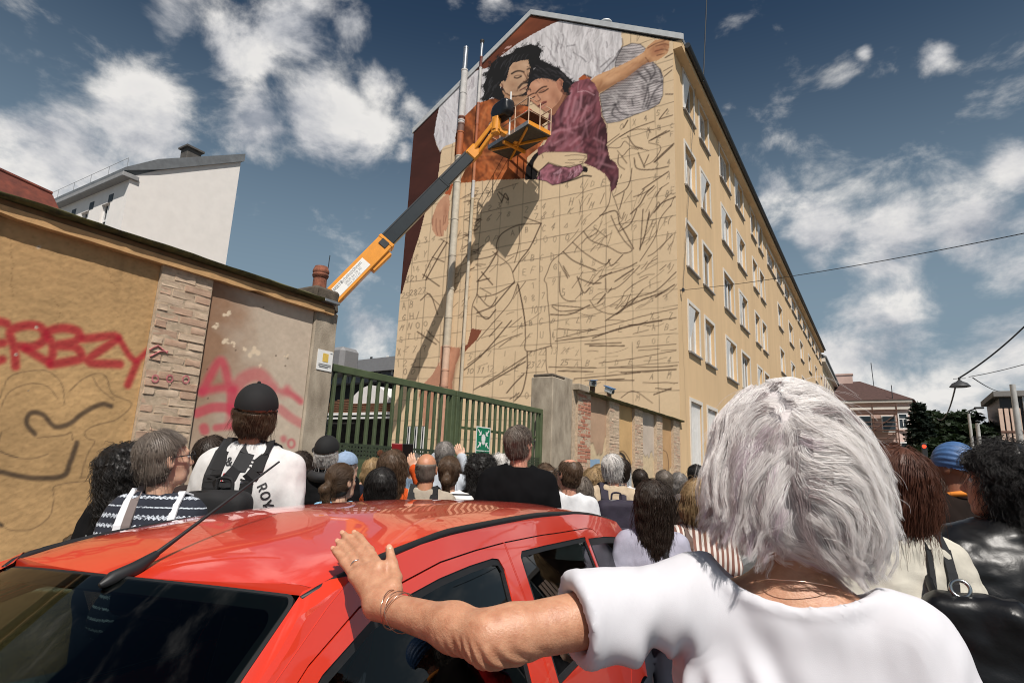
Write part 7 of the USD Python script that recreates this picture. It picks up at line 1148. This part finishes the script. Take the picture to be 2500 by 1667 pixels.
P_('woman with long straight dark hair in a lavender shirt at the rear of the car', 1590, 1228, 3.3, 'long', 'dark', (176, 174, 190), fem=1, seed=22, ground=.0, extra=lambda i: strap(i, .16, -.12, strapblk, .03, 'bag_strap'), ns=2800, sx=1.0)
P_('person with short grey brown hair in a blue grey denim jacket by the right wall', 1618, 1177, 6.2, 'short', 'greybrown', (96, 106, 118), 'jacket', seed=23)
P_('person with black hair before the ground floor window', 1697, 1166, 6.0, 'short', 'black', (90, 84, 84), seed=24, ground=0.0)
P_('woman with blond brown bob in a brown and white striped shirt', 1705, 1222, 3.6, 'bob', 'blond', (200, 190, 180), fem=1, seed=25, ground=0.0, hyaw=-.5, topmat=stripes('wide_brown_stripes', (.22, .10, .075), (.66, .60, .55), 'x', 9.5), extra=lambda i: strap(i, -.16, -.12, mat('strap_brown', (.10, .05, .035), .6, .1), .04, 'bag_strap'), ns=2200)
P_('person in grey denim between the striped shirt and the dark long hair', 1672, 1262, 4.6, 'bob', 'dark', (120, 130, 142), 'jacket', seed=26, ground=0.0, hyaw=.3, fem=1, extra=lambda i: glasses(i, strapblk, True))
P_('woman with auburn windblown hair in a cream jacket with black straps', 2160, 1190, 2.0, 'bob', 'auburn', (214, 208, 194), 'jacket', fem=1, seed=28, ground=0.0, hyaw=.2, ns=3000, sx=1.05, wild=1.3, extra=lambda i: (strap(i, .10, .14, strapblk, .035, 'bag_strap'), strap(i, -.04, .14, strapblk, .02, 'bag_strap')))
P_('woman with windblown grey brown hair in a red top with lavender strap', 2244, 1190, 3.7, 'bob', 'greybrown', (206, 34, 34), fem=1, seed=28, ground=0.0, wild=2.2, extra=lambda i: (strap(i, -.12, -.11, mat('strap_lavender', S(170, 150, 196), .6, .1), .06, 'shoulder_strap'), strap(i, .13, .11, mat('strap_beige', (.4, .34, .3), .6, .1), .03, 'shoulder_strap')), ns=2200)
P_('person in blue bandana and dark brown jacket lettered RO over an orange collar', 2314, 1142, 3.6, 'bandana', 'dark', (44, 34, 30), 'long', seed=29, ground=0.0, tcol2=(74, 110, 160), skin='brown', hyaw=.5, extra=lambda i: (letter(i, 'RO', .06, (.07, 0, 1.32), (1, 0, -.25), (.25, 0, 1), inkwhite), collar(i, mat('collar_orange', S(220, 130, 40), .8, .1))))
def ex_E(i):
    strap(i, -.16, .12, mat('khaki_strap', S(96, 80, 58), .8, .15, 60), .05, 'bag_strap', (-.25, 1.08)); collar(i, leather); B = i['B']
leather = mat('black_leather', (.007, .007, .008), .38, .3, 8, .35, 25, spec=.35)
P_('person with full black hair in a black leather jacket with a khaki strap, right foreground', 2440, 1185, 2.15, 'curly', 'black', (14, 14, 15), 'jacket', seed=30, ground=0.0, hyaw=.75, look=.1, skin='tan', topmat=leather, fat=.05, sx=1.2, ns=4200, wild=1.3, extra=ex_E)
P_('person with dark windblown curly hair at the far right edge', 2472, 1172, 2.6, 'curly', 'dark', (30, 26, 26), 'long', fem=1, seed=31, ground=0.0, ns=1800)
P_('grey haired person beyond the red top in the middle of the street', 2268, 1196, 6.5, 'curly', 'greybrown', (70, 70, 74), seed=32, ground=0.0)
P_('dark haired person at the gate behind the bald head', 1130, 1160, 6.4, 'short', 'dark', (80, 96, 120), seed=33)
P_('brown haired person between the black T-shirt and the balding head', 1338, 1176, 6.0, 'curly', 'brown', (110, 90, 84), fem=1, seed=34)
for q, (lb, px_, py_, d_, hr, hc_, tp) in enumerate((('dark haired person between the black hooded jacket and the light blue cap', 772, 1150, 6.0, 'short', 'dark', (150, 150, 156)), ('fair haired woman behind the phone holder, close to the gate', 912, 1150, 6.2, 'bob', 'blond', (196, 186, 176)), ('grey haired person behind the bald head, close to the gate', 1010, 1134, 6.6, 'short', 'grey', (120, 140, 160)), ('brown haired woman in pale pink between the gate post and the white T-shirt', 1330, 1158, 7.0, 'bob', 'brown', (220, 190, 186)), ('dark haired person in pale blue by the blue painted wall patch', 1560, 1172, 6.8, 'short', 'dark', (170, 186, 206)), ('fair haired person close to the first brick pilaster of the right wall', 1462, 1160, 7.4, 'bob', 'blond', (200, 196, 190)), ('grey haired woman between the denim jacket and the window', 1655, 1180, 7.4, 'bob', 'grey', (186, 170, 160)))): P_(lb, px_, py_, d_, hr, hc_, tp, fem=q % 2, seed=50+q, poses=('raise', 'raise') if q in (1, 4) else ('down', 'down'))
# ------------------------------------------------------------------ the white haired woman in the foreground
def whitehair(name, col):
    if name not in LOOK: LOOK[name] = usdkit.material(stage, '/World/Looks/'+name, {'p': ('principled_bsdf', dict(base_color=col, roughness=.28, specular_ior_level=.9, anisotropic=.5, sheen_weight=.3)), 't': ('translucent_bsdf', dict(color=col)), 'm': ('mix_closure', dict(fac=.3))}, [('p.BSDF', 'm.closure1'), ('t.BSDF', 'm.closure2')], surface='m.closure')
    return LOOK[name]
def main_woman():
    R = thing('person', 'woman with windblown white hair and white T-shirt leaning her left hand on the red car', 'person'); Hc = dep(1925, 1168, 1.06)
    az = math.radians(9); fdir, rdir_ = np.array([-math.sin(az), math.cos(az), 0]), np.array([math.cos(az), math.sin(az), 0]); NB = Hc-EZ*.20-fdir*.02
    L3 = lambda x, y, z: NB+rdir_*x+fdir*y+EZ*z            # torso frame: right, forward, up from the neck base
    toL = lambda p: np.stack([(p-NB)@rdir_, (p-NB)@fdir, (p-NB)[:, 2]], 1)
    LS, RS = L3(-.160, -.01, -.012), L3(.155, -.01, -.040); LE, LW = dep(1196, 1556, .93), dep(925, 1478, 1.10); RE, RWr = L3(.27, -.02, -.33), L3(.25, .10, -.56)
    # hand on the roof edge
    K = dict(w=LW, th=[dep(958, 1440, 1.12), dep(966, 1410, 1.15), dep(957, 1374, 1.18), dep(951, 1340, 1.205)])
    fing = [[(864, 1406, 1.172), (840, 1372, 1.215), (822, 1348, 1.245), (815, 1340, 1.255)], [(880, 1396, 1.172), (858, 1358, 1.225), (836, 1332, 1.262), (826, 1322, 1.275)], [(904, 1388, 1.172), (876, 1346, 1.23), (850, 1314, 1.275), (838, 1302, 1.29)], [(926, 1384, 1.168), (902, 1344, 1.225), (878, 1312, 1.27), (867, 1301, 1.285)]]
    rr = [(.0098, .0086, .0077, .0066), (.0106, .0093, .0082, .0069), (.0108, .0096, .0085, .0071), (.0106, .0094, .0083, .0069)]
    up_ = cam_n = -(LW-EYE)/np.linalg.norm(LW-EYE)
    def arm(p):
        d = cap(p, LS, LE+(LS-LE)*.12, .051, .041); d = smin(d, cap(p, LE+(LS-LE)*.10, LE, .042, .037), .02); m1 = LE+(LW-LE)*.28; d = smin(d, cap(p, LE, m1, .034, .034), .03); d = smin(d, cap(p, m1, LW, .0342, .025), .03)
        d = smin(d, cap(p, LE-EZ*.012+cam_n*.008, LE-EZ*.012+cam_n*.008, .024, .024), .02); pal = None
        for f3, r4 in zip(fing, rr):
            j = [dep(*q) for q in f3]; pal = smin(pal, cap(p, LW+(j[0]-LW)*.12, j[0], .017, r4[0]*1.12), .016)
        d = smin(d, pal, .022)
        for f3, r4 in zip(fing, rr):
            j = [dep(*q) for q in f3]; q = cap(p, j[0], j[1], r4[0], r4[1]); q = smin(q, cap(p, j[1], j[2], r4[1]*1.02, r4[2]), .004); q = smin(q, cap(p, j[2], j[3], r4[2], r4[3]), .004); q = smin(q, cap(p, j[1]+cam_n*.002, j[1]+cam_n*.002, r4[1]*1.06, r4[1]), .004); d = smin(d, q, .006)
            d = smin(d, cap(p, j[0]+cam_n*.007, LW+(j[0]-LW)*.25+cam_n*.012, .0042, .0028), .006)   # tendon
            d = smin(d, cap(p, j[0]+cam_n*.005, j[0]+cam_n*.005, .0105, .0105), .006)                # knuckle
        t = K['th']; d = smin(d, cap(p, LW+(t[0]-LW)*.3, t[0], .020, .017), .02); d = smin(d, smin(cap(p, t[0], t[1], .016, .0125), smin(cap(p, t[1], t[2], .0122, .0108), cap(p, t[2], t[3], .0108, .0082), .004), .005), .012)
        return d
    lo_ = np.min([LS, LE, LW]+[dep(*q[-1]) for q in fing], 0)-.085; hi_ = np.max([LS, LE, LW]+[dep(*q[-1]) for q in fing]+K['th'], 0)+.075
    av, af = snet(arm, lo_, hi_, .0042); av, af = relax(av, af, 2)
    n = trimesh.Trimesh(av, af, process=False).vertex_normals; e = np.exp(-(np.linalg.norm(av-(LE+EZ*.0), axis=1)/.06)**2); u_ = (LW-LE)/np.linalg.norm(LW-LE); t_ = (av-LE)@u_; s_ = (av-LE)@EZ
    av = av+n*(e*.0046*np.sin((t_*1.0-s_*.35)*330+4*meshkit.fbm(av*30, 2, 4))*np.clip(-s_*30+.3, 0, 1)+.0010*(meshkit.fbm(av*np.array([40, 40, 70]), 3, 6)-.5))[:, None]
    def trunk(p, infl=0.0):
        q = toL(p); d = cap(q, (0, .02, -.52), (0, .01, -.17), .148+infl, .140+infl, (1, 1.35, 1)); d = smin(d, cap(q, (-.09, .0, -.16), (.08, .0, -.16), .108+infl, .108+infl, (1, 1.1, 1)), .06); d = smin(d, cap(q, (-.145, -.01, -.020), (.140, -.01, -.050), .054+infl, .056+infl), .07); d = smin(d, cap(q, (-.05, -.01, -.012), (.05, -.01, -.012), .052+infl, .052+infl), .05)
        return smin(d, cap(q, (-.07, .02, -.56), (.07, .02, -.56), .125+infl, .125+infl), .05)
    def skin(p):
        q = toL(p); d = trunk(p, -.009); d = smin(d, cap(q, (0, .0, -.03), (-.0, .03, .12), .060, .054), .04); d = smin(d, cap(p, RS, RE, .052, .042), .03); d = smin(d, cap(p, RE, RWr, .042, .028), .02)
        for s in (-1, 1): d = smin(d, cap(q, (s*.085, .02, -.60), (s*.095, .02, -1.02), .085, .054), .03); d = smin(d, cap(q, (s*.095, .02, -1.02), (s*.10, .0, -1.36), .053, .036), .03); d = smin(d, cap(q, (s*.10, -.03, -1.405), (s*.11, .13, -1.42), .036, .026), .02)
        return d
    sv, sf = snet(skin, L3(0, 0, -1.5)-(.5, .45, 0), L3(0, 0, .16)+(.5, .45, 0), .015); hv, hf = base_head(1); Rm = rotm(az+.42, .16); head = hv@Rm.T+Hc
    hd_v, hd_f = snet(lambda p: hand_sdf(p, RWr, RWr-RE, -rdir_), RWr-.2, RWr+.2, .0055)
    V, Fq, n0 = [], [], 0
    for v, f in ((sv, sf), (av, af), (head, hf), (hd_v, hd_f)): V.append(v); Fq.append(f+n0); n0 += len(v)
    obj('body', (np.vstack(V), np.vstack(Fq)), mat('weathered_tan_skin', S(208, 156, 124, .84), .44, .10, 45, .3, 260, col2=S(184, 126, 96, .82), sss=.1, spec=.45), R, True)
    # fingernails and ring
    nm = mat('fingernail', S(222, 166, 136, .88), .3, .05)
    for f3, r4 in zip(fing+[None], rr+[None]):
        j = [dep(*q) for q in f3] if f3 else K['th']; r_ = r4[3] if r4 else .0082; a, b = j[-2], j[-1]; dd = (b-a)/np.linalg.norm(b-a); nn = cam_n-dd*(cam_n@dd); nn /= np.linalg.norm(nn); ss = np.cross(dd, nn); v = trimesh.creation.icosphere(2, 1).vertices
        obj('fingernail', (b+nn*(r_*.72)+np.outer(v[:, 0], ss)*r_*.72+np.outer(v[:, 1], dd)*r_*.95+np.outer(v[:, 2], nn)*r_*.30, trimesh.creation.icosphere(2, 1).faces), nm, R, True)
    j = [dep(*q) for q in fing[1]]; c = j[0]+(j[1]-j[0])*.42; dd = (j[1]-j[0])/np.linalg.norm(j[1]-j[0]); a = np.cross(dd, cam_n); a /= np.linalg.norm(a); b = np.cross(dd, a); silver = mat('silver', (.75, .73, .70), .2, .1, 40, metal=1.0); gold = mat('rose_gold', (.75, .5, .38), .25, .1, 40, metal=1.0)
    obj('ring', MB().tube([c+(a*math.cos(t)+b*math.sin(t))*.0118 for t in np.linspace(0, 6.283, 25)], .0014, 6), silver, R, True)
    dd = (LE-LW)/np.linalg.norm(LE-LW); a = np.cross(dd, cam_n); a /= np.linalg.norm(a); b = np.cross(dd, a)
    for k, (s, tl) in enumerate(((.035, .25), (.055, -.2), (.062, .1))): obj('bracelet', MB().tube([LW+dd*(s+.012*math.sin(t+tl*9)*1)+(a*math.cos(t)+b*math.sin(t))*(.030+s*.05) for t in np.linspace(0, 6.283, 33)], .0009, 5), gold, R, True)
    # T-shirt
    Sd = (LE-LS)/np.linalg.norm(LE-LS); SL = LS+Sd*.235
    def tee(p):
        q = toL(p); d = trunk(p, .006); d = smin(d, cap(p, LS-Sd*.02, SL, .067, .073), .045); rd = (RE-RS)/np.linalg.norm(RE-RS); d = smin(d, cap(p, RS, RS+rd*.19, .068, .076), .04)
        d = np.maximum(d, (p-SL)@Sd); d = np.maximum(d, (p-(RS+rd*.19))@rd); d = np.maximum(d, -.62-q[:, 2])
        hole = np.maximum(ell(q, (.0, .02, .075), (.138, .16, .092)), -.2-q[:, 2]); d = np.maximum(d, -hole)
        inner = np.maximum(cap(p, LS+Sd*.16, SL+Sd*.1, .050, .055), -(p-(SL-Sd*.05))@Sd); return np.maximum(d, -inner)
    lo_, hi_ = np.minimum.reduce([L3(-.3, -.3, -.64), L3(.4, -.3, -.64), SL-.1]), np.maximum.reduce([L3(.42, .3, .12), L3(-.3, .3, .12), L3(.42, -.3, .12)])
    tv, tf = snet(tee, lo_-.03, hi_+.03, .0068); tv, tf = relax(tv, tf, 4); n = trimesh.Trimesh(tv, tf, process=False).vertex_normals; q = toL(tv)
    fold = lambda c, dr, w, L, amp: amp*1.9*np.exp(-((((q-np.array(c))@(lambda s: s/np.linalg.norm(s))(np.cross(dr, (0, 1, 0))))/(w*1.7))**2))*np.exp(-(((q-np.array(c))@np.array(dr)/np.linalg.norm(dr)/L)**2))
    dsp = .026*(meshkit.fbm(q*np.array([12, 5, 5]), 3, 5)-.5)+.008*(meshkit.fbm(q*np.array([26, 10, 9]), 2, 8)-.5)
    for c, dr, w, L, am in (((-.13, -.1, -.13), (.25, 0, -1), .012, .10, .012), ((-.095, -.1, -.15), (.3, 0, -1), .013, .13, .012), ((-.16, -.1, -.16), (.05, 0, -1), .010, .09, .012), ((-.05, -.1, -.13), (.55, 0, -1), .014, .12, .009), ((-.20, -.08, -.10), (-.25, 0, -1), .010, .07, .010), ((-.24, -.08, -.09), (-.35, 0, -1), .010, .06, .009), ((.02, -.1, -.30), (1, 0, .12), .016, .16, .007), ((.06, -.1, -.37), (1, 0, .18), .016, .16, .007), ((-.02, -.1, -.43), (1, 0, -.1), .018, .18, .008), ((.18, -.1, -.16), (-.3, 0, -1), .014, .09, .008), ((-.17, -.1, -.27), (.6, 0, -1), .014, .10, .010)): dsp = dsp+fold(c, dr, w, L, am)-fold(np.array(c)+(.022, 0, .01), dr, w, L, am*.8)
    hh = np.abs(ell(q, (.0, .02, .075), (.138, .16, .092))); dsp = dsp*np.clip(hh/.03, .15, 1)+.0035*np.exp(-((hh-.006)/.012)**4)*(q[:, 2] > -.16); s_ = np.abs((tv-SL)@Sd+.012); dsp += .0022*np.exp(-(s_/.010)**4)*((tv-SL)@EZ > -.2)*(q[:, 0] < -.2)
    tv = tv+n*dsp[:, None]; wt = mat('white_cotton', (.58, .57, .60), .9, .03, 6, .12, 900, spec=.2); o = obj('t_shirt', (tv, tf), wt, R, True)
    hem = [SL-Sd*.012+(np.cross(Sd, EZ)/np.linalg.norm(np.cross(Sd, EZ))*math.cos(t)+np.cross(Sd, np.cross(Sd, EZ)/np.linalg.norm(np.cross(Sd, EZ)))*math.sin(t))*.0825 for t in np.linspace(0, 6.283, 40)]
    def leg(p):
        q = toL(p); d = cap(q, (-.07, .02, -.58), (.07, .02, -.58), .135, .135)
        for s in (-1, 1): d = smin(d, cap(q, (s*.085, .02, -.62), (s*.098, .02, -1.38), .105, .065), .03)
        return np.maximum(np.maximum(d, q[:, 2]+.54), -1.40-q[:, 2])
    v, f = snet(leg, L3(0, 0, -1.44)-(.4, .4, 0), L3(0, 0, -.5)+(.4, .4, 0), .018); obj('trousers', (v, f), mat('denim_blue', S(60, 72, 96, .9), .9, .2, 20), R, True)
    def shoe(p): q = toL(p); z0 = NB[2]; d = smin(cap(q, (-.10, -.03, -z0+.05), (-.11, .14, -z0+.035), .05, .04), cap(q, (.10, -.03, -z0+.05), (.11, .14, -z0+.035), .05, .04), .004); return np.maximum(d, -p[:, 2])
    v, f = snet(shoe, L3(0, 0, -NB[2]-.01)-(.3, .3, 0), L3(0, 0, -NB[2]+.14)+(.3, .3, 0), .014); obj('shoes', (v, f), mat('shoe_dark', ()), R, True)
    obj('necklace', MB().tube([L3(.066*math.cos(t), -.012+.07*math.sin(t), .025-.018*math.sin(t)) for t in np.linspace(0, 6.283, 40)], .0007, 5), gold, R, True)
    # hair: a big windblown bob. Frame: x right in the picture, y away from the camera, z up
    vx = cr-0*fw; vx = vx/np.linalg.norm(vx); vz = EZ; vy = np.cross(vz, vx); vy /= np.linalg.norm(vy); vx = np.cross(vy, vz); HB = np.stack([vx, vy, vz])
    W = lambda v: np.asarray(v)@HB+Hc
    def hs(p):
        x, y, z = p.T; d = ell(p, (-.005, -.005, .045), (.128, .125, .126)); d = smin(d, ell(p, (.045, -.02, -.03), (.112, .11, .125)), .05); d = smin(d, ell(p, (-.055, -.02, -.03), (.098, .105, .10)), .04); d = smin(d, ell(p, (.075, -.02, -.085), (.078, .08, .06)), .04)
        g = .024-cap(p, (-.056, -.150, .075), (-.050, -.145, -.14), .0, .006); d = -smin(-d, -g, .025)
        d = np.maximum(d, np.minimum(y-.06, .05-z)); return np.maximum(d, -.055-.088*np.clip((x+.15)/.10, 0, 1)-z+.010*np.sin(x*55)+.005*np.sin(x*131+1))
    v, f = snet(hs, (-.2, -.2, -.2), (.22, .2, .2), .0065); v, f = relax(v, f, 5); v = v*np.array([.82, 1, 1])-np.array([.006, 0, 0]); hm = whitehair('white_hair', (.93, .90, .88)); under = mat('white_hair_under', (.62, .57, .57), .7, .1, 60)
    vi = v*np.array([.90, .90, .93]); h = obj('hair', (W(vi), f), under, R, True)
    wh = np.array([-.055, -.10, .095])                                        # the whorl, at the back left of the crown
    def field(p):
        x, y, z = p.T; d = p-wh; l = np.linalg.norm(d, axis=1); o_ = d/(l+1e-6)[:, None]; rt = np.clip((x+.052)/.025, 0, 1); low = np.clip((.02-z)/.11, 0, 1); near = np.exp(-(l/.045)**2)[:, None]
        edge = np.clip((x-.010)/.078, 0, 1); dx = rt*(1.0-.55*low+.5*np.clip((-.09-z)/.03, 0, 1))-(1-rt)*(.55-.55*low); dz = -(rt*(.22+1.35*edge**1.4+.55*low)+(1-rt)*(.75+.3*low)); F = np.stack([dx, 0*dx, dz], 1); F /= np.linalg.norm(F, axis=1, keepdims=True); return o_*near*1.1+F*(1-.6*near)
    def clumps(N, per, steps, step, lift, seed, sel, w0, wob, flick, spread=.0058):
        r = np.random.default_rng(seed); m = trimesh.Trimesh(v, f, process=False); nv = m.vertex_normals; T = cKDTree(v); pool = np.flatnonzero(sel(v)); P = v[pool[r.integers(len(pool), size=N)]]; off = r.uniform(-.15, 1, N)**3*lift; ph = r.uniform(0, 6.28, N); dv = r.normal(0, .20, (N, 3)); A, NN = [], []; cz = r.uniform(-1, 1, N)
        for k in range(steps):
            t = k/steps; _, i = T.query(P); n = nv[i]; S = v[i]+n*(off*(.2+t)+.0035*np.sin(ph+k*.7))[:, None]; free = (P[:, 2] < -.048-.088*np.clip((P[:, 0]+.128)/.085, 0, 1)) | ((P[:, 0] > .112) & (P[:, 2] < -.04)); S = np.where(free[:, None], P, .6*S+.4*P if k else S); A.append(S); NN.append(n); d = field(S)+dv+wob*np.stack([np.sin(ph+k*.9), 0*ph, np.cos(ph+k*.8)], 1); d -= n*(d*n).sum(1, keepdims=True)*(~free[:, None])
            d /= np.linalg.norm(d, axis=1, keepdims=True)+1e-9; d = np.where(free[:, None], d*.5+flick*np.stack([.45+0*cz, -.1+.2*cz, .25*cz-.12], 1)*np.sign(P[:, :1]+.05)-n*.12, d); P = S+d/np.linalg.norm(d, axis=1, keepdims=True)*step*np.where(free, .42, 1)[:, None]
        A = np.stack(A, 1); n = np.stack(NN, 1); tg = np.gradient(A, axis=1); b = np.cross(tg, n); b /= np.linalg.norm(b, axis=2, keepdims=True)+1e-9; u = r.normal(0, 1, (N, per, 1, 1)); w = r.normal(0, 1, (N, per, 1, 1)); tt = np.linspace(0, 1, steps); sp = (spread*(1-.45*tt)*(.75+.25*np.cos(tt*4)))[None, None, :, None]
        C = A[:, None]+u*b[:, None]*sp+w*n[:, None]*sp*.35+np.cumsum(r.normal(0, .0005, (N, per, steps, 3)), 2); C = C.reshape(N*per, steps, 3); wd = (np.linspace(1, .35, steps)[None]*w0*r.uniform(.6, 1.3, (N*per, 1))); return C, wd
    part = lambda q: (np.abs(q[:, 0]+.03+.0*q[:, 2]) < .05) & (q[:, 1] < .02) & (q[:, 2] > -.02)
    sets = [clumps(420, 34, 20, .0125, .030, 1, lambda q: part(q) | ((q[:, 2] > .04) & (q[:, 1] < .06)), .00048, .08, .30), clumps(340, 30, 13, .012, .016, 2, lambda q: q[:, 2] > -.08, .00048, .10, .35), clumps(130, 14, 9, .011, .03, 3, lambda q: q[:, 2] < .0, .0004, .3, .55, .004), clumps(460, 2, 10, .013, .05, 4, lambda q: q[:, 2] > -.10, .00036, .5, .5)]
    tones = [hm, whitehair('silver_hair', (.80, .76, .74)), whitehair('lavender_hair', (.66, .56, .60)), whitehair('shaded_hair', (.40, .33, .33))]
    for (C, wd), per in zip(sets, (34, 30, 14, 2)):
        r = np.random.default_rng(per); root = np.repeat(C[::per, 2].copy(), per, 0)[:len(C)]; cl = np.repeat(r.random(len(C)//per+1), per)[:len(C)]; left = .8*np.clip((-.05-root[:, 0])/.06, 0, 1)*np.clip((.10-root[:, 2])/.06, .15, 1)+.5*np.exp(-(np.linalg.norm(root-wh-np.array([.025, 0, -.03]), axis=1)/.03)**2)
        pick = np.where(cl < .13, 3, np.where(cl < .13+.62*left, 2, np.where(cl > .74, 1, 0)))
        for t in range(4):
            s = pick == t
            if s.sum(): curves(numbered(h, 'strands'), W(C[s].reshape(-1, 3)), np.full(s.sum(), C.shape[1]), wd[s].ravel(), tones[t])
main_woman()
b_ = thing('handbag', 'black leather shoulder bag hanging behind the cream jacket, right foreground', 'handbag'); c = dep(2400, 1650, 1.6)
v, f = snet(lambda p: (lambda q: np.linalg.norm(np.maximum(np.abs(q)-np.array([.10, .03, .16]), 0), axis=1)-.045+(meshkit.fbm(p*12, 3, 2)-.5)*.03)(p), (-.17, -.1, -.24), (.17, .1, .24), .012)
v[:, 0] *= np.where(v[:, 2] > 0, 1-.9*v[:, 2], 1); obj('bag_body', (v+c, f), leather, b_, True); obj('bag_strap', MB().tube(smooth_line([c+(-.03, 0, .19), dep(2305, 1500, 1.68), dep(2262, 1400, 1.84), dep(2236, 1345, 2.0)]), .011, 8), leather, b_, True); obj('buckle', MB().tm(trimesh.creation.torus(.022, .005).apply_transform(trimesh.transformations.rotation_matrix(1.3, (1, 0, 0))).apply_translation(c+(-.03, -.02, .22))), mat('buckle_steel', (.5, .5, .48), .25, .1, metal=1.0), b_, True)
